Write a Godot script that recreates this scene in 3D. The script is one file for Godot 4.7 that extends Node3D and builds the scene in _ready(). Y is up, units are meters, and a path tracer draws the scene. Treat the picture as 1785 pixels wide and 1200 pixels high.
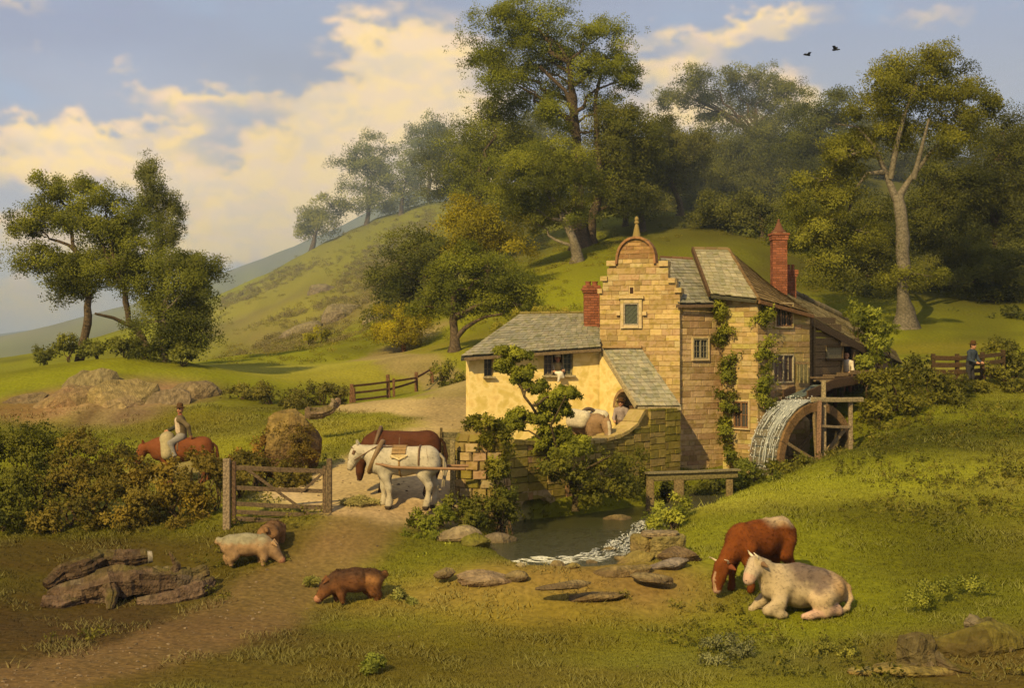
extends Node3D

const F := 2400.0      # focal length of the view in units of a 1785 wide picture
const EYE := 5.0       # height of the eye above the stream meadow
var rng := RandomNumberGenerator.new()
var nz := FastNoiseLite.new()
var nz2 := FastNoiseLite.new()
var M := {}            # materials
var used := {}         # names taken at top level

func P(u: float, v: float, d: float) -> Vector3:   # a spot seen in that direction at that distance
	return Vector3((u - 892.5) * d / F, EYE - (v - 600.0) * d / F, -d)

func Q(u: float, d: float) -> Vector3:             # the same on the ground
	var x := (u - 892.5) * d / F
	return Vector3(x, ground(x, -d), -d)

func rf(a: float, b: float) -> float:
	return rng.randf_range(a, b)

# ------------------------------------------------------------------ mesh builder
class MB:
	var v := PackedVector3Array()
	var n := PackedVector3Array()
	var c := PackedColorArray()
	var ix := PackedInt32Array()
	func t(a: Vector3, b: Vector3, cc: Vector3, na: Vector3, nb: Vector3, nc: Vector3, col: Color) -> void:
		var k := v.size()
		v.append(a)
		n.append(na)
		c.append(col)
		if (cc - a).cross(b - a).dot(na + nb + nc) >= 0.0:
			v.append(b); n.append(nb); c.append(col)
			v.append(cc); n.append(nc); c.append(col)
		else:
			v.append(cc); n.append(nc); c.append(col)
			v.append(b); n.append(nb); c.append(col)
		ix.append(k); ix.append(k + 1); ix.append(k + 2)
	func tri(a: Vector3, b: Vector3, cc: Vector3, away: Vector3, col: Color) -> void:   # flat, turned away from the point «away»
		var nn := (cc - a).cross(b - a)
		if nn.length_squared() < 1e-14: return
		nn = nn.normalized()
		if nn.dot((a + b + cc) / 3.0 - away) < 0.0: nn = -nn
		t(a, b, cc, nn, nn, nn, col)
	func quad(a: Vector3, b: Vector3, cc: Vector3, d: Vector3, away: Vector3, col: Color) -> void:
		tri(a, b, cc, away, col)
		tri(a, cc, d, away, col)
	func hexa(p: Array, col: Color) -> void:      # convex, p[0..3] one end in order, p[4..7] the other
		var m := Vector3.ZERO
		for q in p: m += q
		m /= 8.0
		quad(p[0], p[1], p[2], p[3], m, col)
		quad(p[4], p[5], p[6], p[7], m, col)
		for i in 4:
			var j := (i + 1) % 4
			quad(p[i], p[j], p[4 + j], p[4 + i], m, col)
	func box(o: Vector3, x: Vector3, y: Vector3, z: Vector3, col: Color) -> void:   # o is a corner
		hexa([o, o + x, o + x + y, o + y, o + z, o + x + z, o + x + y + z, o + y + z], col)
	func bar(a: Vector3, b: Vector3, w: float, h: float, col: Color, up := Vector3.UP, jit := 0.0) -> void:
		var ax := (b - a).normalized()
		var s := ax.cross(up)
		if s.length() < 0.05: s = ax.cross(Vector3.RIGHT)
		s = s.normalized() * w * 0.5
		var q := s.cross(ax).normalized() * h * 0.5
		var k := 0.82
		var pts := []
		# chamfered section of eight sides
		var ring := [s * k + q, s + q * k, s - q * k, s * k - q, -s * k - q, -s - q * k, -s + q * k, -s * k + q]
		for i in 8:
			var j := (i + 1) % 8
			var a0: Vector3 = a + ring[i]; var a1: Vector3 = a + ring[j]
			var b0: Vector3 = b + ring[i] * (1.0 - jit); var b1: Vector3 = b + ring[j] * (1.0 - jit)
			quad(a0, a1, b1, b0, (a + b) * 0.5, col)
			tri(a0, a1, a, (a + b) * 0.5, col)
			tri(b0, b1, b, (a + b) * 0.5, col)
	func tube(pts: PackedVector3Array, r: PackedFloat32Array, sides: int, col: Color, cap := true, noise: FastNoiseLite = null, amp := 0.0, fq := 1.0) -> void:
		var rings := []
		var nrm := []
		var side := Vector3.ZERO
		for i in pts.size():
			var ax := (pts[mini(i + 1, pts.size() - 1)] - pts[maxi(i - 1, 0)]).normalized()
			if side == Vector3.ZERO:
				side = ax.cross(Vector3(0.31, 0.2, 0.93)).normalized()
			side = (side - ax * side.dot(ax)).normalized()
			var up := ax.cross(side)
			var ring := PackedVector3Array()
			var rn := PackedVector3Array()
			for k in sides:
				var a := TAU * k / sides
				var dd := side * cos(a) + up * sin(a)
				var rr := r[i]
				if noise: rr *= 1.0 + amp * noise.get_noise_3dv((pts[i] + dd * r[i]) * fq)
				ring.append(pts[i] + dd * rr)
				rn.append(dd)
			rings.append(ring)
			nrm.append(rn)
		for i in pts.size() - 1:
			for k in sides:
				var k2 := (k + 1) % sides
				t(rings[i][k], rings[i][k2], rings[i + 1][k2], nrm[i][k], nrm[i][k2], nrm[i + 1][k2], col)
				t(rings[i][k], rings[i + 1][k2], rings[i + 1][k], nrm[i][k], nrm[i + 1][k2], nrm[i + 1][k], col)
		if cap:
			for e in [0, pts.size() - 1]:
				var inner := pts[1] if e == 0 else pts[pts.size() - 2]
				for k in sides:
					tri(rings[e][k], rings[e][(k + 1) % sides], pts[e], inner, col)
	func lathe(o: Vector3, prof: Array, sides: int, col: Color, turn := 0.0) -> void:   # prof: [radius, height] pairs
		for i in prof.size() - 1:
			for k in sides:
				var a := TAU * k / sides + turn
				var b := TAU * (k + 1) / sides + turn
				var p0 := o + Vector3(cos(a) * prof[i][0], prof[i][1], sin(a) * prof[i][0])
				var p1 := o + Vector3(cos(b) * prof[i][0], prof[i][1], sin(b) * prof[i][0])
				var p2 := o + Vector3(cos(b) * prof[i + 1][0], prof[i + 1][1], sin(b) * prof[i + 1][0])
				var p3 := o + Vector3(cos(a) * prof[i + 1][0], prof[i + 1][1], sin(a) * prof[i + 1][0])
				var sl := Vector2(prof[i + 1][1] - prof[i][1], prof[i][0] - prof[i + 1][0]).normalized()
				var na := Vector3(cos(a) * sl.x, sl.y, sin(a) * sl.x)
				var nb := Vector3(cos(b) * sl.x, sl.y, sin(b) * sl.x)
				if prof[i][0] > 1e-4: t(p0, p1, p2, na, nb, nb, col)
				if prof[i + 1][0] > 1e-4: t(p0, p2, p3, na, nb, na, col)
	func mesh(org := Vector3.ZERO) -> ArrayMesh:
		var a := []
		a.resize(Mesh.ARRAY_MAX)
		if org != Vector3.ZERO:
			for i in v.size(): v[i] -= org
		a[Mesh.ARRAY_VERTEX] = v
		a[Mesh.ARRAY_NORMAL] = n
		a[Mesh.ARRAY_COLOR] = c
		a[Mesh.ARRAY_INDEX] = ix
		var m := ArrayMesh.new()
		m.add_surface_from_arrays(Mesh.PRIMITIVE_TRIANGLES, a)
		return m

# ------------------------------------------------------------------ naming
func numbered(s: String) -> String:
	if not used.has(s):
		used[s] = 0
		return s
	used[s] += 1
	return "%s_%03d" % [s, used[s]]

func tag(o: Node, label: String, category: String, group := "") -> void:
	o.set_meta("label", label)
	o.set_meta("category", category)
	if group: o.set_meta("group", group)

func thing(called: String, label: String, category: String, at := Vector3.ZERO, group := "") -> Node3D:
	var o := Node3D.new()
	o.name = numbered(called)
	add_child(o, true)
	o.position = at
	tag(o, label, category, group)
	return o

func part(under: Node3D, called: String, b: MB, mat: Material, org := Vector3.ZERO) -> MeshInstance3D:
	var o := MeshInstance3D.new()
	o.mesh = b.mesh(org)
	o.material_override = null
	o.mesh.surface_set_material(0, mat)
	o.name = part_name(under, called)
	under.add_child(o, true)
	return o

func part_name(under: Node, called: String) -> String:
	var key := str(under.get_instance_id()) + called
	if not used.has(key):
		used[key] = 0
		return called
	used[key] += 1
	return "%s_%03d" % [called, used[key]]

func solo(called: String, b: MB, mat: Material, label: String, category: String, at: Vector3, group := "") -> MeshInstance3D:
	var o := MeshInstance3D.new()
	o.mesh = b.mesh(at)
	o.mesh.surface_set_material(0, mat)
	o.name = numbered(called)
	add_child(o, true)
	o.position = at
	tag(o, label, category, group)
	return o

func struct(called: String, m: Mesh, mat: Material, label: String, category: String) -> MeshInstance3D:
	var o := MeshInstance3D.new()
	o.mesh = m
	m.surface_set_material(0, mat)
	o.name = numbered(called)
	add_child(o, true)
	tag(o, label, category)
	o.set_meta("kind", "structure")
	return o

func stuff(o: Node) -> Node:
	o.set_meta("kind", "stuff")
	return o

# ------------------------------------------------------------------ materials
func tint_tex(freq: float, stops: Array, sd: int, oct := 5, px := 512) -> NoiseTexture2D:
	var tx := noise_tex(freq, 0.0, 1.0, sd, oct, FastNoiseLite.TYPE_SIMPLEX_SMOOTH, px)
	var g := Gradient.new()
	g.offsets = PackedFloat32Array()
	for q in stops: g.add_point(q[0], (q[1] as Color).linear_to_srgb())
	tx.color_ramp = g
	return tx

func noise_tex(freq: float, lo: float, hi: float, sd: int, oct := 4, kind := FastNoiseLite.TYPE_SIMPLEX_SMOOTH, px := 256) -> NoiseTexture2D:
	var f := FastNoiseLite.new()
	f.noise_type = kind
	f.seed = sd
	f.frequency = freq
	f.fractal_octaves = oct
	var tx := NoiseTexture2D.new()
	tx.width = px
	tx.height = px
	tx.seamless = true
	tx.noise = f
	var g := Gradient.new()
	g.set_color(0, Color(lo, lo, lo))
	g.set_color(1, Color(hi, hi, hi))
	tx.color_ramp = g
	return tx

var T := {}
func mat(called: String, col: Color, rough := 0.9, tex = null, scale := 1.0, bump = null, bump_cm := 1.0, spec := 0.3) -> StandardMaterial3D:
	var m := StandardMaterial3D.new()
	m.resource_name = called
	m.albedo_color = col.linear_to_srgb()
	m.roughness = rough
	m.metallic_specular = spec
	m.vertex_color_use_as_albedo = true
	if tex:
		m.albedo_texture = tex
		m.uv1_triplanar = true
		m.uv1_world_triplanar = true
		m.uv1_scale = Vector3.ONE * scale
	if bump:
		m.heightmap_enabled = true
		m.heightmap_texture = bump
		m.heightmap_scale = bump_cm
		m.uv1_triplanar = true
		m.uv1_world_triplanar = true
		m.uv1_scale = Vector3.ONE * scale
	M[called] = m
	return m

func make_materials() -> void:
	T.mottle = noise_tex(0.02, 0.55, 1.0, 11, 5)
	T.grain = noise_tex(0.09, 0.6, 1.0, 12, 4)
	T.bump = noise_tex(0.05, 0.0, 1.0, 13, 5)
	T.cell = noise_tex(0.06, 0.5, 1.0, 14, 3, FastNoiseLite.TYPE_CELLULAR)
	T.soft = noise_tex(0.012, 0.8, 1.0, 15, 4)
	T.land = noise_tex(0.09, 0.72, 1.0, 21, 5, FastNoiseLite.TYPE_SIMPLEX_SMOOTH, 512)
	T.landbump = noise_tex(0.035, 0.0, 1.0, 22, 6, FastNoiseLite.TYPE_SIMPLEX_SMOOTH, 512)
	# limewash with damp, lichen and old patching; stone with moss and soot
	T.lime = tint_tex(0.012, [[0.0, Color(0.62, 0.60, 0.30)], [0.32, Color(0.78, 0.74, 0.52)], [0.5, Color(1, 1, 1)], [0.68, Color(0.95, 0.90, 0.78)], [1.0, Color(0.72, 0.60, 0.45)]], 31)
	T.weather = tint_tex(0.016, [[0.0, Color(0.55, 0.58, 0.26)], [0.32, Color(0.82, 0.80, 0.58)], [0.5, Color(1, 1, 1)], [0.7, Color(0.94, 0.88, 0.8)], [1.0, Color(0.6, 0.52, 0.44)]], 32)
	T.fur = noise_tex(0.14, 0.72, 1.0, 23, 4)
	var W := Color.WHITE
	mat("ground", W, 0.95, T.land, 0.13, T.landbump, 5.0, 0.1)
	mat("hill", W, 0.95, T.mottle, 0.03, null, 0.0, 0.1)
	mat("stone", W, 0.9, T.weather, 0.45, T.bump, 1.5, 0.2)
	mat("mortar", W, 0.95, T.weather, 0.6, T.bump, 1.0, 0.1)
	mat("plaster", W, 0.92, T.lime, 0.33, T.bump, 0.8, 0.15)
	mat("slate", W, 0.75, T.weather, 0.4, T.bump, 0.8, 0.25)
	mat("brick", W, 0.9, T.grain, 2.0, T.bump, 0.8, 0.2)
	mat("timber", W, 0.85, T.mottle, 2.5, T.bump, 0.8, 0.2)
	mat("rock", W, 0.92, T.mottle, 0.9, T.bump, 5.0, 0.2)
	mat("bark", W, 0.95, T.mottle, 1.2, T.bump, 4.0, 0.1)
	mat("hide", W, 0.85, T.fur, 4.0, T.bump, 0.25, 0.12)
	mat("cloth", W, 0.95, T.soft, 4.0, T.bump, 0.6, 0.1)
	mat("leather", W, 0.55, T.soft, 4.0, null, 0.0, 0.4)
	mat("horn", W, 0.45, null, 1.0, null, 0.0, 0.5)
	mat("hay", W, 0.95, T.grain, 5.0, T.bump, 1.5, 0.1)
	var lf := mat("leaf", W, 0.7, null, 1.0, null, 0.0, 0.25)
	lf.backlight_enabled = true
	lf.backlight = Color(0.95, 0.95, 0.8)
	var gr := mat("grass", W, 0.8, null, 1.0, null, 0.0, 0.2)
	gr.backlight_enabled = true
	gr.backlight = Color(0.35, 0.35, 0.3)
	mat("pane", W, 0.35, null, 1.0, null, 0.0, 0.3)
	var w := mat("water", W, 0.13, null, 1.0, T.bump, 2.6, 0.5)
	w.uv1_scale = Vector3(0.9, 0.9, 0.9)
	var fm := mat("foam", W, 0.6, null, 1.0, T.bump, 2.0, 0.4)
	fm.uv1_scale = Vector3.ONE * 1.7

# ------------------------------------------------------------------ sky
var CLOUDS := []   # [u, v, ru, rv, weight]
func sky_color(az: float, el: float) -> Color:
	# one layout of cumulus banks, mirrored on round the horizon so that the sky is alike on every side
	var f := pingpong(az + 21.0, 42.0) - 21.0
	var turned := fposmod(az + 21.0, 84.0) > 42.0
	var u := 892.5 + F * tan(deg_to_rad(f))
	var v := 600.0 - F * tan(deg_to_rad(clampf(el, -2.0, 60.0)))
	var sd := (az - f) * 0.37
	var q := Vector3(u * 0.010, v * 0.019, sd)
	var n1 := nz.get_noise_3dv(q * 60.0)
	var n2 := nz.get_noise_3dv(q * 170.0 + Vector3(31, 7, 0))
	var n3 := nz2.get_noise_3dv(q * 300.0)
	var uu := u + n1 * 75.0 + n2 * 34.0
	var vv := v + n2 * 30.0 + n1 * 22.0
	var den := -0.1
	for k in CLOUDS:
		var du: float = (uu - k[0]) / k[2]
		var dv: float = (vv - k[1]) / k[3]
		var g := exp(-(du * du + dv * dv))
		den += g * k[4]
	if v < 30.0:   # above the picture: scattered thin cloud
		den += clampf(-v / 300.0, 0.0, 1.0) * (0.25 + 0.9 * nz.get_noise_3dv(Vector3(u * 0.3, v * 0.5, sd)))
	den += n1 * 0.22 + n2 * 0.2 + n3 * 0.12
	var cover := smoothstep(0.02, 0.85, den)
	var low := clampf((v - 60.0) / 480.0, 0.0, 1.0)
	var blue := Color(0.27, 0.31, 0.41).lerp(Color(0.47, 0.46, 0.45), low)
	blue = blue.lerp(Color(0.235, 0.255, 0.335), clampf(nz.get_noise_3dv(Vector3(u * 0.12, v * 0.4, sd + 5.0)) * 1.1 + 0.25, 0.0, 1.0) * (1.0 - low) * 0.8)
	blue = blue.lerp(Color(0.27, 0.36, 0.49), smoothstep(0.1, 0.6, nz2.get_noise_3dv(Vector3(u * 0.25, v * 0.5, sd + 9.0))) * 0.5)
	var warm := Color(0.84, 0.60, 0.255)
	var peach := Color(0.74, 0.54, 0.36)
	var shade := Color(0.50, 0.43, 0.38)
	var cl := warm.lerp(peach, smoothstep(-0.35, 0.4, n2 + 0.5 * n3))
	cl = cl.lerp(shade, smoothstep(0.0, 0.55, nz2.get_noise_3dv(Vector3(u * 0.42, v * 0.95, sd)) + 0.25 * n3) * 0.75)
	cl = cl.lerp(Color(0.88, 0.68, 0.40), smoothstep(0.5, 1.5, den) * 0.35)
	var c := blue.lerp(cl, cover)
	if turned: pass
	return Color(clampf(c.r, 0, 1), clampf(c.g, 0, 1), clampf(c.b, 0, 1)).linear_to_srgb()

func make_sky() -> Sky:
	CLOUDS = [[690, 100, 85, 60, 1.2], [610, 190, 85, 65, 1.3], [770, 150, 100, 90, 1.3], [550, 255, 85, 55, 1.2], [670, 260, 130, 80, 1.4], [480, 380, 160, 60, 1.0], [400, 330, 90, 26, 0.7], [500, 320, 70, 35, 0.9], [430, 372, 110, 30, 1.0], [600, 350, 150, 50, 1.1], [820, 250, 80, 60, 1.0], [720, 330, 150, 50, 1.0],
		[340, 182, 100, 20, 0.9], [300, 228, 85, 26, 1.0], [140, 252, 120, 22, 0.9], [60, 300, 130, 40, 1.0], [220, 290, 150, 34, 1.0], [330, 330, 120, 30, 0.6], [520, 410, 120, 50, 0.9], [250, 440, 120, 30, 0.6], [480, 180, 60, 18, 0.4], [60, 420, 130, 40, 0.8], [40, 530, 160, 45, 1.0], [400, 430, 190, 35, 0.9], [180, 128, 70, 10, 0.45],
		[1250, 62, 120, 22, 0.9], [1340, 36, 110, 18, 0.9], [1180, 110, 90, 30, 0.8], [1380, 165, 50, 30, 0.9], [1150, 180, 90, 50, 0.8], [1280, 210, 120, 40, 0.8], [40, 40, 60, 20, 0.4], [1640, 60, 120, 16, 0.35]]
	var w := 4096
	var h := 2048
	var small := Image.create(384, 192, false, Image.FORMAT_RGB8)
	for j in 192:
		for i in 384:
			small.set_pixel(i, j, sky_color(fposmod((i + 0.5) / 384.0 * 360.0 + 180.0, 360.0) - 180.0, 90.0 - (j + 0.5) / 192.0 * 180.0))
	small.resize(w, h, Image.INTERPOLATE_CUBIC)
	var j0 := 1024 - 250
	for j in range(j0, 1036):
		var el := 90.0 - (j + 0.5) / h * 180.0
		for i in range(-270, 270):
			var az := (i + 0.5) / w * 360.0
			var c := sky_color(az, el)
			var k := posmod(i, w)
			var edge := minf(minf(270.0 - absf(i + 0.5), j - j0) / 14.0, 1.0)
			small.set_pixel(k, j, small.get_pixel(k, j).lerp(c, edge))
	var pm := PanoramaSkyMaterial.new()
	pm.panorama = ImageTexture.create_from_image(small)
	var s := Sky.new()
	s.sky_material = pm
	return s

# ------------------------------------------------------------------ the land
var CP := PackedVector3Array()      # x, height, z
var WGT := PackedFloat32Array()
var BASE := 0.0
var gx := PackedFloat32Array()
var gzz := PackedFloat32Array()
var gh := PackedFloat32Array()
var gcol := PackedColorArray()
var gtrack := PackedFloat32Array()

func cp(list: Array) -> void:       # seen spots on the ground
	for q in list: CP.append(P(q[0], q[1], q[2]))
func cy(list: Array) -> void:       # direction, distance, height
	for q in list:
		var p := P(q[0], 600, q[1])
		CP.append(Vector3(p.x, q[2], p.z))

func land_points() -> void:
	cp([[-300, 1200, 21.6], [0, 1200, 21.6], [450, 1200, 21.6], [900, 1200, 21.6], [1350, 1200, 21.6], [1785, 1200, 21.2], [2100, 1200, 20.5]])
	cy([[-2000, 5, -0.7], [892, 5, -0.7], [4000, 5, -0.6], [892, 13, -0.6], [-500, 13, -0.6], [2500, 13, -0.5]])
	# the near pasture and the track
	cp([[80, 1060, 28], [380, 1000, 30], [-100, 1000, 29], [0, 925, 33.5], [200, 925, 33.2], [395, 912, 32.4], [570, 900, 32.6], [470, 1040, 28], [620, 1060, 28], [640, 925, 32], [700, 880, 33.5], [620, 870, 34], [560, 850, 35.5],
		[310, 842, 40], [100, 850, 40], [450, 845, 38], [620, 800, 39], [740, 745, 46], [800, 725, 49], [620, 702, 56], [740, 682, 60], [450, 655, 66], [540, 640, 68], [700, 612, 76], [400, 622, 80], [500, 612, 84]])
	# the mound with its cuttings
	cp([[100, 765, 46], [-100, 760, 46], [260, 765, 46], [150, 742, 50], [150, 665, 56], [260, 740, 50], [260, 655, 57], [40, 735, 49], [40, 690, 55], [250, 622, 63], [100, 632, 63], [0, 652, 63], [-150, 670, 63], [350, 637, 63], [370, 715, 51], [330, 700, 53], [420, 690, 55]])
	cy([[50, 95, 1.5], [250, 95, 2.6], [-200, 95, 0.5], [50, 200, -2.0], [200, 300, 0.0], [-400, 200, -4.0]])
	# pool, race and banks
	cy([[950, 33, -0.15], [1040, 32, -0.15], [1000, 35, -0.2], [900, 35, -0.1], [1060, 37, -0.1], [950, 29.9, -0.15], [1040, 30.0, -0.15], [1095, 30.8, -0.05], [912, 31.0, -0.1], [1125, 32.2, 0.1], [1135, 33.2, 0.2], [1120, 38.8, 0.1], [890, 33.3, -0.05], [1000, 31.0, -0.1], [1100, 32.4, -0.1], [1160, 36, 0.25], [1220, 40, 0.55], [1300, 43, 0.5], [1400, 43.5, 0.4]])
	cp([[860, 965, 31.5], [840, 930, 33.4], [750, 935, 32.3], [700, 990, 30], [1170, 970, 30.2], [1200, 925, 32.6], [1210, 880, 35.4], [1300, 858, 37.5], [1000, 1040, 27.8], [1100, 1020, 28.3], [1200, 1085, 26.4]])
	cp([[1400, 812, 40.5], [1450, 785, 42], [1500, 765, 44], [1785, 695, 48], [2000, 660, 50], [1785, 900, 33], [1600, 1000, 29], [1350, 1072, 26.7], [1480, 1080, 26.6], [1785, 1090, 24.3], [1600, 850, 37], [2000, 850, 34], [1500, 900, 33.5], [1400, 950, 31]])
	cy([[950, 28.7, 0.42], [1010, 28.6, 0.42], [1070, 28.8, 0.42], [1130, 29.2, 0.5], [900, 28.9, 0.42], [860, 30.4, 0.42]])
	cy([[880, 29.7, 0.42], [855, 31.0, 0.46], [840, 32.0, 0.5], [835, 33.6, 0.6], [895, 35.7, -0.3], [925, 36.1, -0.35], [945, 35.2, -0.3], [900, 34.6, -0.3], [950, 36.5, -0.2], [1000, 37.4, -0.2], [1060, 38.6, -0.15], [1110, 39.8, -0.1], [950, 38.2, 1.5], [1000, 39.2, 1.5], [1060, 40.4, 1.5], [1120, 41.8, 1.5]])
	# the mill yard
	cy([[845, 34.6, 1.1], [840, 37, 1.55], [900, 39, 1.55], [1000, 41, 1.5], [1080, 42.3, 1.55], [1100, 43.2, 1.6], [820, 43, 1.9], [930, 44, 1.8], [1210, 44.0, 0.9], [1270, 43.6, 0.8], [1100, 47, 2.3], [1300, 47, 2.3], [1420, 48, 3.0], [960, 48, 2.6], [800, 40, 1.7]])
	# the hill behind
	cp([[900, 640, 54], [1100, 622, 57], [1300, 612, 58], [1450, 640, 52], [1500, 650, 51], [1600, 618, 62], [1785, 603, 60], [1575, 582, 68], [1700, 558, 74], [1500, 560, 72], [790, 612, 66], [600, 592, 92], [700, 562, 86], [850, 562, 76], [950, 502, 80], [1005, 442, 92], [900, 452, 100], [600, 502, 118], [500, 562, 108], [700, 452, 120],
		[800, 372, 140], [900, 332, 150], [1185, 382, 105], [1100, 422, 90], [1340, 302, 125], [1300, 432, 86], [1500, 302, 120], [1785, 482, 92], [1785, 302, 130], [2100, 302, 130], [2100, 480, 90], [1600, 480, 90], [1400, 380, 105]])
	cp([[720, 352, 152], [640, 378, 152], [560, 415, 150], [505, 458, 145], [440, 512, 135], [388, 562, 124], [370, 600, 106]])
	cy([[400, 175, 6.0], [500, 185, 10.0], [620, 195, 15.0], [760, 200, 22.0], [1000, 200, 31.0], [1300, 190, 31.0], [1700, 180, 28.0], [2300, 180, 27.0], [1000, 300, 28.0], [1600, 300, 28.0], [2300, 300, 27.0], [1300, 155, 28.5], [1600, 155, 26]])
	# far ridges
	cy([[300, 330, 4.0], [480, 300, 6.0], [120, 600, 0.0], [-300, 500, -6.0]])
	cp([[560, 415, 560], [470, 450, 560], [380, 480, 580], [280, 520, 620], [200, 545, 680], [100, 572, 760], [0, 592, 800], [-150, 600, 800], [-600, 560, 800], [700, 330, 560], [1000, 330, 560]])
	cy([[300, 1100, 10.0], [-300, 1100, 5.0], [900, 1100, 40.0], [1600, 900, 60.0], [2600, 900, 60.0], [900, 1900, 10.0], [-1500, 1500, 0.0], [3500, 1500, 30.0]])
	cy([[-900, 40, 0.8], [-900, 90, 1.0], [-1600, 30, 0.0], [3000, 40, 2.5], [3000, 90, 14.0], [3600, 25, 0.5]])

func solve_land() -> void:
	var n := CP.size()
	var a := []
	for q in CP: BASE += q.y
	BASE /= n
	for i in n:
		var row := PackedFloat64Array()
		row.resize(n + 1)
		for j in n:
			var dx := CP[i].x - CP[j].x
			var dz := CP[i].z - CP[j].z
			row[j] = sqrt(dx * dx + dz * dz + 0.5)
		row[i] -= 0.35    # a little slack keeps it smooth
		row[n] = CP[i].y - BASE
		a.append(row)
	for i in n:
		var best := i
		for j in range(i + 1, n):
			if absf(a[j][i]) > absf(a[best][i]): best = j
		var tmp = a[i]; a[i] = a[best]; a[best] = tmp
		var ri: PackedFloat64Array = a[i]
		var inv := 1.0 / ri[i]
		for j in range(i + 1, n):
			var rj: PackedFloat64Array = a[j]
			var f := rj[i] * inv
			if f != 0.0:
				for k in range(i, n + 1): rj[k] -= f * ri[k]
				a[j] = rj
	WGT.resize(n)
	for i in range(n - 1, -1, -1):
		var s: float = a[i][n]
		for k in range(i + 1, n): s -= a[i][k] * WGT[k]
		WGT[i] = s / a[i][i]

func rbf(x: float, z: float) -> float:
	var s := BASE
	for i in CP.size():
		var dx := x - CP[i].x
		var dz := z - CP[i].z
		s += WGT[i] * sqrt(dx * dx + dz * dz + 0.5)
	return s

func axis_steps(dense_lo: float, dense_hi: float, step: float, lo: float, hi: float, grow: float) -> PackedFloat32Array:
	var a := PackedFloat32Array()
	var x := dense_lo
	while x <= dense_hi:
		a.append(x)
		x += step
	var s := step
	x = a[a.size() - 1]
	while x < hi:
		s *= grow
		x += s
		a.append(x)
	s = step
	x = dense_lo
	var left := PackedFloat32Array()
	while x > lo:
		s *= grow
		x -= s
		left.append(x)
	left.reverse()
	left.append_array(a)
	return left

func find_cell(a: PackedFloat32Array, x: float) -> int:
	return clampi(a.bsearch(x) - 1, 0, a.size() - 2)

func ground(x: float, z: float) -> float:
	var i := find_cell(gx, x)
	var j := find_cell(gzz, z)
	var fx := clampf((x - gx[i]) / (gx[i + 1] - gx[i]), 0, 1)
	var fz := clampf((z - gzz[j]) / (gzz[j + 1] - gzz[j]), 0, 1)
	var w := gx.size()
	var k := j * w + i
	return lerpf(lerpf(gh[k], gh[k + 1], fx), lerpf(gh[k + w], gh[k + w + 1], fx), fz)

func near_color(x: float, z: float) -> Color:
	var i := find_cell(gx, x)
	var j := find_cell(gzz, z)
	if x - gx[i] > (gx[i + 1] - gx[i]) * 0.5: i += 1
	if z - gzz[j] > (gzz[j + 1] - gzz[j]) * 0.5: j += 1
	return gcol[j * gx.size() + i]

func on_track(x: float, z: float) -> bool:
	var p := Vector2(x, z)
	for t in TRACKS:
		for i in t[0].size() - 1:
			if seg_dist(p, t[0][i], t[0][i + 1]) < t[1] * (0.9 + 0.5 * nz.get_noise_2d(x * 40.0, z * 40.0)): return true
	return false

var SPOTS := []    # [x, z, rx, rz, colour, strength]
func spot(u: float, d: float, ru: float, rd: float, c: Color, s := 1.0) -> void:
	var p := P(u, 600, d)
	SPOTS.append([p.x, p.z, ru, rd, c, s])

var TRACKS := []   # [points, half width, colour, strength]
func seg_dist(p: Vector2, a: Vector2, b: Vector2) -> float:
	var ab := b - a
	return (p - a - ab * clampf((p - a).dot(ab) / ab.length_squared(), 0, 1)).length()

const MEADOW := Color(0.235, 0.242, 0.015)
const OLIVE := Color(0.125, 0.122, 0.014)
const STRAW := Color(0.33, 0.28, 0.055)
const DIRT := Color(0.32, 0.215, 0.095)
const EARTH := Color(0.11, 0.07, 0.022)
const HEATH := Color(0.22, 0.165, 0.075)

func ground_color(x: float, z: float) -> Color:
	var d := -z
	var n := nz.get_noise_2d(x * 9.0, z * 9.0)
	var m := nz2.get_noise_2d(x * 30.0, z * 22.0)
	var sc := clampf(60.0 / maxf(d, 30.0), 0.2, 1.0)
	var b := nz.get_noise_2d(x * 3.0 * sc + 90.0, z * 4.5 * sc)
	var e2 := nz2.get_noise_2d(x * 11.0 * sc + 300.0, z * 16.0 * sc)
	var c := MEADOW.lerp(OLIVE, clampf(0.45 + n * 1.0 + b * 0.6, 0, 1))
	c = c.lerp(STRAW, clampf(b * 1.5 + m * 0.35 + e2 * 0.5 - 0.08, 0, 0.6))
	c = c.lerp(Color(0.085, 0.082, 0.010), clampf(e2 * 1.6 - 0.25 - b * 0.5, 0, 0.5))
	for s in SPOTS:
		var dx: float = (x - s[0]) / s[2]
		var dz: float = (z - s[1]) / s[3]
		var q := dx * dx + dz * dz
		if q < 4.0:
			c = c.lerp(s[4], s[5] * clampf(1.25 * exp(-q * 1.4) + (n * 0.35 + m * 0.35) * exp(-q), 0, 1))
	var p := Vector2(x, z)
	for t in TRACKS:
		var best := 1e9
		for i in t[0].size() - 1: best = minf(best, seg_dist(p, t[0][i], t[0][i + 1]))
		var w: float = t[1]
		if best < w * 2.2:
			var e := best + (n * 0.7 + m * 0.55) * w
			var k := 1.0 - smoothstep(w * 0.55, w * 1.25, e)
			c = c.lerp((t[2] as Color) * (1.0 + m * 0.22), k * t[3])
	return c * (1.0 + m * 0.12)

func ud(list: Array) -> PackedVector2Array:
	var a := PackedVector2Array()
	for q in list:
		var p := P(q[0], 600, q[1])
		a.append(Vector2(p.x, p.z))
	return a

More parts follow.
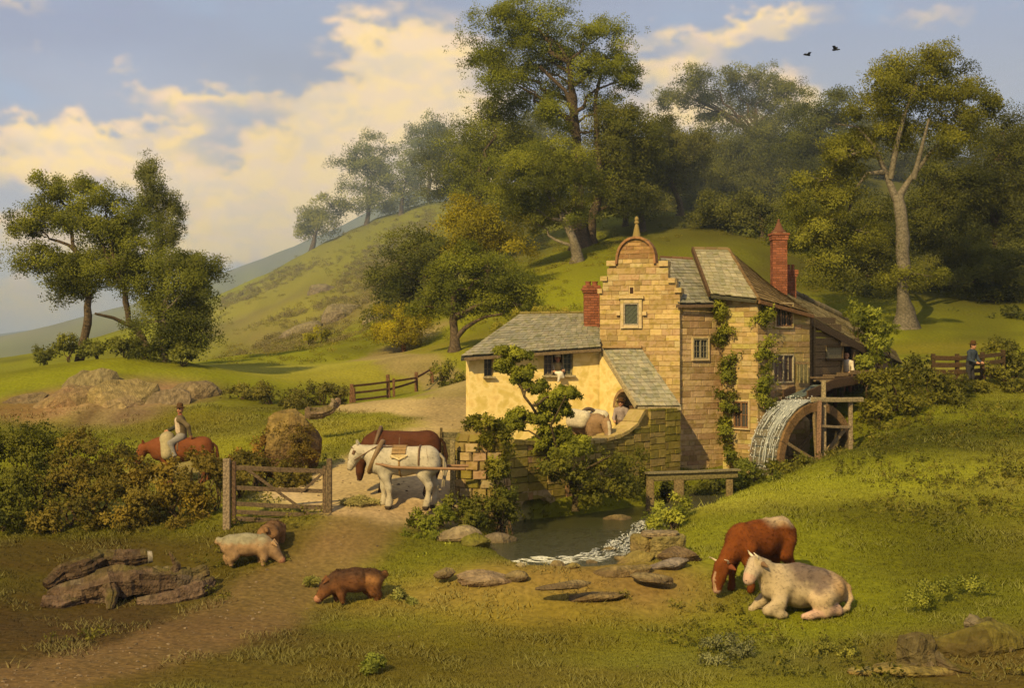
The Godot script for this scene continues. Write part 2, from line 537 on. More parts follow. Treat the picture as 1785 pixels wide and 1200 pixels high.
func paint_plan() -> void:
	# worn ground; corner darkness and a lit meadow band are put into colour
	TRACKS.append([ud([[650, 34], [615, 31.5], [560, 29.8], [480, 28.3], [380, 26.0], [250, 24.0], [100, 22.4], [-150, 21]]), 1.1, Color(0.22, 0.135, 0.058), 0.7])
	TRACKS.append([ud([[560, 36], [620, 34.6], [690, 34.2], [760, 35.5], [800, 37]]), 1.7, Color(0.60, 0.44, 0.235), 0.97])
	TRACKS.append([ud([[600, 33.4], [660, 33.6], [730, 33.4]]), 0.8, Color(0.46, 0.32, 0.16), 0.9])
	TRACKS.append([ud([[630, 34.5], [640, 38], [690, 42], [770, 46], [800, 49], [720, 50.5], [640, 52]]), 1.25, Color(0.52, 0.38, 0.17), 0.9])
	TRACKS.append([ud([[800, 49], [812, 46], [840, 42], [900, 41.5], [1060, 41.8]]), 1.6, Color(0.36, 0.26, 0.11), 0.9])
	TRACKS.append([ud([[800, 49], [812, 55], [765, 61], [700, 67], [655, 72], [690, 77], [745, 80]]), 1.3, Color(0.34, 0.25, 0.11), 0.75])
	TRACKS.append([ud([[250, 41], [330, 42], [430, 41], [480, 40]]), 1.0, Color(0.36, 0.26, 0.11), 0.6])
	spot(1480, 40.0, 3.5, 1.6, Color(0.25, 0.255, 0.018), 0.7)
	spot(300, 25.5, 5.5, 3.0, Color(0.085, 0.055, 0.017), 0.85)  # left foreground: shadow and vignette put into the ground colour
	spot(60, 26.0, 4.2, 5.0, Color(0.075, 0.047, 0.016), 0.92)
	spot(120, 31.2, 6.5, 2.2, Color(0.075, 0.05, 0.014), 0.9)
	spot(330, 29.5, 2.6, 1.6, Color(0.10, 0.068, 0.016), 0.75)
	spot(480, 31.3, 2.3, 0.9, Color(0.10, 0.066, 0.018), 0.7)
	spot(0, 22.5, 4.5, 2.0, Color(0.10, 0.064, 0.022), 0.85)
	spot(400, 22.6, 3.0, 1.2, Color(0.13, 0.09, 0.02), 0.6)
	spot(620, 23.5, 3.0, 1.6, Color(0.11, 0.085, 0.012), 0.6)
	spot(820, 27.8, 3.0, 1.5, Color(0.28, 0.19, 0.05), 0.75)
	spot(1000, 28.0, 2.4, 1.4, Color(0.31, 0.205, 0.05), 0.9)
	spot(960, 26.4, 2.0, 0.9, Color(0.30, 0.21, 0.035), 0.7)
	spot(1120, 28.0, 1.6, 1.8, Color(0.25, 0.155, 0.05), 0.92)
	spot(950, 25.0, 3.0, 1.5, Color(0.17, 0.125, 0.018), 0.6)
	spot(1000, 33, 2.3, 3.4, Color(0.09, 0.06, 0.02), 0.9)
	spot(1270, 36.0, 2.4, 1.6, Color(0.34, 0.30, 0.045), 0.85)  # lit band of the meadow, its light put into the grass colour
	spot(1400, 36.5, 3.8, 2.2, Color(0.34, 0.33, 0.03), 0.85)
	spot(1560, 38.0, 4.5, 2.0, Color(0.31, 0.315, 0.022), 0.8)
	spot(1250, 31.0, 2.2, 2.2, Color(0.25, 0.245, 0.02), 0.6)
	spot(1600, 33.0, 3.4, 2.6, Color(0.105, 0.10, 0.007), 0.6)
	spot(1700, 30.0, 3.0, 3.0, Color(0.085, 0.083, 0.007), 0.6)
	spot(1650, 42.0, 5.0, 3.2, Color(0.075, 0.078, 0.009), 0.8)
	spot(1300, 23.5, 2.4, 1.2, Color(0.13, 0.11, 0.045), 0.5)
	spot(1740, 22.3, 2.8, 1.8, Color(0.105, 0.07, 0.018), 0.88)  # near right corner: vignette darkness put into the ground colour
	spot(1000, 22.3, 4.0, 1.0, Color(0.16, 0.12, 0.02), 0.55)
	spot(1650, 23.5, 2.0, 1.5, Color(0.17, 0.12, 0.03), 0.6)
	# the mound: bare cuttings
	spot(105, 52.6, 1.9, 3.4, Color(0.34, 0.19, 0.095), 0.97)
	spot(205, 53.0, 2.3, 3.2, Color(0.42, 0.29, 0.14), 0.97)
	spot(290, 54.5, 1.7, 2.6, Color(0.33, 0.195, 0.10), 0.95)
	spot(235, 50.8, 1.3, 1.5, Color(0.18, 0.115, 0.07), 0.9)
	spot(155, 51.0, 0.5, 2.6, Color(0.13, 0.08, 0.04), 0.8)
	spot(250, 54.0, 0.4, 2.6, Color(0.12, 0.08, 0.04), 0.8)
	spot(30, 52.0, 2.0, 2.4, Color(0.24, 0.145, 0.05), 0.85)
	spot(320, 49.0, 2.5, 2.5, Color(0.22, 0.175, 0.02), 0.6)
	spot(500, 44.0, 4.5, 2.6, Color(0.27, 0.255, 0.018), 0.85)
	spot(640, 47.0, 3.0, 2.4, Color(0.31, 0.27, 0.03), 0.75)
	spot(500, 52.0, 2.8, 2.4, Color(0.085, 0.065, 0.018), 0.6)
	spot(480, 68.0, 7.0, 5.0, Color(0.36, 0.33, 0.05), 0.85)
	spot(620, 64.0, 5.0, 4.0, Color(0.33, 0.29, 0.035), 0.75)
	spot(450, 80.0, 6.0, 5.0, Color(0.22, 0.225, 0.014), 0.7)
	spot(760, 72.0, 4.0, 4.0, Color(0.21, 0.165, 0.02), 0.5)
	# far ridge with haze in its colour, then heath and green on the hill
	spot(300, 640.0, 500.0, 170.0, Color(0.13, 0.16, 0.15), 0.9)  # bluish haze of the far ridge put into its ground colour
	spot(470, 118.0, 8.0, 12.0, HEATH, 0.7)
	spot(560, 106.0, 9.0, 9.0, HEATH, 0.75)
	spot(640, 104.0, 6.0, 8.0, Color(0.21, 0.17, 0.05), 0.6)
	spot(450, 130.0, 6.0, 10.0, Color(0.29, 0.27, 0.025), 0.8)
	spot(590, 138.0, 8.0, 16.0, Color(0.27, 0.24, 0.04), 0.8)
	spot(690, 140.0, 9.0, 16.0, Color(0.24, 0.235, 0.016), 0.85)
	spot(520, 112.0, 4.0, 7.0, Color(0.30, 0.28, 0.03), 0.8)
	spot(960, 85.0, 5.0, 10.0, Color(0.24, 0.24, 0.014), 0.85)
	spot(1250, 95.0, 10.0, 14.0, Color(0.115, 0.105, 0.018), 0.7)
	spot(1640, 62.0, 5.0, 3.0, Color(0.21, 0.185, 0.02), 0.85)
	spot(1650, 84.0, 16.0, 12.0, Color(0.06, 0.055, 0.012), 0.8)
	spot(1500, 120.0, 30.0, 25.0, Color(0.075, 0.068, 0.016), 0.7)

func make_land() -> void:
	land_points()
	solve_land()
	gx = axis_steps(-21.0, 21.0, 0.3, -2200.0, 2200.0, 1.085)
	gzz = axis_steps(-62.0, -18.0, 0.3, -2600.0, 14.0, 1.075)
	var w := gx.size()
	var h := gzz.size()
	gh.resize(w * h)
	var b := PackedColorArray()
	b.resize(w * h)
	var v := PackedVector3Array()
	v.resize(w * h)
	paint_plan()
	for j in h:
		for i in w:
			var x := gx[i]
			var z := gzz[j]
			var y := rbf(x, z)
			var rough := 0.05 * nz.get_noise_2d(x * 30.0, z * 30.0) + 0.018 * nz2.get_noise_2d(x * 90.0, z * 90.0)
			var d := -z
			if d > 48.0: rough += (0.9 * nz.get_noise_2d(x * 3.2, z * 3.2) + 0.4 * nz2.get_noise_2d(x * 14.0, z * 14.0)) * clampf((d - 60.0) / 50.0, 0, 1)
			# ribs and hollows in the cut face of the mound
			if d > 44.0 and d < 62.0 and x < -11.0:
				rough += 0.4 * nz.get_noise_2d(x * 16.0, z * 9.0) * exp(-pow((d - 53.0) / 5.0, 2.0))
			# broken ledges below the pool
			var lx := x - 2.2
			var lz := d - 27.8
			var ledge := exp(-lx * lx / 6.0 - lz * lz / 1.6)
			y += rough + ledge * 0.12 * signf(nz.get_noise_2d(x * 14.0, z * 24.0 + 40.0))
			gh[j * w + i] = y
			v[j * w + i] = Vector3(x, y, z)
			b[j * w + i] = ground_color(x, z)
	var nn := PackedVector3Array()
	nn.resize(w * h)
	for j in h:
		for i in w:
			var i0 := maxi(i - 1, 0); var i1 := mini(i + 1, w - 1)
			var j0 := maxi(j - 1, 0); var j1 := mini(j + 1, h - 1)
			nn[j * w + i] = Vector3(-(gh[j * w + i1] - gh[j * w + i0]) / (gx[i1] - gx[i0]), 1.0, -(gh[j1 * w + i] - gh[j0 * w + i]) / (gzz[j1] - gzz[j0])).normalized()
	var ix := PackedInt32Array()
	for j in h - 1:
		for i in w - 1:
			var k := j * w + i
			ix.append(k); ix.append(k + 1); ix.append(k + w + 1)
			ix.append(k); ix.append(k + w + 1); ix.append(k + w)
	var a := []
	a.resize(Mesh.ARRAY_MAX)
	a[Mesh.ARRAY_VERTEX] = v
	a[Mesh.ARRAY_NORMAL] = nn
	a[Mesh.ARRAY_COLOR] = b
	a[Mesh.ARRAY_INDEX] = ix
	var m := ArrayMesh.new()
	m.add_surface_from_arrays(Mesh.PRIMITIVE_TRIANGLES, a)
	gcol = b
	struct("ground", m, M.ground, "grassy valley floor and hillside with a worn dirt track", "ground")

# ------------------------------------------------------------------ foliage
var LEAFM := []
func leaf_cluster(count: int, reach: float, ln: float, wd: float) -> ArrayMesh:
	var b := MB.new()
	for i in count:
		var o := Vector3(rf(-1, 1), rf(-0.75, 0.75), rf(-1, 1))
		if o.length() > 1.0: o = o.normalized() * rf(0.5, 1.0)
		o *= reach
		var out := (o.normalized() + Vector3(rf(-0.6, 0.6), rf(-0.3, 0.5), rf(-0.6, 0.6))).normalized()
		var s := out.cross(Vector3(rf(-1, 1), rf(0.2, 1), rf(-1, 1))).normalized()
		var nn := s.cross(out).normalized()
		if nn.y < 0.0: nn = -nn
		nn = (nn * 0.55 + o.normalized() * 0.35 + Vector3(0, 0.8, 0)).normalized()
		var l := ln * rf(0.7, 1.2)
		var q := wd * rf(0.75, 1.2)
		var t0 := o - out * l * 0.4
		var t1 := o + out * l * 0.6 - Vector3(0, l * 0.12, 0)
		var m := o + nn * l * 0.06
		var k := rf(0.9, 1.08)
		var col := Color(k * rf(0.97, 1.04), k, k * rf(0.85, 1.08))
		b.t(t0, m + s * q * 0.5, t1, nn, (nn + s * 0.3).normalized(), nn, col)
		b.t(t0, m - s * q * 0.5, t1, nn, (nn - s * 0.3).normalized(), nn, col)
	return b.mesh()

func make_leaves() -> void:
	# 0 broad tree sprays, 1 fine shrub sprays, 2 long drooping sprays, 3 small distant tufts
	LEAFM.append(leaf_cluster(22, 0.40, 0.19, 0.085))
	LEAFM.append(leaf_cluster(14, 0.16, 0.12, 0.065))
	LEAFM.append(leaf_cluster(16, 0.36, 0.34, 0.10))
	LEAFM.append(leaf_cluster(12, 0.09, 0.075, 0.045))
	LEAFM.append(leaf_cluster(12, 0.13, 0.16, 0.085))
	for m in LEAFM: m.surface_set_material(0, M.leaf)

class Spray:
	var at := PackedVector3Array()
	var sc := PackedFloat32Array()
	var col := PackedColorArray()
	var dir := PackedVector3Array()

func lobe(s: Spray, c: Vector3, r: Vector3, puffs: int, per: int, a: Color, b: Color, size: float, flat := 0.55) -> PackedVector3Array:
	var ends := PackedVector3Array()
	for i in puffs:
		var dir := Vector3(rng.randfn(), rng.randfn() + 0.25, rng.randfn()).normalized()
		var o := c + dir * r * pow(rng.randf(), 0.45) * 0.92
		ends.append(o)
		var pr := (r.x + r.y + r.z) / 3.0 * rf(0.28, 0.52)
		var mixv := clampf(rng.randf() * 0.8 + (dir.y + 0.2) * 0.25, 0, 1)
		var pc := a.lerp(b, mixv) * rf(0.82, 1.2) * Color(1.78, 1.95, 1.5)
		var tilt := dir * 0.35
		for k in per:
			var q := Vector3(rng.randfn(), rng.randfn() * flat, rng.randfn()) * pr * 0.62
			q.y -= (q.x * q.x + q.z * q.z) / maxf(pr, 0.01) * 0.22    # boughs hang over at the edge
			q += tilt * q.length() * 0.3
			s.at.append(o + q)
			s.dir.append((dir * 0.75 + q / maxf(pr, 0.01) * 0.55 + Vector3(0, 0.45, 0)).normalized())
			s.sc.append(size * rf(0.65, 1.25))
			s.col.append(pc * rf(0.93, 1.07))
	return ends

func foliage(under: Node3D, called: String, s: Spray, kind: int) -> void:
	var mm := MultiMesh.new()
	mm.transform_format = MultiMesh.TRANSFORM_3D
	mm.use_colors = true
	mm.mesh = LEAFM[kind]
	mm.instance_count = s.at.size()
	var org := under.position
	for i in s.at.size():
		var yy := (s.dir[i] + Vector3(rf(-0.35, 0.35), rf(-0.2, 0.2), rf(-0.35, 0.35))).normalized()
		var xx := yy.cross(Vector3(rf(-1, 1), rf(-0.4, 0.4), rf(-1, 1))).normalized()
		var bs := Basis(xx * s.sc[i], yy * s.sc[i], xx.cross(yy) * s.sc[i])
		mm.set_instance_transform(i, Transform3D(bs, s.at[i] - org))
		mm.set_instance_color(i, s.col[i])
	var o := MultiMeshInstance3D.new()
	o.multimesh = mm
	o.name = called
	under.add_child(o, true)
	stuff(o)

func limb(b: MB, p0: Vector3, p1: Vector3, r0: float, r1: float, sag: float, sides: int, col: Color) -> void:
	var pts := PackedVector3Array()
	var rr := PackedFloat32Array()
	var n := 6
	var wob := (p1 - p0).length() * 0.09
	for i in n + 1:
		var t := float(i) / n
		var q := p0.lerp(p1, t)
		q.y += sag * sin(t * PI)
		if i > 0 and i < n: q += Vector3(rf(-wob, wob), rf(-wob, wob) * 0.6, rf(-wob, wob))
		pts.append(q)
		rr.append(lerpf(r0, r1, pow(t, 0.8)))
	b.tube(pts, rr, sides, col, false, nz, 0.25, 60.0)

# trunk: [u, v, half width] in picture units going up; lobes: [u, v, ru, rv, depth offset in metres]
func tree(called: String, label: String, d: float, trunk: Array, lobes: Array, a: Color, b: Color, opt := {}) -> Node3D:
	var k := d / F
	var base := P(trunk[0][0], trunk[0][1], d)
	if not opt.get("foot", false): base.y = ground(base.x, base.z) - 0.05
	var o := thing(called, label, opt.get("category", "tree"), base, opt.get("group", ""))
	var tb := MB.new()
	var bark: Color = opt.get("bark", Color(0.17, 0.125, 0.075))
	var pts := PackedVector3Array()
	var rr := PackedFloat32Array()
	for i in trunk.size():
		var p := P(trunk[i][0], trunk[i][1], d)
		if i == 0: p.y = base.y - 0.3
		if i > 0: p.z += rf(-0.4, 0.4) * minf(i, 2)
		var r: float = trunk[i][2] * k
		if i == 0:
			# roots spread at the foot
			pts.append(Vector3(p.x, p.y, p.z)); rr.append(r * 1.9)
			pts.append(Vector3(p.x, p.y + r * 1.3 + 0.3, p.z)); rr.append(r * 1.12)
		else:
			# steps between for a living line
			var q := pts[pts.size() - 1]
			var rq := rr[rr.size() - 1]
			for s in [0.33, 0.66, 1.0]:
				var w := p.distance_to(q) * 0.03
				pts.append(q.lerp(p, s) + Vector3(rf(-w, w), 0, rf(-w, w)))
				rr.append(lerpf(rq, r, s))
	tb.tube(pts, rr, 9, bark, true, nz, 0.3, 70.0)
	part(o, "trunk", tb, M.bark, base)
	var bb := MB.new()
	for q in opt.get("limbs", []):     # drawn limbs: lists of [u, v, half width]
		var lp := PackedVector3Array()
		var lr := PackedFloat32Array()
		var zz := rf(-1.0, 1.0)
		for i in q.size():
			var e := P(q[i][0], q[i][1], d)
			e.z += zz * i * 0.6
			lp.append(e)
			lr.append(maxf(q[i][2] * k, 0.02))
		bb.tube(lp, lr, 7, bark, true, nz, 0.3, 60.0)
	var s := Spray.new()
	var dens: float = opt.get("density", 1.0)
	var size: float = opt.get("size", 1.0) * 0.74
	for l in lobes:
		var c := P(l[0], l[1], d)
		var ru: float = l[2] * k * 1.22 * opt.get("spread", 1.0)
		var rv: float = l[3] * k * 1.3 * opt.get("spread", 1.0)
		c.z += l[4] if l.size() > 4 else rf(-0.55, 0.55) * ru
		var rd := lerpf(ru, rv, 0.4)
		var area := ru * rv
		var puffs := clampi(int(area * 2.1 * dens) + 8, 8, 34)
		var per := clampi(int(area * 44.0 * dens / puffs / (size * size)) + 12, 14, 130)
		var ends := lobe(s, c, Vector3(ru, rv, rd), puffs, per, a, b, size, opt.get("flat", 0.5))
		# the branch that carries this bough
		var start := pts[pts.size() - 1]
		var best := 1e9
		for i in range(2, pts.size()):
			var q := pts[i]
			var score := absf(q.y - (c.y - absf(c.x - q.x) * 0.55)) + 0.25 * absf(c.x - q.x)
			if score < best:
				best = score
				start = q
		if not (opt.get("bare", false) or c.y < base.y + opt.get("clear", 0.0)):
			var r0 := clampf(0.035 * start.distance_to(c) + 0.02, 0.03, rr[2] * 0.55)
			limb(bb, start, c, r0, 0.02, 0.06 * start.distance_to(c), 6, bark)
		for i in mini(ends.size(), 5):
			limb(bb, c, ends[i], 0.035, 0.01, 0.0, 4, bark)
	if bb.v.size(): stuff(part(o, "branches", bb, M.bark, base))
	foliage(o, "foliage", s, opt.get("leaf", 0))
	return o

# bush: lobes round spots on the ground [u, v, d, ru, rv]
func bush(called: String, label: String, lobes: Array, a: Color, b: Color, opt := {}) -> Node3D:
	var first := P(lobes[0][0], lobes[0][1], lobes[0][2])
	var base := Vector3(first.x, ground(first.x, first.z), first.z)
	var o := thing(called, label, opt.get("category", "bush"), base, opt.get("group", ""))
	var s := Spray.new()
	var sb := MB.new()
	var size: float = opt.get("size", 1.0)
	var dens: float = opt.get("density", 1.0)
	for l in lobes:
		var k: float = l[2] / F
		var c := P(l[0], l[1], l[2])
		var ru: float = l[3] * k
		var rv: float = l[4] * k
		var area := ru * rv
		var puffs := clampi(int(area * 7.0 * dens) + 5, 5, 30)
		var per := clampi(int(area * 190.0 * dens / puffs / (size * size)) + 8, 10, 110)
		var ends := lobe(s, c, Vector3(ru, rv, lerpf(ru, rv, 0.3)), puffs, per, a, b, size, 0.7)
		var gy := ground(c.x, c.z)
		if not opt.get("nostem", false):
			for i in mini(ends.size(), 4):
				limb(sb, Vector3(c.x + rf(-0.1, 0.1), minf(gy, c.y - rv * 0.5), c.z + rf(-0.1, 0.1)), ends[i], 0.03, 0.008, 0.05, 5, Color(0.15, 0.10, 0.055))
	if sb.v.size(): stuff(part(o, "stem", sb, M.bark, base))
	foliage(o, "foliage", s, opt.get("leaf", 1))
	return o

const GA := Color(0.052, 0.056, 0.011)
const GB := Color(0.155, 0.148, 0.020)

func make_trees() -> void:
	# far trees along the brow of the hill
	var far := {"size": 1.5, "density": 0.5, "bark": Color(0.2, 0.16, 0.11)}
	tree("tree", "small pale tree standing alone lowest on the left brow of the hill", 150, [[545, 428, 4], [552, 402, 2.5], [562, 380, 2]], [[578, 358, 34, 20], [545, 378, 24, 17], [535, 402, 20, 13], [562, 392, 24, 16]], Color(0.10, 0.10, 0.025), Color(0.2, 0.18, 0.05), far)
	tree("tree", "hazy two-tiered tree next up the brow from the small lone tree", 152, [[640, 376, 4], [643, 345, 3], [648, 315, 2]], [[650, 262, 36, 22], [622, 292, 42, 20], [672, 292, 32, 22], [640, 330, 42, 26], [655, 355, 30, 18]], Color(0.085, 0.09, 0.03), Color(0.16, 0.15, 0.05), far)
	tree("tree", "low rounded hazy tree filling the gap below the crest trees", 150, [[700, 366, 4], [702, 340, 3]], [[695, 318, 42, 26], [720, 292, 34, 24], [712, 342, 30, 20]], Color(0.085, 0.09, 0.03), Color(0.16, 0.15, 0.05), far)
	tree("tree", "tall thin hazy tree highest on the brow, against yellow cloud", 156, [[748, 352, 4], [748, 300, 3], [748, 262, 2]], [[748, 222, 32, 20], [728, 246, 28, 18], [768, 245, 26, 18], [748, 272, 32, 20]], Color(0.085, 0.09, 0.03), Color(0.15, 0.14, 0.045), far)
	var mid := {"size": 1.15, "density": 0.8}
	tree("tree", "dark spreading tree leaning left where the brow meets the wood", 118, [[845, 382, 5], [838, 330, 4], [828, 290, 3]], [[785, 250, 50, 30], [765, 292, 44, 28], [800, 322, 50, 22], [842, 268, 50, 34], [775, 332, 36, 16]], Color(0.045, 0.047, 0.013), Color(0.095, 0.09, 0.02), mid)
	tree("tree", "olive tree rising behind the front beeches, below the tallest crown", 100, [[850, 440, 6], [838, 372, 5], [836, 320, 4]], [[880, 182, 46, 22], [868, 216, 58, 28], [838, 262, 56, 34], [822, 302, 46, 30], [892, 262, 62, 36], [862, 342, 52, 28]], Color(0.065, 0.066, 0.011), GB, mid)
	# the tallest tree, stepped crown against the sky
	tree("tree", "tallest tree, with stepped crown against the sky above the mill", 96, [[1012, 446, 13], [1006, 330, 10], [1005, 240, 9], [1000, 170, 7], [988, 110, 4]], [[872, 26, 44, 26], [930, 38, 66, 34], [900, 76, 76, 28], [862, 112, 48, 18], [930, 110, 58, 28], [880, 140, 60, 16], [978, 82, 46, 30], [1052, 66, 48, 28], [1076, 104, 46, 26], [1035, 126, 46, 22], [950, 165, 46, 20], [1092, 140, 30, 14], [1060, 178, 46, 16], [975, 200, 40, 20], [1075, 212, 36, 18]], Color(0.06, 0.064, 0.008), Color(0.15, 0.145, 0.016), {"size": 1.0, "density": 0.95, "limbs": [[[1005, 240, 6], [985, 205, 4], [950, 175, 3], [905, 150, 2]], [[1003, 200, 6], [985, 160, 4], [940, 120, 3]], [[1046, 330, 6], [1040, 230, 5], [1038, 170, 4], [1052, 110, 2]]]})
	tree("tree", "broad beech with sunlit sprays and white foot above the cottage roof", 88, [[1006, 452, 9], [998, 418, 7], [980, 372, 6], [950, 322, 4]], [[950, 262, 56, 32], [905, 300, 58, 30], [968, 308, 66, 36], [1020, 292, 40, 40], [892, 345, 52, 24], [950, 356, 62, 26], [990, 372, 36, 22], [915, 384, 40, 16]], GA, Color(0.17, 0.155, 0.02), {"size": 0.95, "bark": Color(0.30, 0.25, 0.17)})
	tree("tree", "dense dull tree right of the tallest trunk, behind the gable", 97, [[1028, 440, 10], [1030, 380, 8], [1050, 320, 6]], [[1072, 232, 46, 38], [1108, 222, 56, 34], [1052, 282, 46, 44], [1102, 282, 62, 42], [1060, 340, 54, 36], [1115, 335, 40, 26]], Color(0.05, 0.05, 0.012), Color(0.125, 0.112, 0.022), mid)
	tree("tree", "slanting bare-stemmed tree on the slope between gable and chimney", 105, [[1186, 384, 6], [1184, 352, 5], [1166, 314, 4], [1150, 282, 3]], [[1140, 232, 50, 30], [1178, 246, 44, 30], [1128, 280, 44, 30], [1182, 292, 46, 26], [1150, 320, 40, 18], [1210, 270, 40, 34]], Color(0.055, 0.052, 0.014), Color(0.13, 0.112, 0.026), mid)
	tree("tree", "yellowing bushy tree in front of the dark wood's left edge", 82, [[852, 482, 6], [850, 452, 5], [842, 420, 3]], [[822, 372, 42, 30], [852, 402, 48, 28], [806, 408, 36, 28], [826, 440, 46, 22], [880, 430, 40, 22]], Color(0.09, 0.078, 0.008), Color(0.22, 0.165, 0.014), mid)
	tree("tree", "dark squat tree on the hillside behind the small golden tree", 90, [[742, 560, 6], [744, 520, 5], [740, 480, 4]], [[722, 432, 52, 34], [692, 468, 46, 28], [762, 432, 42, 34], [730, 488, 60, 24], [690, 512, 46, 22], [780, 470, 42, 30], [715, 540, 60, 22]], Color(0.042, 0.045, 0.011), Color(0.10, 0.093, 0.018), mid)
	tree("tree", "leaning meadow tree with dark trunk beside the cottage's slate roof", 66, [[793, 612, 9], [792, 572, 7], [790, 530, 5], [795, 492, 4]], [[770, 505, 46, 28], [812, 460, 48, 28], [852, 482, 50, 28], [762, 535, 42, 18], [872, 518, 48, 20], [905, 532, 40, 14], [820, 520, 46, 20], [905, 490, 36, 24]], Color(0.052, 0.056, 0.011), Color(0.16, 0.15, 0.018), {"size": 0.8, "density": 1.1})
	tree("tree", "small round golden tree standing in the pasture below the hill", 76, [[704, 602, 4], [702, 575, 3]], [[698, 556, 38, 28], [678, 576, 24, 20], [722, 572, 28, 22], [700, 588, 32, 12]], Color(0.13, 0.10, 0.008), Color(0.27, 0.205, 0.012), {"size": 0.75, "bark": Color(0.2, 0.1, 0.05)})
	# wood on the right
	tree("tree", "flat-topped open tree breaking the skyline above the chimney", 124, [[1340, 312, 6], [1336, 280, 5], [1318, 232, 4]], [[1202, 142, 44, 18], [1180, 168, 36, 13], [1226, 168, 36, 14], [1288, 140, 40, 24], [1340, 140, 42, 24], [1312, 176, 50, 20], [1372, 164, 26, 18], [1368, 196, 34, 16], [1250, 196, 34, 10]], Color(0.065, 0.065, 0.018), Color(0.14, 0.128, 0.028), {"size": 1.25, "density": 0.75, "limbs": [[[1330, 262, 4], [1290, 215, 3], [1250, 190, 3], [1210, 172, 2]], [[1318, 232, 4], [1318, 190, 2]]]})
	tree("tree", "soft grey-green tree in the wood left of the chimney's top", 116, [[1262, 392, 5], [1258, 350, 4], [1262, 310, 3]], [[1262, 256, 58, 34], [1220, 284, 44, 34], [1292, 292, 52, 38], [1250, 318, 50, 28], [1310, 262, 40, 34]], Color(0.055, 0.057, 0.018), Color(0.115, 0.105, 0.028), mid)
	tree("tree", "dim tree with pale forked stem behind the chimney's pointed cap", 122, [[1338, 305, 5], [1340, 270, 4]], [[1335, 232, 52, 32], [1372, 242, 46, 36], [1345, 262, 56, 26], [1390, 282, 40, 30]], Color(0.045, 0.047, 0.014), Color(0.095, 0.088, 0.022), mid)
	tree("tree", "rounded dark tree between the open tree and the great pale beech", 108, [[1442, 402, 6], [1440, 340, 5], [1436, 282, 4]], [[1432, 190, 50, 34], [1412, 232, 54, 40], [1462, 232, 44, 40], [1420, 290, 60, 42], [1402, 340, 52, 36], [1460, 300, 40, 40], [1380, 390, 46, 30]], Color(0.045, 0.047, 0.012), Color(0.105, 0.10, 0.019), mid)
	tree("tree", "great pale-trunked beech with forked limbs towering beside the barn", 70, [[1578, 584, 17], [1572, 520, 11], [1568, 440, 11], [1563, 372, 11], [1560, 345, 10]], [[1545, 142, 56, 24], [1595, 112, 60, 26], [1650, 102, 44, 22], [1522, 182, 48, 20], [1582, 172, 60, 24], [1632, 158, 52, 22], [1702, 158, 46, 16], [1662, 202, 50, 20], [1712, 190, 40, 14], [1602, 222, 52, 22], [1660, 245, 50, 20], [1502, 232, 42, 18], [1552, 238, 40, 18], [1480, 262, 40, 16], [1442, 312, 44, 22], [1470, 285, 40, 18], [1412, 352, 34, 28], [1432, 392, 36, 34], [1478, 350, 38, 26], [1402, 412, 26, 34], [1462, 432, 36, 34], [1500, 402, 32, 34], [1442, 482, 34, 28], [1600, 480, 40, 14], [1565, 492, 44, 14]], Color(0.058, 0.056, 0.010), Color(0.165, 0.145, 0.020), {"size": 0.85, "density": 1.15, "bare": true, "bark": Color(0.27, 0.225, 0.16), "limbs": [[[1562, 348, 8], [1545, 300, 5], [1525, 250, 3.2], [1498, 218, 2], [1462, 212, 1]], [[1562, 350, 8], [1590, 312, 4.6], [1632, 262, 3], [1672, 225, 2], [1700, 205, 1]], [[1552, 312, 5], [1560, 255, 5], [1572, 200, 3], [1590, 150, 2]], [[1592, 312, 6], [1602, 262, 4], [1612, 210, 2]], [[1540, 300, 5], [1512, 302, 3], [1492, 332, 3], [1478, 392, 2], [1450, 450, 2]], [[1530, 270, 4], [1490, 268, 3], [1452, 282, 2]]]})
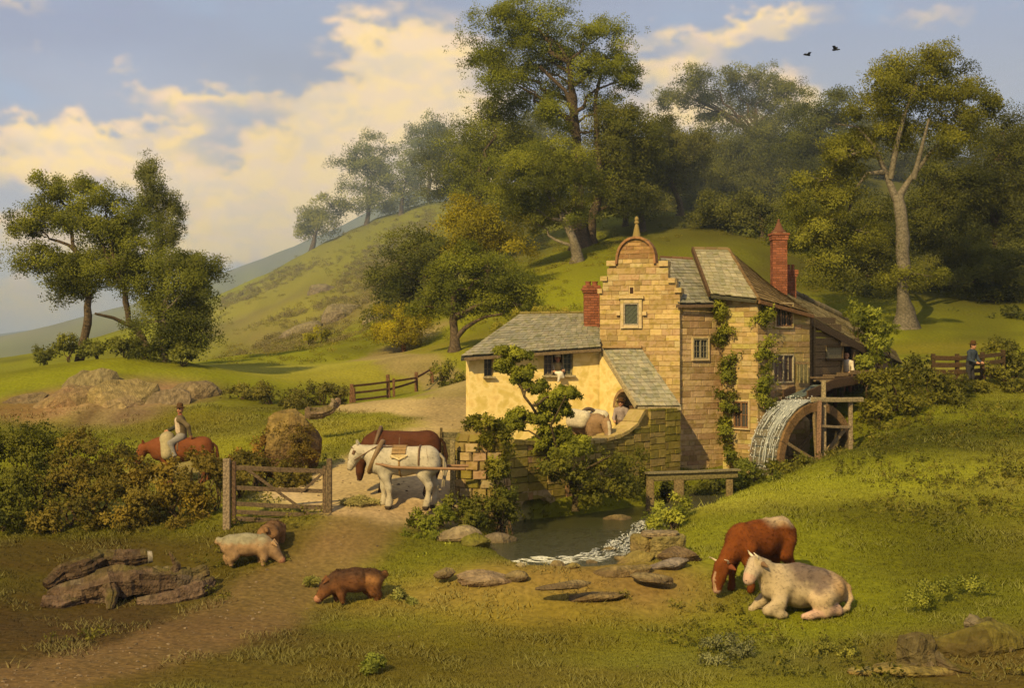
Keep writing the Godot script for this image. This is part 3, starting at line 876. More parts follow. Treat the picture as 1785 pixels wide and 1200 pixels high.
	for e in [[1232, 372, 112, "grey-green tree filling the slope right of the slanting tree", [[1232, 300, 52, 34], [1205, 328, 40, 24], [1262, 322, 46, 28], [1232, 345, 46, 16]]],
		[1310, 360, 112, "soft olive tree on the bank just left of the chimney cap", [[1308, 305, 46, 26], [1338, 322, 44, 24], [1285, 330, 36, 20], [1320, 345, 40, 14]]],
		[1378, 352, 118, "low dim tree under the rounded dark tree by the chimney", [[1378, 300, 48, 34], [1350, 330, 36, 20], [1402, 318, 40, 30]]],
		[1480, 330, 122, "dim tree seen through the great beech's drooping boughs", [[1482, 232, 52, 36], [1510, 270, 46, 34], [1470, 290, 50, 30], [1530, 240, 40, 30]]],
		[1600, 330, 118, "dim round tree behind the great beech's fork", [[1600, 262, 56, 36], [1560, 290, 44, 30], [1640, 282, 50, 30], [1600, 310, 60, 18]]],
		[1540, 500, 96, "shadowy tree low behind the great beech's trunk", [[1550, 370, 48, 38], [1530, 420, 46, 36], [1580, 430, 46, 36], [1556, 470, 56, 26]]],
		[1090, 372, 104, "misty tree rising directly behind the gable's finial", [[1090, 288, 52, 34], [1060, 312, 40, 26], [1122, 318, 42, 24], [1090, 340, 46, 16]]],
		[1160, 352, 124, "far misty tree above the thicket, left of the slanting tree", [[1150, 262, 46, 34], [1185, 285, 40, 30], [1130, 300, 40, 24]]],
		[1268, 420, 98, "low spreading tree on open ground left of the chimney", [[1262, 360, 46, 24], [1240, 382, 34, 14], [1292, 380, 36, 16]]],
		[1330, 430, 96, "dark bushy tree just behind the brick chimney stack", [[1330, 362, 42, 26], [1308, 390, 34, 18], [1356, 388, 34, 20]]],
		[1440, 455, 94, "olive tree in the wood's shade above the barn roof", [[1432, 372, 50, 30], [1462, 402, 46, 28], [1410, 420, 40, 18]]],
		[1640, 560, 88, "dark tree low between the beech and the wood's dark end", [[1650, 505, 56, 26], [1618, 532, 40, 14], [1690, 530, 44, 16]]],
		[1500, 540, 80, "dark leafy tree standing over the barn's middle", [[1478, 500, 44, 22], [1450, 520, 34, 14], [1510, 520, 40, 18]]],
		[1772, 555, 82, "dark tree filling the wood's far end by the leafy corner", [[1770, 460, 48, 36], [1790, 520, 44, 30], [1748, 530, 40, 20]]],
		[1770, 330, 116, "hazy tree at the skyline past the dark tree's top", [[1768, 240, 50, 34], [1800, 262, 40, 34], [1730, 258, 40, 30]]],
		[1120, 400, 100, "dim tree low on the slope behind the gable's finial", [[1098, 330, 44, 26], [1075, 352, 36, 18], [1125, 352, 36, 18]]],
		[930, 330, 128, "hazy tree filling the gap left of the tallest trunk", [[920, 232, 56, 38], [960, 250, 50, 40], [900, 278, 52, 30], [970, 290, 46, 30]]]]:
		tree("tree", e[3], e[2], [[e[0], e[1], 5], [e[0] - 2, e[1] - 40, 4]], e[4], Color(0.05, 0.05, 0.016), Color(0.11, 0.10, 0.026), {"size": 1.25, "density": 0.75})
	var dark := Color(0.032, 0.033, 0.009)
	var dk2 := Color(0.085, 0.078, 0.014)
	tree("tree", "dark tree whose top reaches the sky at the wood's right end", 86, [[1738, 556, 8], [1736, 470, 7], [1740, 390, 5]], [[1752, 232, 52, 34], [1722, 282, 56, 38], [1775, 290, 50, 44], [1742, 342, 64, 40], [1702, 372, 50, 40], [1790, 372, 50, 44], [1745, 420, 60, 36]], dark, dk2, {"size": 1.0, "density": 0.9})
	tree("tree", "dark tree filling the wood just right of the great beech trunk", 84, [[1662, 552, 7], [1660, 480, 6], [1662, 410, 4]], [[1642, 312, 52, 32], [1682, 322, 46, 34], [1632, 362, 48, 36], [1680, 382, 52, 36], [1640, 422, 56, 36], [1690, 440, 46, 32], [1610, 402, 36, 40], [1660, 482, 56, 26]], dark, dk2, {"size": 1.0, "density": 0.9})
	tree("tree", "dark low-branched tree at the wood's edge beyond the blue figure", 80, [[1722, 558, 9], [1724, 520, 6], [1722, 478, 4]], [[1712, 452, 50, 26], [1752, 470, 46, 30], [1692, 492, 42, 22], [1770, 512, 44, 26], [1730, 500, 40, 18]], dark, dk2, {"size": 0.95, "density": 0.9, "bark": Color(0.16, 0.10, 0.05)})
	tree("tree", "dark tree in the gap between barn roof and great beech", 82, [[1512, 548, 7], [1510, 490, 6], [1512, 440, 4]], [[1512, 392, 46, 34], [1482, 430, 42, 36], [1532, 442, 38, 40], [1500, 482, 50, 30], [1542, 492, 34, 26], [1465, 470, 36, 30], [1610, 520, 36, 20]], dark, Color(0.095, 0.085, 0.016), {"size": 0.95, "density": 0.9})
	tree("tree", "deep green tree shading the slope behind the barn ridge", 92, [[1402, 476, 6], [1400, 440, 5], [1402, 410, 4]], [[1402, 400, 48, 32], [1362, 422, 40, 26], [1432, 430, 44, 34], [1392, 452, 50, 22], [1440, 470, 40, 26]], Color(0.038, 0.042, 0.008), Color(0.10, 0.10, 0.015), mid)
	# clump on the mound at the left
	tree("tree", "tall tree of separate rounded tiers, leftmost on the mound", 65, [[140, 614, 8], [152, 565, 7], [153, 520, 6], [146, 470, 5], [120, 425, 4], [112, 370, 3]], [[85, 322, 34, 18], [125, 328, 30, 22], [62, 372, 36, 22], [105, 382, 42, 22], [48, 398, 28, 14], [62, 452, 44, 16], [95, 462, 40, 22], [130, 462, 36, 26], [112, 500, 42, 18], [150, 500, 30, 18]], Color(0.06, 0.06, 0.014), Color(0.15, 0.14, 0.02), {"size": 0.8, "spread": 1.12, "limbs": [[[146, 470, 4], [120, 470, 2], [85, 462, 2], [55, 472, 1]]]})
	tree("tree", "crooked forked tree arching in the middle of the mound clump", 63, [[256, 618, 8], [245, 585, 7], [225, 560, 5], [222, 510, 5], [212, 470, 4]], [[192, 362, 44, 24], [225, 388, 36, 24], [165, 392, 40, 22], [205, 412, 50, 18], [182, 440, 44, 20], [228, 440, 42, 24], [190, 470, 36, 16], [245, 470, 36, 20], [208, 485, 26, 14]], Color(0.06, 0.06, 0.014), Color(0.15, 0.14, 0.02), {"size": 0.78, "spread": 1.15, "limbs": [[[235, 572, 4], [205, 555, 3], [180, 548, 2]], [[222, 510, 4], [200, 480, 3], [175, 470, 2]]]})
	tree("tree", "dense low-crowned tree on the right end of the mound", 62, [[288, 618, 5], [290, 580, 4], [292, 545, 3]], [[292, 452, 46, 28], [332, 462, 42, 28], [312, 492, 56, 30], [352, 498, 30, 20], [282, 522, 46, 30], [330, 542, 42, 28], [292, 560, 48, 26], [340, 580, 36, 22], [312, 600, 46, 18]], Color(0.052, 0.054, 0.014), Color(0.135, 0.128, 0.02), {"size": 0.78, "spread": 1.12, "bark": Color(0.34, 0.28, 0.2)})
	tree("poplar_tree", "narrow upright poplar rising behind the mound clump", 72, [[285, 600, 5], [282, 470, 4], [276, 400, 3], [268, 340, 2]], [[262, 302, 20, 20], [265, 330, 24, 22], [258, 352, 20, 18], [275, 372, 22, 26], [300, 362, 14, 22], [302, 400, 18, 26], [282, 412, 24, 24]], Color(0.065, 0.066, 0.024), Color(0.13, 0.122, 0.038), {"size": 0.7, "flat": 1.2})
	# undergrowth and hedges far off
	bush("bush", "dim rounded scrub at the foot of the mound clump's trees", [[215, 600, 63, 36, 18], [120, 600, 64, 30, 14], [250, 612, 62, 40, 12], [170, 608, 63, 34, 14], [320, 615, 61, 30, 14], [80, 618, 64, 30, 10]], Color(0.055, 0.056, 0.016), Color(0.12, 0.11, 0.022), {"size": 0.95, "density": 1.4})
	bush("hedge", "dark untidy hedge across the pasture beyond the mossy heap", [[420, 688, 54, 34, 16], [470, 692, 53, 36, 20], [520, 690, 52.5, 36, 24], [560, 688, 53, 30, 20], [590, 692, 53, 18, 20], [500, 712, 51.5, 36, 14]], Color(0.065, 0.055, 0.016), Color(0.135, 0.105, 0.026), {"category": "hedge", "size": 0.8, "density": 0.8})
	bush("bush", "round green bush beside the cottage's far corner on the path", [[775, 655, 58, 28, 20], [800, 668, 57, 22, 16]], Color(0.06, 0.056, 0.012), Color(0.14, 0.12, 0.02), {"size": 0.9, "density": 0.8})
	bush("bush", "small golden bush where the heath meets the far pasture", [[558, 580, 92, 16, 9], [540, 588, 92, 14, 7]], Color(0.13, 0.11, 0.01), Color(0.25, 0.2, 0.015), {"size": 1.2, "density": 0.5})
	bush("bush", "long shadowy thicket on the slope below the wood", [[1190, 402, 100, 40, 12], [1250, 402, 100, 46, 16], [1300, 410, 96, 36, 18]], Color(0.045, 0.047, 0.014), Color(0.085, 0.08, 0.02), {"size": 1.4, "density": 0.35})
	bush("bush", "thicket under the dark trees at the wood's right edge", [[1640, 560, 76, 40, 18], [1690, 565, 75, 36, 14], [1760, 560, 74, 44, 24], [1600, 556, 77, 30, 16], [1520, 565, 74, 30, 20]], dark, Color(0.07, 0.065, 0.013), {"size": 1.2, "density": 0.4})
	bush("bush", "leafy young tree growing close against the barn's far end", [[1492, 548, 50, 26, 20], [1522, 560, 50.5, 26, 24], [1512, 592, 50, 28, 24], [1532, 615, 49.5, 26, 22], [1545, 575, 51, 20, 20], [1505, 630, 49, 22, 20]], Color(0.065, 0.068, 0.011), Color(0.17, 0.16, 0.024), {"size": 1.05, "density": 0.7})

func make_shrubs() -> void:
	var br1 := Color(0.05, 0.042, 0.010)
	var br2 := Color(0.125, 0.085, 0.018)
	var hg := {"category": "bush", "size": 0.72, "density": 0.85}
	# the bramble hedge on the left
	bush("bush", "dark green bush bulging at the hedge's outer end", [[20, 780, 34.5, 60, 42], [70, 800, 34.2, 50, 44], [-30, 800, 34, 50, 50], [40, 850, 33.8, 60, 50], [0, 890, 33.4, 60, 40]], Color(0.04, 0.04, 0.008), Color(0.10, 0.088, 0.013), hg)
	bush("bush", "brownish bramble bush with twiggy top, second along the hedge", [[140, 785, 34.3, 44, 36], [180, 800, 34.2, 44, 44], [120, 840, 33.9, 50, 46], [170, 870, 33.5, 56, 44], [100, 900, 33.3, 50, 30]], br1, br2, hg)
	bush("bush", "rust-tinged bramble bush below the red horse's head", [[238, 830, 34.2, 36, 28], [225, 850, 33.8, 46, 42], [262, 880, 33.4, 50, 40], [220, 905, 33.2, 46, 26]], br1, Color(0.15, 0.098, 0.02), hg)
	bush("bush", "low yellow-brown bramble bush against the gate's hinge post", [[300, 822, 34.2, 36, 24], [345, 808, 34.1, 36, 24], [375, 814, 33.9, 26, 28], [310, 862, 33.6, 46, 36], [355, 880, 33.3, 34, 36], [320, 905, 33.0, 50, 22]], Color(0.065, 0.048, 0.011), Color(0.18, 0.115, 0.02), hg)
	bush("bush", "ragged growth behind the gate under the mossy heap", [[420, 800, 36.5, 34, 22], [450, 815, 36.3, 34, 22], [500, 828, 36.3, 40, 22], [540, 838, 36.3, 28, 22], [420, 850, 35.6, 32, 30]], Color(0.055, 0.045, 0.011), Color(0.135, 0.095, 0.02), hg)
	# by the pool
	var pool := {"size": 0.66, "density": 0.9}
	bush("bush", "bushy plant spilling beside the track's near corner by white horse", [[735, 912, 32.4, 30, 22], [772, 895, 32.8, 26, 24], [715, 935, 32.0, 22, 14], [752, 930, 32.0, 26, 16]], Color(0.055, 0.06, 0.009), Color(0.16, 0.15, 0.02), pool)
	bush("bush", "tall dark bush climbing the foot of the ruined pier", [[795, 880, 33.6, 24, 22], [835, 885, 33.6, 34, 28], [875, 862, 34.0, 24, 40], [868, 815, 34.2, 14, 26], [888, 890, 34.0, 18, 22], [815, 902, 33.3, 24, 18]], Color(0.045, 0.046, 0.010), Color(0.115, 0.10, 0.016), pool)
	bush("bush", "pale low weeds beneath the flat rocks by the pool's edge", [[765, 968, 31.0, 26, 12], [740, 978, 30.6, 24, 9], [795, 962, 31.2, 20, 10]], Color(0.085, 0.085, 0.012), Color(0.23, 0.21, 0.03), pool)
	# the elder in front of the cottage
	tree("elder_tree", "slender leaning elder tree in front of the cream cottage wall", 37.2, [[1003, 872, 4], [985, 812, 4], [972, 790, 3.5], [945, 740, 3], [915, 690, 2.5], [893, 650, 2]], [[900, 618, 26, 14], [880, 640, 24, 14], [872, 612, 16, 8], [912, 650, 26, 12], [932, 672, 30, 12], [985, 684, 26, 12], [955, 700, 32, 14], [905, 725, 30, 12], [945, 728, 34, 14], [985, 716, 22, 12], [890, 742, 26, 10], [958, 760, 44, 16], [990, 782, 40, 16], [930, 775, 30, 12], [1010, 770, 22, 12], [900, 662, 20, 10]], Color(0.07, 0.07, 0.010), Color(0.21, 0.19, 0.025), {"foot": true, "spread": 0.72, "size": 0.72, "density": 15.0, "leaf": 4, "bark": Color(0.13, 0.095, 0.05), "limbs": [[[972, 790, 3], [960, 740, 2], [985, 690, 1.4]], [[945, 740, 2.4], [905, 735, 1.5]], [[1000, 850, 3], [1020, 815, 2], [1060, 790, 1.4]]]})
	bush("bush", "broad dark bush hanging on the retaining wall above the pool", [[965, 815, 36.4, 30, 22], [1010, 830, 36.6, 40, 26], [1050, 812, 37.2, 34, 22], [1065, 845, 37.2, 40, 26], [1030, 858, 36.9, 30, 16], [1095, 800, 38.4, 28, 18], [1090, 855, 37.8, 28, 14], [1115, 835, 38.4, 22, 18]], Color(0.05, 0.048, 0.010), Color(0.135, 0.115, 0.018), {"size": 0.75, "density": 0.85, "nostem": true})
	bush("bush", "light green bush in front of the plank's square post", [[1150, 888, 34.3, 28, 22], [1178, 905, 33.6, 26, 18], [1140, 915, 33.2, 22, 14], [1185, 880, 34.4, 18, 18]], Color(0.075, 0.08, 0.012), Color(0.24, 0.215, 0.035), pool)
	bush("bush", "dark leafy bush under the foot of the waterwheel", [[1285, 838, 39.4, 26, 24], [1315, 828, 39.8, 30, 26], [1300, 815, 40.3, 20, 16], [1340, 842, 39.6, 22, 18]], Color(0.045, 0.05, 0.010), Color(0.125, 0.118, 0.02), {"size": 0.75, "density": 0.9})
	bush("bush", "shadowy undergrowth filling the race behind the footbridge", [[1165, 855, 40.0, 28, 16], [1205, 850, 40.2, 34, 20], [1250, 845, 40.4, 30, 20], [1225, 868, 39.3, 30, 12]], Color(0.032, 0.032, 0.008), Color(0.085, 0.078, 0.014), {"size": 0.8, "density": 0.8})
	bush("bush", "olive bush spreading along the bank below the wheel's trestle", [[1370, 822, 40.3, 30, 22], [1405, 810, 40.8, 26, 20], [1385, 842, 39.8, 40, 16], [1350, 815, 40.6, 20, 16]], Color(0.06, 0.055, 0.011), Color(0.14, 0.12, 0.018), {"size": 0.75, "density": 0.85})
	bush("bush", "tangle of shrubs on the bank right of the trestle", [[1520, 675, 46.0, 34, 30], [1560, 672, 46.2, 36, 28], [1530, 715, 45.4, 40, 30], [1580, 710, 45.6, 40, 30], [1545, 745, 44.6, 40, 16]], Color(0.055, 0.05, 0.010), Color(0.14, 0.115, 0.017), {"size": 1.05, "density": 0.6})
	bush("bush", "dark shrubs along the dark rail fence below the wood", [[1615, 668, 47.6, 36, 24], [1655, 672, 48.0, 36, 26], [1622, 705, 46.8, 44, 22], [1675, 695, 47.2, 36, 26], [1590, 640, 49.0, 26, 16]], Color(0.036, 0.035, 0.008), Color(0.10, 0.085, 0.013), {"size": 1.05, "density": 0.6})
	bush("bush", "shrubs at the meadow's upper right corner past the blue figure", [[1742, 610, 52, 34, 20], [1768, 630, 51, 34, 34], [1752, 660, 49.6, 40, 26], [1780, 680, 48.8, 40, 22], [1715, 675, 48.8, 26, 20]], Color(0.045, 0.042, 0.009), Color(0.12, 0.10, 0.015), {"size": 1.05, "density": 0.6})

# heather, bracken and weeds
func scatter(called: String, label: String, category: String, kind: int, count: int, u0: float, u1: float, d0: float, d1: float, size: float, a: Color, b: Color, thr: float) -> void:
	var s := Spray.new()
	var tries := 0
	while s.at.size() < count * 4 and tries < count * 12:
		tries += 1
		var p := P(rf(u0, u1), 600, sqrt(rf(d0 * d0, d1 * d1)))
		if nz.get_noise_2d(p.x * 5.0 + 70.0, p.z * 4.0) < thr or on_track(p.x, p.z): continue
		p.y = ground(p.x, p.z)
		var k := rf(0.6, 1.3) * size
		var c := a.lerp(b, rng.randf())
		for i in 4:
			s.at.append(p + Vector3(rf(-0.5, 0.5), rf(0.0, 0.25), rf(-0.5, 0.5)) * k)
			s.sc.append(k * rf(0.6, 1.0))
			s.col.append(c * rf(0.85, 1.2))
			s.dir.append(Vector3(rf(-0.3, 0.3), 1, rf(-0.3, 0.3)).normalized())
	var o := Node3D.new()
	o.name = numbered(called)
	add_child(o, true)
	tag(o, label, category)
	stuff(o)
	foliage(o, "sprigs", s, kind)

func make_heath() -> void:
	scatter("heather", "purplish brown heather over the slope of the hill", "heather", 0, 1500, 385, 760, 88, 148, 0.6, Color(0.27, 0.215, 0.11), Color(0.30, 0.255, 0.08), 0.14)
	scatter("bracken", "green and tawny bracken dotting the hillside under the trees", "bracken", 0, 1500, 380, 1500, 72, 150, 0.55, Color(0.19, 0.18, 0.02), Color(0.30, 0.24, 0.035), -0.15)
	scatter("wild_plants", "low leafy weeds scattered through the pasture", "weeds", 1, 420, -20, 1800, 21.5, 46, 0.75, Color(0.11, 0.11, 0.014), Color(0.24, 0.205, 0.03), 0.05)
	for q in [["blue-grey leafed clump of weeds in the grass below the red cow", [[1262, 1125, 24.0, 40, 14], [1300, 1140, 23.6, 36, 14], [1240, 1150, 23.3, 30, 12]], Color(0.085, 0.08, 0.045), Color(0.20, 0.18, 0.10)], ["spiky pale weed clump in front of the lying cow", [[1440, 1128, 23.9, 34, 12], [1480, 1140, 23.6, 26, 10]], Color(0.11, 0.10, 0.02), Color(0.28, 0.24, 0.06)],
		["flowering weed clump in the meadow upslope of the corner boulder", [[1640, 1030, 26.6, 46, 14], [1690, 1018, 27.0, 34, 12], [1610, 1045, 26.2, 30, 9]], Color(0.10, 0.10, 0.012), Color(0.25, 0.23, 0.05)], ["small leafy weed on the lower edge of the pasture, mid-way along", [[655, 1150, 22.7, 18, 12], [640, 1160, 22.5, 14, 8]], Color(0.09, 0.10, 0.014), Color(0.22, 0.21, 0.05)],
		["small weed tuft on the bank by the brown pig's tail", [[700, 1040, 27.8, 16, 9], [718, 1050, 27.5, 12, 7]], Color(0.09, 0.09, 0.02), Color(0.25, 0.22, 0.08)], ["little thistle-like weed between the pale pig and brown pig", [[540, 1012, 29.0, 10, 8], [552, 1016, 28.9, 8, 6]], Color(0.10, 0.09, 0.02), Color(0.26, 0.22, 0.08)]]:
		bush("weed", q[0], q[1], q[2] * 0.8, q[3] * 0.8, {"category": "weed", "size": 0.7, "leaf": 3, "nostem": true, "density": 1.3})

# ------------------------------------------------------------------ grass
func make_grass() -> void:
	var b := MB.new()
	for i in 11:
		var a := rf(0, TAU)
		var o := Vector3(rf(-0.5, 0.5), 0, rf(-0.5, 0.5)) * 0.22
		var out := Vector3(cos(a), 0, sin(a))
		var h := rf(0.55, 1.0)
		var s := Vector3(-sin(a), 0, cos(a)) * 0.006
		var tip := o + out * rf(0.3, 0.7) * 0.1 + Vector3(0, 0.075 * h, 0)
		var nn := (Vector3.UP + out * 0.12).normalized()
		b.t(o - s, o + s, tip, nn, nn, nn, Color(1, 1, 1) * rf(0.85, 1.15))
	var tuft := b.mesh()
	tuft.surface_set_material(0, M.grass)
	var quick := MEADOW
	for pass_no in 2:
		var mm := MultiMesh.new()
		mm.transform_format = MultiMesh.TRANSFORM_3D
		mm.use_colors = true
		mm.mesh = tuft
		var where := []
		var cols := PackedColorArray()
		var want := 110000 if pass_no == 0 else 6000
		var tries := 0
		while where.size() < want and tries < want * 3:
			tries += 1
			var d := 18.0 + 34.0 * pow(rng.randf(), 1.25)
			var x := rf(-0.47, 0.47) * d
			var y := ground(x, -d)
			var c := near_color(x, -d)
			if on_track(x, -d): continue
			if pass_no == 0 and c.r > c.g * 1.3 and rng.randf() < 0.85: continue
			if y < 0.36 and x > -1.0 and x < 6.5 and d > 28.5 and d < 42.0: continue
			var s := rf(0.5, 1.0) * (0.75 + d / 70.0)
			if pass_no == 1:
				if nz.get_noise_2d(x * 40.0, d * 40.0) < 0.12: continue
				s *= rf(1.6, 2.6)
				c = c.lerp(Color(0.21, 0.19, 0.05), 0.45)
			where.append(Transform3D(Basis(Vector3.UP, rf(0, TAU)).scaled(Vector3(s, s * rf(0.5, 0.9), s)), Vector3(x, y - 0.01, -d)))
			cols.append(c * rf(1.0, 1.45))
		mm.instance_count = where.size()
		for i in where.size():
			mm.set_instance_transform(i, where[i])
			mm.set_instance_color(i, cols[i])
		var o := MultiMeshInstance3D.new()
		o.multimesh = mm
		o.name = "grass" if pass_no == 0 else "tall_grass"
		add_child(o, true)
		tag(o, "short cropped olive grass of the foreground pasture" if pass_no == 0 else "taller dry grass tufts scattered over the pasture", "grass")
		stuff(o)


func make_pebbles() -> void:
	var mm := MultiMesh.new()
	mm.transform_format = MultiMesh.TRANSFORM_3D
	mm.use_colors = true
	var b := rock_mesh(Vector3.ZERO, Vector3.ONE, Color.WHITE, Color.WHITE, 4.0)
	var m := b.mesh()
	m.surface_set_material(0, M.rock)
	mm.mesh = m
	var at := []
	var tries := 0
	while at.size() < 1100 and tries < 60000:
		tries += 1
		var d := 21.0 + 32.0 * rng.randf() * rng.randf()
		var x := rf(-0.4, 0.1) * d
		if not on_track(x, -d) and rng.randf() < 0.985: continue
		var s := 0.006 + 0.028 * pow(rng.randf(), 4.0)
		at.append(Transform3D(Basis.from_euler(Vector3(rf(-0.4, 0.4), rf(0, TAU), rf(-0.4, 0.4))).scaled(Vector3(s * rf(0.9, 1.6), s * 0.7, s)), Vector3(x, ground(x, -d) + s * 0.15, -d)))
	mm.instance_count = at.size()
	for i in at.size():
		mm.set_instance_transform(i, at[i])
		mm.set_instance_color(i, Color(0.36, 0.26, 0.15) * rf(0.6, 1.25))
	var o := MultiMeshInstance3D.new()
	o.multimesh = mm
	o.name = "pebbles"
	add_child(o, true)
	tag(o, "small stones strewn along the worn track", "gravel")
	stuff(o)

# ------------------------------------------------------------------ masonry
var STONEM := []
func make_stone_shapes() -> void:
	# a dressed stone, unit size, front at +z, edges worn back
	for i in 6:
		var b := MB.new()
		var e := 0.035
		var ey := 0.06
		var f := [Vector3(e * rf(0.6, 1.6), ey * rf(0.6, 1.6), rf(0.88, 1)), Vector3(1 - e * rf(0.6, 1.6), ey * rf(0.6, 1.6), rf(0.88, 1)), Vector3(1 - e * rf(0.6, 1.6), 1 - ey * rf(0.6, 1.6), rf(0.88, 1)), Vector3(e * rf(0.6, 1.6), 1 - ey * rf(0.6, 1.6), rf(0.88, 1))]
		var m := [Vector3(rf(0, 0.02), rf(0, 0.04), 0.55), Vector3(1 - rf(0, 0.02), rf(0, 0.04), 0.55), Vector3(1 - rf(0, 0.02), 1 - rf(0, 0.04), 0.55), Vector3(rf(0, 0.02), 1 - rf(0, 0.04), 0.55)]
		var c := Vector3(0.5, 0.5, -1.0)
		b.quad(f[0], f[1], f[2], f[3], c, Color.WHITE)
		for k in 4:
			var j := (k + 1) % 4
			b.quad(f[k], f[j], m[j], m[k], Vector3(0.5, 0.5, 0.3), Color.WHITE)
			b.quad(m[k], m[j], Vector3(m[j].x, m[j].y, 0), Vector3(m[k].x, m[k].y, 0), Vector3(0.5, 0.5, 0.3), Color.WHITE)
		STONEM.append(b.mesh())

var TINTED := {}
func tinted(base: Material, col: Color) -> Material:
	var key := "%s %.2f %.2f %.2f" % [base.resource_name, col.r, col.g, col.b]
	if not TINTED.has(key):
		var m: StandardMaterial3D = base.duplicate()
		m.albedo_color = col.linear_to_srgb()
		TINTED[key] = m
	return TINTED[key]

# courses of stone on the face A..B (A and B at the foot, left to right as seen from outside), heights measured from A
func courses(under: Node3D, called: String, A: Vector3, B: Vector3, y0: float, y1: float, lims: Array, holes: Array, ch: float, ln: float, dep: float, tones: Array, red_from := 1e9) -> int:
	# lims: [height, left, right] rows, going up; each holds from its height on
	var dir := (B - A)
	dir.y = 0
	var w := dir.length()
	dir = dir.normalized()
	var n := dir.cross(Vector3.UP)
	if n.z < 0.0: n = -n
	var y := y0
	var made := 0
	var org := under.position if under.get_parent() == self else (under.get_parent() as Node3D).position
	while y < y1 - 0.04:
		var h := minf(ch * rf(0.62, 1.22), y1 - y)
		if y1 - y - h < 0.07: h = y1 - y
		var lo := 0.0
		var hi := w
		for l in lims:
			if y + h * 0.5 >= l[0]:
				lo = l[1]
				hi = l[2]
		var spans := [[lo, hi]]
		for q in holes:
			if y + h * 0.6 > q[2] and y + h * 0.4 < q[3]:
				var nx := []
				for s in spans:
					if q[1] <= s[0] or q[0] >= s[1]:
						nx.append(s)
						continue
					if q[0] - s[0] > 0.05: nx.append([s[0], q[0]])
					if s[1] - q[1] > 0.05: nx.append([q[1], s[1]])
				spans = nx
		for s in spans:
			var x: float = s[0]
			while x < s[1] - 0.02:
				var l := ln * (rf(0.5, 1.1) if rng.randf() < 0.6 else rf(1.1, 2.0))
				if x == s[0] and rng.randf() < 0.5: l *= 0.6
				if s[1] - x - l < ln * 0.4: l = s[1] - x
				var o := MeshInstance3D.new()
				o.mesh = STONEM[rng.randi() % STONEM.size()]
				var gap := 0.004
				o.transform = Transform3D(Basis(dir * (l - gap), Vector3.UP * (h - gap), n * dep * rf(0.85, 1.1)), A + dir * (x + gap * 0.5) + Vector3.UP * (y + gap * 0.5) - org)
				var tone: Color = tones[rng.randi() % tones.size()]
				tone = tone * (0.9 + 0.22 * nz.get_noise_3dv((A + dir * x + Vector3.UP * y) * 55.0))
				if y > red_from: tone = tone * Color(0.76, 0.64, 0.64)
				o.material_override = tinted(M.stone, tone)
				o.name = part_name(under, called)
				under.add_child(o, true)
				made += 1
				x += l
		y += h
	return made

func flat(p: Vector3) -> Vector3:
	return Vector3(p.x, 0, p.z)

# an upright slab from A to B, face on A-B, thick behind; cols: [s0, s1, [[low at s0, low at s1, top at s0, top at s1], ...]]
func slab(b: MB, A: Vector3, B: Vector3, thick: float, cols: Array, col: Color) -> void:
	var dir := flat(B - A).normalized()
	var n := dir.cross(Vector3.UP)
	if n.z < 0.0: n = -n
	var a := flat(A)
	for c in cols:
		for q in c[2]:
			var p := [a + dir * c[0] + Vector3.UP * q[0], a + dir * c[1] + Vector3.UP * q[1], a + dir * c[1] + Vector3.UP * q[3], a + dir * c[0] + Vector3.UP * q[2]]
			b.hexa([p[0], p[1], p[2], p[3], p[0] - n * thick, p[1] - n * thick, p[2] - n * thick, p[3] - n * thick], col)

# a roof plane laid in overlapping courses; corners: eave left, eave right, ridge right, ridge left
func slates(under: Node3D, called: String, el: Vector3, er: Vector3, rr: Vector3, rl: Vector3, rows: int, size: float, a: Color, b: Color, m: Material, sag := 0.0) -> void:
	var org := under.position
	var base := MB.new()
	var nrm := (er - el).cross(rl - el).normalized()
	if nrm.y < 0.0: nrm = -nrm
	var dn := nrm * 0.07
	base.hexa([el - dn, er - dn, rr - dn, rl - dn, el - nrm * 0.17, er - nrm * 0.17, rr - nrm * 0.17, rl - nrm * 0.17], a * 0.7)
	part(under, "roof", base, M.timber, org)
	var s := MB.new()
	for i in rows:
		var t0 := float(i) / rows
		var t1 := float(i + 1.35) / rows
		t1 = minf(t1, 1.0)
		var l0 := el.lerp(rl, t0); var r0 := er.lerp(rr, t0)
		var l1 := el.lerp(rl, t1); var r1 := er.lerp(rr, t1)
		var w := l0.distance_to(r0)
		var cnt := maxi(int(w / size), 2)
		var off := rf(0, 0.5) / cnt
		for k in cnt + 1:
			var u0 := clampf((k - 0.5) / cnt + off, 0, 1)
			var u1 := clampf((k + 0.5) / cnt + off, 0, 1) 
			if u1 - u0 < 0.01: continue
			u1 -= 0.008 / w
			var up := nrm * rf(0.022, 0.04)
			var up1 := nrm * 0.006
			var drop := (l0 - l1).normalized() * rf(-0.012, 0.02)
			var sg := -nrm * sag * sin(t0 * PI)
			var sg1 := -nrm * sag * sin(t1 * PI)
			var p0 := l0.lerp(r0, u0) + up + drop + sg; var p1 := l0.lerp(r0, u1) + up + drop + sg
			var p2 := l1.lerp(r1, u1) + up1 + sg1; var p3 := l1.lerp(r1, u0) + up1 + sg1
			var col := a.lerp(b, rng.randf()) * rf(0.85, 1.12)
			var below := (p0 + p2) * 0.5 - nrm
			s.quad(p0, p1, p2, p3, below, col)
			s.quad(p0, p1, p1 - nrm * 0.028, p0 - nrm * 0.028, (p2 + p3) * 0.5, col)
	stuff(part(under, called, s, m, org))

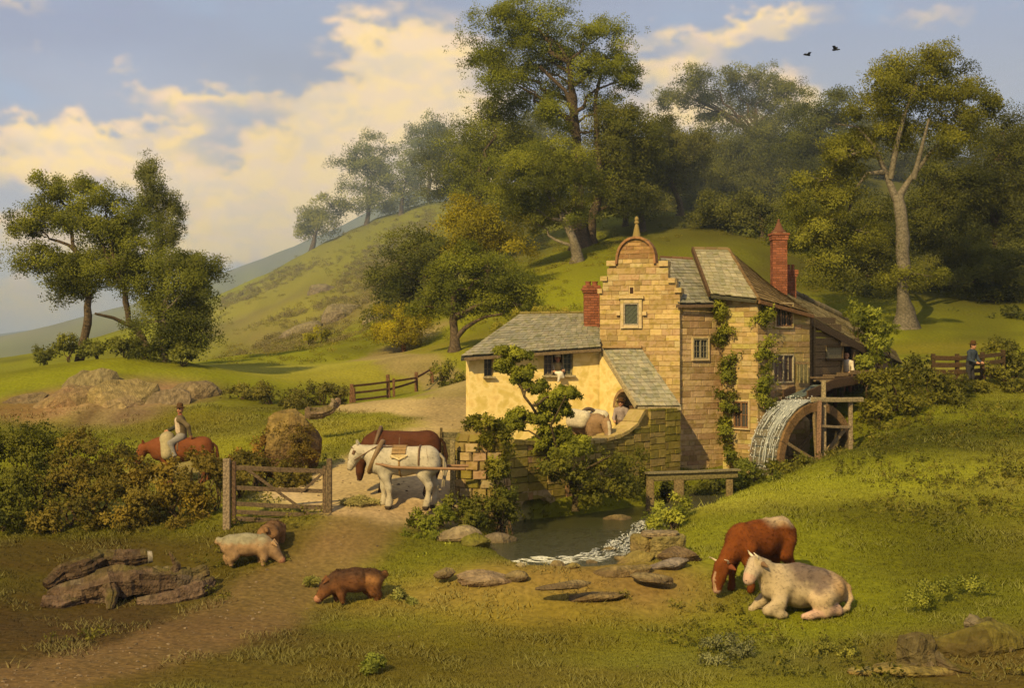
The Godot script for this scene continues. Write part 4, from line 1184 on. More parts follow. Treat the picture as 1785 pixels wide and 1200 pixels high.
func ridge_tiles(under: Node3D, a: Vector3, b: Vector3, r: float, col: Color) -> void:
	var n := maxi(int(a.distance_to(b) / 0.32), 2)
	for i in n:
		var q := MB.new()
		var p := a.lerp(b, (i + 0.03) / n)
		var e := a.lerp(b, (i + 0.97) / n)
		var k := rf(0.9, 1.15)
		q.tube(PackedVector3Array([p, e]), PackedFloat32Array([r * k, r * k * 0.96]), 7, col * rf(0.8, 1.2))
		part(under, "ridge_tile", q, M.brick, under.position)

# a window on the face with foot line A-B: s centre along, y bottom .. top, lights across, glazing rows
func window(under: Node3D, A: Vector3, B: Vector3, s: float, w: float, y0: float, y1: float, lights: int, rows: int, out: float, frame: Color, surround := 0.0, glass := Color(0.03, 0.035, 0.035), lattice := false) -> Node3D:
	var dir := flat(B - A).normalized()
	var n := dir.cross(Vector3.UP)
	if n.z < 0.0: n = -n
	var org := under.position
	var o := flat(A) + dir * s + n * out
	var fb := MB.new()
	var t := 0.045
	for e in [-1.0, 1.0]:
		fb.bar(o + dir * e * (w * 0.5 - t * 0.5) + Vector3.UP * y0, o + dir * e * (w * 0.5 - t * 0.5) + Vector3.UP * y1, t * 1.4, t, frame, dir)
	fb.bar(o - dir * w * 0.5 + Vector3.UP * (y0 + t * 0.5), o + dir * w * 0.5 + Vector3.UP * (y0 + t * 0.5), t * 1.4, t, frame)
	fb.bar(o - dir * w * 0.5 + Vector3.UP * (y1 - t * 0.5), o + dir * w * 0.5 + Vector3.UP * (y1 - t * 0.5), t * 1.4, t, frame)
	for i in range(1, lights):
		var x := -w * 0.5 + w * i / lights
		fb.bar(o + dir * x + Vector3.UP * y0, o + dir * x + Vector3.UP * y1, t * 1.2, t, frame, dir)
	var win := part(under, "window", fb, M.timber, org)
	if surround > 0.0:
		var sb := MB.new()
		var q := surround
		var c := Color(0.46, 0.36, 0.21)
		var oo := o - n * 0.03
		for e in [-1.0, 1.0]:
			sb.bar(oo + dir * e * (w * 0.5 + q * 0.5) + Vector3.UP * (y0 - q), oo + dir * e * (w * 0.5 + q * 0.5) + Vector3.UP * (y1 + q), 0.16, q, c, dir)
		sb.bar(oo - dir * w * 0.5 + Vector3.UP * (y0 - q * 0.5), oo + dir * w * 0.5 + Vector3.UP * (y0 - q * 0.5), 0.18, q, c)
		sb.bar(oo - dir * w * 0.5 + Vector3.UP * (y1 + q * 0.5), oo + dir * w * 0.5 + Vector3.UP * (y1 + q * 0.5), 0.16, q, c)
		part(win, "stone_surround", sb, M.stone, org)
	var lw := w / lights
	for i in lights:
		var x0 := -w * 0.5 + lw * i + t * 0.5
		var x1 := x0 + lw - t
		var pb := MB.new()
		var g := glass * rf(0.6, 1.5)
		var z := -n * 0.025
		pb.box(o + dir * x0 + z + Vector3.UP * (y0 + t), dir * (x1 - x0), Vector3.UP * (y1 - y0 - 2 * t), -n * 0.01, g)
		part(win, "pane", pb, M.pane, org)
		var gb := MB.new()
		if lattice:
			var hh := y1 - y0 - 2 * t
			var cw := (x1 - x0)
			for k in range(-3, 4):
				for sg in [1.0, -1.0]:
					# diagonal lead from side to side, kept inside the light
					var u := PackedVector2Array()
					for m in 9:
						var fx := m / 8.0
						var fy: float = 0.5 + k * 0.25 + sg * (fx - 0.5) * cw / hh
						if fy >= 0.0 and fy <= 1.0: u.append(Vector2(fx, fy))
					if u.size() > 1:
						var e0 := u[0]; var e1 := u[u.size() - 1]
						gb.bar(o + dir * (x0 + e0.x * cw) + Vector3.UP * (y0 + t + e0.y * hh) - n * 0.015, o + dir * (x0 + e1.x * cw) + Vector3.UP * (y0 + t + e1.y * hh) - n * 0.015, 0.014, 0.014, Color(0.15, 0.16, 0.13))
		else:
			for k in range(1, rows):
				var yy := y0 + t + (y1 - y0 - 2 * t) * k / rows
				gb.bar(o + dir * x0 + Vector3.UP * yy - n * 0.01, o + dir * x1 + Vector3.UP * yy - n * 0.01, 0.02, 0.018, frame)
			gb.bar(o + dir * (x0 + x1) * 0.5 + Vector3.UP * (y0 + t) - n * 0.01, o + dir * (x0 + x1) * 0.5 + Vector3.UP * (y1 - t) - n * 0.01, 0.02, 0.018, frame, dir)
		if gb.v.size(): part(win, "glazing_bar", gb, M.timber, org)
	return win

func timber(under: Node3D, called: String, a: Vector3, b: Vector3, w: float, h: float, col: Color, up := Vector3.UP) -> void:
	var q := MB.new()
	q.bar(a, b, w, h, col * rf(0.88, 1.12), up)
	part(under, called, q, M.timber, under.position)

const S_LIT := [Color(0.504, 0.365, 0.160), Color(0.479, 0.340, 0.152), Color(0.420, 0.300, 0.136), Color(0.370, 0.259, 0.116), Color(0.454, 0.332, 0.160), Color(0.336, 0.227, 0.104), Color(0.395, 0.267, 0.144), Color(0.302, 0.215, 0.096), Color(0.437, 0.340, 0.176)]  # golden stone of the sun-facing walls, warm light put into the tone
const S_PINK := [Color(0.50, 0.36, 0.19), Color(0.48, 0.34, 0.19), Color(0.40, 0.27, 0.15), Color(0.36, 0.235, 0.13), Color(0.44, 0.31, 0.18), Color(0.33, 0.23, 0.11), Color(0.41, 0.30, 0.155), Color(0.30, 0.20, 0.10)]  # pinker stone of less lit walls, weaker light put into the tone
const S_MOSS := [Color(0.274, 0.213, 0.046), Color(0.236, 0.190, 0.042), Color(0.304, 0.236, 0.065), Color(0.213, 0.160, 0.046), Color(0.319, 0.236, 0.084), Color(0.198, 0.167, 0.030)]
const WOOD := Color(0.23, 0.155, 0.08)
const OLDWOOD := Color(0.30, 0.22, 0.12)
const DARKWOOD := Color(0.10, 0.062, 0.03)
const BRICK := Color(0.36, 0.13, 0.065)
const SLATE_A := Color(0.20, 0.195, 0.15)
const SLATE_B := Color(0.31, 0.28, 0.20)

func yv(v: float, d: float) -> float:
	return EYE - (v - 600.0) * d / F

func make_mill() -> void:
	make_stone_shapes()
	# ---------------- the gabled tower
	var A := flat(P(1045, 600, 44.4))
	var B := flat(P(1185, 600, 43.6))
	var w := A.distance_to(B)
	var dir := (B - A).normalized()
	var n := dir.cross(Vector3.UP)
	if n.z < 0: n = -n
	var tower := thing("gabled_tower", "narrow stone tower of the mill with stepped, round-topped gable and finial", "mill tower", (A + B) * 0.5 + Vector3.UP * 1.2)
	var k := w / 140.0       # metres per unit across the front
	var y_of := func(v: float) -> float: return yv(v, 44.0)
	var core := MB.new()
	var mort := Color(0.44, 0.33, 0.17)
	# mortared core: stepped outline, a little behind the stone faces
	var steps := [[0.9, y_of.call(509), 0.0, w], [y_of.call(509), y_of.call(486), 5 * k, w - 6 * k], [y_of.call(486), y_of.call(460), 15 * k, w - 20 * k], [y_of.call(460), y_of.call(446), 30 * k, w - 43 * k], [y_of.call(446), y_of.call(430), 33 * k, w - 46 * k], [y_of.call(430), y_of.call(417), 42 * k, w - 56 * k]]
	for s in steps:
		core.box(A + dir * (s[2] + 0.02) - n * 0.03 + Vector3.UP * s[0], dir * (s[3] - s[2] - 0.04), Vector3.UP * (s[1] - s[0]), -n * (0.42 if s[0] > 3.0 and s[1] > y_of.call(509) else 1.6), mort)
	var wall := part(tower, "wall", core, M.mortar, tower.position)
	var lims := [[0.0, 0.0, w], [y_of.call(509), 5 * k, w - 6 * k], [y_of.call(492), 9 * k, w - 14 * k], [y_of.call(486), 13 * k, w - 20 * k], [y_of.call(464), 17 * k, w - 24 * k], [y_of.call(459), 29 * k, w - 42 * k], [y_of.call(448), 31 * k, w - 44 * k], [y_of.call(438), 35 * k, w - 48 * k], [y_of.call(428), 41 * k, w - 55 * k], [y_of.call(420), 49 * k, w - 64 * k]]
	courses(wall, "stone", A - n * 0.03, B - n * 0.03, y_of.call(606), y_of.call(414), lims, [[36 * k, 76 * k, y_of.call(570), y_of.call(519)], [51 * k, 61 * k, y_of.call(514), y_of.call(499)]], 0.175, 0.40, 0.022, S_LIT, y_of.call(459))
	courses(wall, "stone", A + dir * 70 * k - n * 0.03, B - n * 0.03, y_of.call(706), y_of.call(606), [[0.0, 38 * k, 70 * k], [y_of.call(690), 30 * k, 70 * k], [y_of.call(665), 20 * k, 70 * k], [y_of.call(640), 8 * k, 70 * k], [y_of.call(618), 0.0, 70 * k]], [], 0.175, 0.40, 0.022, S_LIT)
	# slot above the window
	var sl := MB.new()
	sl.box(A + dir * 53 * k - n * 0.028 + Vector3.UP * y_of.call(512), dir * 6 * k, Vector3.UP * 0.2, -n * 0.002, Color(0.05, 0.03, 0.02))
	part(tower, "slot", sl, M.mortar, tower.position)
	# kneelers and coping
	for q in [[-3, 8, 509, 0.15], [w / k - 9, 12, 509, 0.15], [2, 12, 487, 0.15], [w / k - 20, 12, 492, 0.15], [13, 16, 461, 0.17], [w / k - 36, 16, 463, 0.17]]:
		var c := MB.new()
		c.box(A + dir * q[0] * k + n * 0.07 + Vector3.UP * (y_of.call(q[2]) - 0.04), dir * q[1] * k, Vector3.UP * q[3], -n * 0.5, Color(0.42, 0.31, 0.15))
		part(tower, "kneeler", c, M.stone, tower.position)
	var prev := Vector3.ZERO
	for i in 13:   # coping stones round the top of the gable
		var a := PI * i / 12.0
		var p: Vector3 = A + dir * ((63.5 - 33.5 * cos(a)) * k) + Vector3.UP * (y_of.call(460) + pow(sin(a), 0.8) * (y_of.call(414) - y_of.call(460))) - n * 0.15
		if i > 0:
			var c := MB.new()
			c.bar(prev, p, 0.46, 0.085, Color(0.26, 0.14, 0.07) * rf(0.85, 1.2), n.cross(p - prev).normalized())
			part(tower, "coping_stone", c, M.stone, tower.position)
		prev = p
	var fin := MB.new()
	var fo := A + dir * 63.5 * k - n * 0.15
	fin.lathe(fo + Vector3.UP * (y_of.call(416)), [[0.17, -0.05], [0.17, 0.03], [0.13, 0.08], [0.125, 0.13], [0.075, 0.36], [0.045, 0.48], [0.08, 0.5], [0.08, 0.54], [0.05, 0.57], [0.07, 0.63], [0.05, 0.7], [0.0, 0.73]], 12, Color(0.24, 0.18, 0.07))
	part(tower, "finial", fin, M.stone, tower.position)
	window(tower, A, B, 56 * k, 26 * k, y_of.call(567), y_of.call(529), 1, 1, 0.01, Color(0.40, 0.34, 0.24), 0.11, Color(0.05, 0.055, 0.035), true)
	var hood := MB.new()
	hood.box(A + dir * 34 * k + n * 0.1 + Vector3.UP * y_of.call(521), dir * 44 * k, Vector3.UP * 0.09, -n * 0.14, Color(0.44, 0.33, 0.17))
	for e in [30.0, 76.0]: hood.box(A + dir * e * k + n * 0.1 + Vector3.UP * y_of.call(550), dir * 7 * k, Vector3.UP * 0.12, -n * 0.13, Color(0.5, 0.38, 0.2))
	stuff(part(tower, "hood_mould", hood, M.stone, tower.position))
	var strg := MB.new()
	strg.box(A - dir * 0.03 + n * 0.08 + Vector3.UP * (y_of.call(607)), dir * 76 * k, Vector3.UP * 0.07, -n * 0.15, Color(0.30, 0.2, 0.1))
	part(tower, "string_course", strg, M.stone, tower.position)

	# ---------------- the lean-to porch with the round door
	var pa := flat(P(1045, 600, 44.2))
	var pb := flat(P(1112, 600, 42.35))
	var porch := thing("lean_to_porch", "slate lean-to porch with a round-arched dark doorway at the tower's foot", "porch", (pa + pb) * 0.5 + Vector3.UP * 1.6)
	var pdir := (pb - pa).normalized()
	var pw := pa.distance_to(pb)
	var pn := pdir.cross(Vector3.UP)
	if pn.z < 0: pn = -pn
	var top_at := func(s: float) -> float: return lerpf(yv(616, 44.2), yv(708, 42.35), s / pw)
	var cols := []
	var arch_c := pw * 0.66
	var arch_r := 0.52
	var spring := yv(712, 43)
	var cut := []
	for i in 25: cut.append(pw * i / 24.0)
	for i in 24:
		var s0: float = cut[i]
		var s1: float = cut[i + 1]
		var seg := []
		var h0 := sqrt(maxf(arch_r * arch_r - pow(s0 - arch_c, 2.0), 0.0))
		var h1 := sqrt(maxf(arch_r * arch_r - pow(s1 - arch_c, 2.0), 0.0))
		if absf((s0 + s1) * 0.5 - arch_c) < arch_r:
			var t0: float = top_at.call(s0)
			var t1: float = top_at.call(s1)
			seg.append([minf(spring + h0, t0 - 0.02), minf(spring + h1, t1 - 0.02), t0, t1])
		else:
			seg.append([1.2, 1.2, top_at.call(s0), top_at.call(s1)])
		cols.append([s0, s1, seg])
	var plb := MB.new()
	slab(plb, pa, pb, 0.35, cols, Color(0.68, 0.54, 0.25))
	part(porch, "wall", plb, M.plaster, porch.position)
	var arc := MB.new()
	for i in 14:
		var a0 := PI * 0.06 + PI * 0.94 * i / 14.0
		var a1 := PI * 0.06 + PI * 0.94 * (i + 0.94) / 14.0
		var c0 := pa + pdir * arch_c + Vector3.UP * spring + pn * 0.02
		var i0 := c0 + pdir * cos(a0) * arch_r + Vector3.UP * sin(a0) * arch_r
		var i1 := c0 + pdir * cos(a1) * arch_r + Vector3.UP * sin(a1) * arch_r
		var o0 := c0 + pdir * cos(a0) * arch_r * 1.2 + Vector3.UP * sin(a0) * arch_r * 1.2
		var o1 := c0 + pdir * cos(a1) * arch_r * 1.2 + Vector3.UP * sin(a1) * arch_r * 1.2
		if maxf(o0.y, o1.y) > top_at.call(clampf((o0 - pa).dot(pdir), 0, pw)) - 0.05: continue
		var vs := MB.new()
		vs.hexa([i0, i1, o1, o0, i0 - pn * 0.37, i1 - pn * 0.37, o1 - pn * 0.37, o0 - pn * 0.37], Color(0.30, 0.19, 0.1) * rf(0.8, 1.2))
		part(porch, "arch_stone", vs, M.stone, porch.position)
	var dk := MB.new()
	dk.box(pa + pdir * (arch_c - 0.62) - pn * 0.75 + Vector3.UP * 1.2, pdir * 1.24, Vector3.UP * 2.2, -pn * 0.05, Color(0.05, 0.035, 0.035))  # dark panel added for the unlit inside behind the doorway
	part(porch, "dark_backing", dk, M.mortar, porch.position)
	var dr := MB.new()   # the door leaf standing ajar
	dr.box(pa + pdir * (arch_c - 0.5) - pn * 0.3 + Vector3.UP * 1.3, pdir * 0.16 - pn * 0.38, Vector3.UP * 1.75, pn * 0.02 + pdir * 0.04, Color(0.20, 0.115, 0.05))
	part(porch, "door", dr, M.timber, porch.position)
	var el := P(1111, 708, 42.2); var er := P(1187, 708, 42.2)
	var rl := P(1050, 611, 44.25); var rr2 := P(1118, 608, 44.0)
	slates(porch, "slate_courses", el, er, rr2, rl, 15, 0.17, SLATE_A, SLATE_B, M.slate)
	timber(porch, "barge_board", rl + Vector3(-0.04, 0.02, 0.03), el + Vector3(-0.04, -0.03, 0.05), 0.06, 0.16, Color(0.55, 0.44, 0.24))
	timber(porch, "fascia", el + Vector3(0, -0.08, 0.03), er + Vector3(0, -0.08, 0.03), 0.05, 0.1, Color(0.5, 0.4, 0.22))

	# ---------------- retaining wall from the ruined pier up to the tower, with the arch of the race
	var W0 := flat(P(885, 600, 36.4))
	var W1 := flat(P(1185, 600, 42.3))
	var rw := thing("retaining_wall", "mossy retaining wall of rough stones above the pool, pierced by a low arch", "wall", (W0 + W1) * 0.5 + Vector3.UP * 0.2)
	var wd := (W1 - W0).normalized()
	var ww := W0.distance_to(W1)
	var wn := wd.cross(Vector3.UP)
	if wn.z < 0: wn = -wn
	# heights of the top along the wall
	var tops := [[0.0, yv(772, 36.6)], [0.28, yv(776, 38)], [0.5, yv(771, 39.4)], [0.62, yv(760, 40.2)], [0.70, yv(747, 40.8)], [0.755, yv(728, 41.1)], [0.775, yv(712, 41.2)], [1.0, yv(711, 42.3)]]
	var wt := func(f: float) -> float:
		for i in tops.size() - 1:
			if f <= tops[i + 1][0]: return lerpf(tops[i][1], tops[i + 1][1], (f - tops[i][0]) / (tops[i + 1][0] - tops[i][0]))
		return tops[tops.size() - 1][1]
	var wc := []
	var ac := 0.135 * ww
	var ar := 0.8
	for i in 60:
		var s0 := ww * i / 60.0
		var s1 := ww * (i + 1) / 60.0
		var lo := -0.4
		var low := [lo, lo]
		if absf((s0 + s1) * 0.5 - ac) < ar:
			low = [0.12 + 0.72 * sqrt(maxf(0.0, 1.0 - pow((s0 - ac) / ar, 2.0))), 0.12 + 0.72 * sqrt(maxf(0.0, 1.0 - pow((s1 - ac) / ar, 2.0)))]
		wc.append([s0, s1, [[low[0], low[1], wt.call(s0 / ww) - 0.03, wt.call(s1 / ww) - 0.03]]])
	var rc := MB.new()
	slab(rc, W0 - wn * 0.05, W1 - wn * 0.05, 0.55, wc, Color(0.24, 0.18, 0.06))
	var rcore := part(rw, "core", rc, M.mortar, rw.position)
	var culv := MB.new()
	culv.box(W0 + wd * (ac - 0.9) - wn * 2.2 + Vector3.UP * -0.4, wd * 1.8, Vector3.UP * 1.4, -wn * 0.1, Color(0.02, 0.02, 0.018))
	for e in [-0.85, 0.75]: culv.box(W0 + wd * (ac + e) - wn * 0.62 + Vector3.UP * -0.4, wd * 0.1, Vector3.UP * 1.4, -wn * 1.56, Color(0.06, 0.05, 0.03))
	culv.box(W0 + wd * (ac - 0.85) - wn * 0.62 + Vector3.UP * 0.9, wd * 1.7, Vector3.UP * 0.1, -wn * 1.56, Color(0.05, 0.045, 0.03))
	stuff(part(rw, "culvert", culv, M.mortar, rw.position))
	# stones, bay by bay so the courses follow the top
	for i in 10:
		var f0 := i / 10.0
		var f1 := (i + 1) / 10.0
		var holes := []
		for j in 6:
			var yy := 0.12 + 0.12 * j
			var half := ar * sqrt(maxf(0.0, 1.0 - pow((yy + 0.06 - 0.12) / 0.72, 2.0)))
			holes.append([ac - half - f0 * ww, ac + half - f0 * ww, -0.5 if j == 0 else yy, yy + 0.12])
		var tone: Array = S_MOSS
		if i < 4 and i > 0: tone = S_MOSS + [Color(0.38, 0.23, 0.12), Color(0.36, 0.22, 0.10)]
		courses(rcore, "stone", W0 + wd * f0 * ww - wn * 0.05, W0 + wd * f1 * ww - wn * 0.05, -0.1, minf(wt.call(f0 + 0.01), wt.call(f1 - 0.01)), [], holes, 0.215, 0.46, 0.09, tone)
	for i in 13:
		var a0 := PI * (i + 0.04) / 13.0
		var a1 := PI * (i + 0.96) / 13.0
		var c0 := W0 + wd * ac + Vector3.UP * 0.12 + wn * 0.03
		var vs := MB.new()
		var p := []
		for z in [0.0, -0.3]:
			p.append_array([c0 + wd * cos(a0) * ar + Vector3.UP * sin(a0) * ar + wn * z, c0 + wd * cos(a1) * ar + Vector3.UP * sin(a1) * ar + wn * z, c0 + wd * cos(a1) * ar * 1.3 + Vector3.UP * sin(a1) * ar * 1.3 + wn * z, c0 + wd * cos(a0) * ar * 1.3 + Vector3.UP * sin(a0) * ar * 1.3 + wn * z])
		vs.hexa(p, Color(0.40, 0.30, 0.16) * rf(0.8, 1.2))
		part(rw, "arch_stone", vs, M.stone, rw.position)
	var pf := 0.02
	while pf < 0.77:   # coping stones along the sloping top
		var ln := rf(0.035, 0.06)
		var cpn := MB.new()
		var q0: Vector3 = W0 + wd * pf * ww + Vector3.UP * (wt.call(pf) + 0.03) - wn * 0.25
		var q1: Vector3 = W0 + wd * (pf + ln - 0.004) * ww + Vector3.UP * (wt.call(pf + ln - 0.004) + 0.03) - wn * 0.25
		cpn.bar(q0, q1, rf(0.55, 0.7), rf(0.11, 0.16), (Color(0.36, 0.27, 0.11) if pf > 0.4 else Color(0.20, 0.16, 0.05)) * rf(0.8, 1.2))
		part(rw, "coping_stone", cpn, M.stone, rw.position)
		pf += ln

	# ---------------- the main range: side wall, lit bay, end wall
	var R := flat(P(1184, 600, 43.75))
	var S := flat(P(1263, 600, 44.75))
	var S2 := flat(P(1259, 600, 44.35))
	var Tt := flat(P(1320, 600, 43.4))
	var U := flat(P(1412, 600, 45.1))
	var mill := thing("mill_house", "three-storey rubble-stone mill house with ivy-streaked walls and slate roofs", "mill house", flat((R + U) * 0.5) + Vector3.UP * 1.0)
	var mo := mill.position
	var back := Vector3(0.5, 0, -4.2)
	var cb := MB.new()
	var inn := (R - S).cross(Vector3.UP).normalized()
	if inn.z < 0: inn = -inn
	var bay_n := (Tt - S2).cross(Vector3.UP).normalized()
	if bay_n.z < 0: bay_n = -bay_n
	var end_n := (U - Tt).cross(Vector3.UP).normalized()
	if end_n.z < 0: end_n = -end_n
	var up := Vector3.UP
	var ys := yv(529, 44.2)
	cb.hexa([R - inn * 0.03 + up * 0.3, S - inn * 0.03 + up * 0.3, S + back + up * 0.3, R + back + up * 0.3, R - inn * 0.03 + up * ys, S - inn * 0.03 + up * ys, S + back + up * ys, R + back + up * ys], Color(0.36, 0.25, 0.13))
	var core2 := part(mill, "side_wall", cb, M.mortar, mo)
	var kk := R.distance_to(S) / 78.0
	courses(core2, "stone", R - inn * 0.03, S - inn * 0.03, 0.8, ys, [[0.0, 0.0, R.distance_to(S)]], [[22 * kk, 49 * kk, yv(629, 44.2), yv(588, 44.2)]], 0.19, 0.43, 0.022, S_PINK)
	window(mill, R, S, 35.5 * kk, 25 * kk, yv(626, 44.2), yv(591, 44.2), 2, 3, 0.0, Color(0.36, 0.31, 0.2), 0.06)
	var ye0 := yv(512, 44.35)
	var ye1 := yv(519, 43.4)
	var ye2 := yv(546, 45.1)
	var bb := MB.new()
	bb.hexa([S2 - bay_n * 0.03 + up * 0.3, Tt - bay_n * 0.03 + up * 0.3, Tt + back + up * 0.3, S2 + back + up * 0.3, S2 - bay_n * 0.03 + up * ye0, Tt - bay_n * 0.03 + up * ye1, Tt + back + up * (ye1 - 0.2), S2 + back + up * ye0], Color(0.42, 0.32, 0.14))
	var core3 := part(mill, "bay_wall", bb, M.mortar, mo)
	var bw := S2.distance_to(Tt)
	var bk := bw / 61.0
	courses(core3, "stone", S2 - bay_n * 0.03, Tt - bay_n * 0.03, 0.8, minf(ye0, ye1), [[0.0, 0.0, bw]], [[20 * bk, 47 * bk, yv(749, 44), yv(697, 44)]], 0.195, 0.42, 0.022, S_LIT + [Color(0.46, 0.38, 0.14), Color(0.40, 0.33, 0.11)])
	window(mill, S2, Tt, 33.5 * bk, 26 * bk, yv(746, 44), yv(700, 44), 2, 2, 0.0, Color(0.36, 0.19, 0.09), 0.05, Color(0.05, 0.045, 0.04))
	var eb := MB.new()
	var ew := Tt.distance_to(U)
	eb.hexa([Tt - end_n * 0.03 + up * 0.3, U - end_n * 0.03 + up * 0.3, U + back + up * 0.3, Tt + back * 0.98 + up * 0.3, Tt - end_n * 0.03 + up * ye1, U - end_n * 0.03 + up * ye2, U + back + up * ye2, Tt + back * 0.98 + up * ye1], Color(0.34, 0.26, 0.11))
	var core4 := part(mill, "end_wall", eb, M.mortar, mo)
	var ek := ew / 92.0
	var elims := [[0.0, 0.0, ew]]
	var yy := ye2
	while yy < ye1:
		elims.append([yy, 0.0, ew * clampf((ye1 - yy - 0.1) / (ye1 - ye2), 0.0, 1.0)])
		yy += 0.1
	courses(core4, "stone", Tt - end_n * 0.03, U - end_n * 0.03, 0.8, ye1 - 0.02, elims, [[29 * ek, 60 * ek, yv(572, 44.2), yv(528, 44.2)], [24 * ek, 80 * ek, yv(668, 44.2), yv(617, 44.2)]], 0.205, 0.48, 0.022, S_PINK + [Color(0.38, 0.30, 0.11), Color(0.34, 0.27, 0.09), Color(0.40, 0.31, 0.14)])
	window(mill, Tt, U, 44.5 * ek, 29 * ek, yv(570, 44.2), yv(530, 44.2), 3, 2, 0.0, Color(0.30, 0.18, 0.10), 0.04)
	window(mill, Tt, U, 44 * ek, 36 * ek, yv(668, 44.2), yv(618, 44.2), 2, 1, 0.0, Color(0.56, 0.47, 0.30), 0.0, Color(0.09, 0.06, 0.045))
	var sh := MB.new()
	var sb := Tt + end_n * 0.09
	sh.box(sb + (U - Tt).normalized() * 64 * ek + up * yv(664, 44.2), (U - Tt).normalized() * 16 * ek, up * 0.62, end_n * 0.04, Color(0.30, 0.26, 0.12))
	part(mill, "shutter", sh, M.timber, mo)
	# roofs
	var e1 := P(1181, 529, 43.55); var e2 := P(1268, 528, 44.55)
	var r2 := P(1207, 452, 46.6); var r1 := P(1150, 449, 46.2)
	slates(mill, "slate_courses", e1, e2, r2, r1, 14, 0.2, SLATE_A * 0.9, SLATE_B * 0.85, M.slate)
	ridge_tiles(mill, r1, r2, 0.06, Color(0.22, 0.12, 0.06))
	var b1 := P(1238, 512, 44.05); var b2 := P(1322, 521, 43.1)
	var t2 := P(1270, 435, 46.9); var t1 := P(1209, 434, 47.1)
	slates(mill, "slate_courses", b1, b2, t2, t1, 15, 0.19, Color(0.22, 0.205, 0.13), Color(0.33, 0.29, 0.19), M.slate)
	ridge_tiles(mill, t1, t2, 0.07, Color(0.27, 0.19, 0.09))
	var h2 := P(1417, 547, 44.9); var h3 := P(1348, 503, 49.2)
	slates(mill, "tile_courses", b2, h2, h3, t2, 15, 0.2, Color(0.21, 0.14, 0.05), Color(0.30, 0.20, 0.075), M.brick)
	ridge_tiles(mill, b2, t2, 0.06, Color(0.24, 0.15, 0.06))
	# verge of the higher roof and the gutter boards
	timber(mill, "barge_board", b1 + Vector3(-0.04, -0.02, 0), t1 + Vector3(-0.04, -0.02, 0), 0.08, 0.2, Color(0.17, 0.10, 0.05))
	timber(mill, "gutter_board", b2 + Vector3(0.02, -0.1, 0.02), h2 + Vector3(0, -0.1, 0.02), 0.08, 0.12, Color(0.28, 0.15, 0.07))
	timber(mill, "gutter_board", e1 + Vector3(0, -0.1, 0.02), e2 + Vector3(0, -0.1, 0.02), 0.06, 0.1, Color(0.22, 0.14, 0.08))
	# chimney stacks of brick
	chimney(mill, P(1357, 508, 48.6), 0.5, yv(406, 48.6), true)
	chimney(mill, P(1378, 508, 49.4), 0.32, yv(470, 49.4), false)

	# ---------------- timber barn behind the wheel
	var ba := flat(P(1412, 600, 45.7)); var bc := flat(P(1508, 600, 50.0))
	var barn := thing("timber_barn", "low weatherboarded barn with long sagging tiled roof running behind the wheel", "barn", (ba + bc) * 0.5 + up * 3.0)
	var bo := barn.position
	var bd := (bc - ba).normalized()
	var bl := ba.distance_to(bc)
	var bn := bd.cross(up)
	if bn.z < 0: bn = -bn
	var sk := bl / 96.0
	var inner := MB.new()
	inner.box(ba - bn * 0.5 + up * 2.8, bd * bl, up * 2.2, -bn * 0.1, Color(0.05, 0.03, 0.02))  # dark panel added for the unlit inside of the barn
	part(barn, "dark_backing", inner, M.mortar, bo)
	# boards, leaving the doorway open
	var y := yv(664, 47)
	while y < yv(556, 46):
		var bh := rf(0.2, 0.27)
		var x_end := bl * clampf(1.0 - (y - yv(612, 48)) / 1.6, 0.25, 1.0)
		for sp in [[0.0, 50 * sk], [70 * sk, x_end]]:
			if sp[1] - sp[0] < 0.1: continue
			timber(barn, "board", ba + bd * sp[0] + up * (y + bh * 0.5) + bn * rf(0.0, 0.02), ba + bd * minf(sp[1], x_end) + up * (y + bh * 0.5) + bn * rf(0.0, 0.02), 0.05, bh - 0.015, Color(0.27, 0.18, 0.085) * rf(0.8, 1.2))
		y += bh
	for q in [[1, 0.16], [50, 0.12], [70, 0.12], [94, 0.14]]:
		timber(barn, "post", ba + bd * q[0] * sk + bn * 0.06 + up * 2.2, ba + bd * q[0] * sk + bn * 0.06 + up * (yv(558, 46) - q[0] * 0.0085), q[1], q[1], Color(0.17, 0.115, 0.055), bd)
	var hatch := MB.new()
	hatch.box(ba + bd * 23 * sk + bn * 0.05 + up * yv(626, 47), bd * 25 * sk, up * 0.42, bn * 0.04, Color(0.30, 0.25, 0.14))
	part(barn, "hatch", hatch, M.timber, bo)
	timber(barn, "hatch_rail", ba + bd * 21 * sk + bn * 0.11 + up * yv(604, 47), ba + bd * 50 * sk + bn * 0.11 + up * yv(604, 47), 0.05, 0.07, DARKWOOD)
	timber(barn, "hatch_rail", ba + bd * 21 * sk + bn * 0.11 + up * yv(627, 47), ba + bd * 50 * sk + bn * 0.11 + up * yv(627, 47), 0.05, 0.07, DARKWOOD)
	timber(barn, "lintel", ba + bd * 46 * sk + bn * 0.08 + up * yv(600, 47.6), ba + bd * 75 * sk + bn * 0.08 + up * yv(602, 48), 0.12, 0.14, WOOD)
	var g1 := P(1407, 549, 45.3); var g2 := P(1510, 606, 49.8)
	var g3 := P(1497, 570, 53.5); var g4 := P(1352, 498, 49.8)
	slates(barn, "tile_courses", g1, g2, g3, g4, 13, 0.22, Color(0.36, 0.285, 0.12), Color(0.46, 0.36, 0.16), M.brick)
	ridge_tiles(barn, g4 + up * 0.05, g3 + up * 0.05, 0.13, Color(0.19, 0.155, 0.09))
	timber(barn, "eaves_board", g1 + Vector3(0, -0.16, 0.03), g2 + Vector3(0, -0.16, 0.03), 0.07, 0.26, Color(0.15, 0.10, 0.055))
	var bs := MB.new()
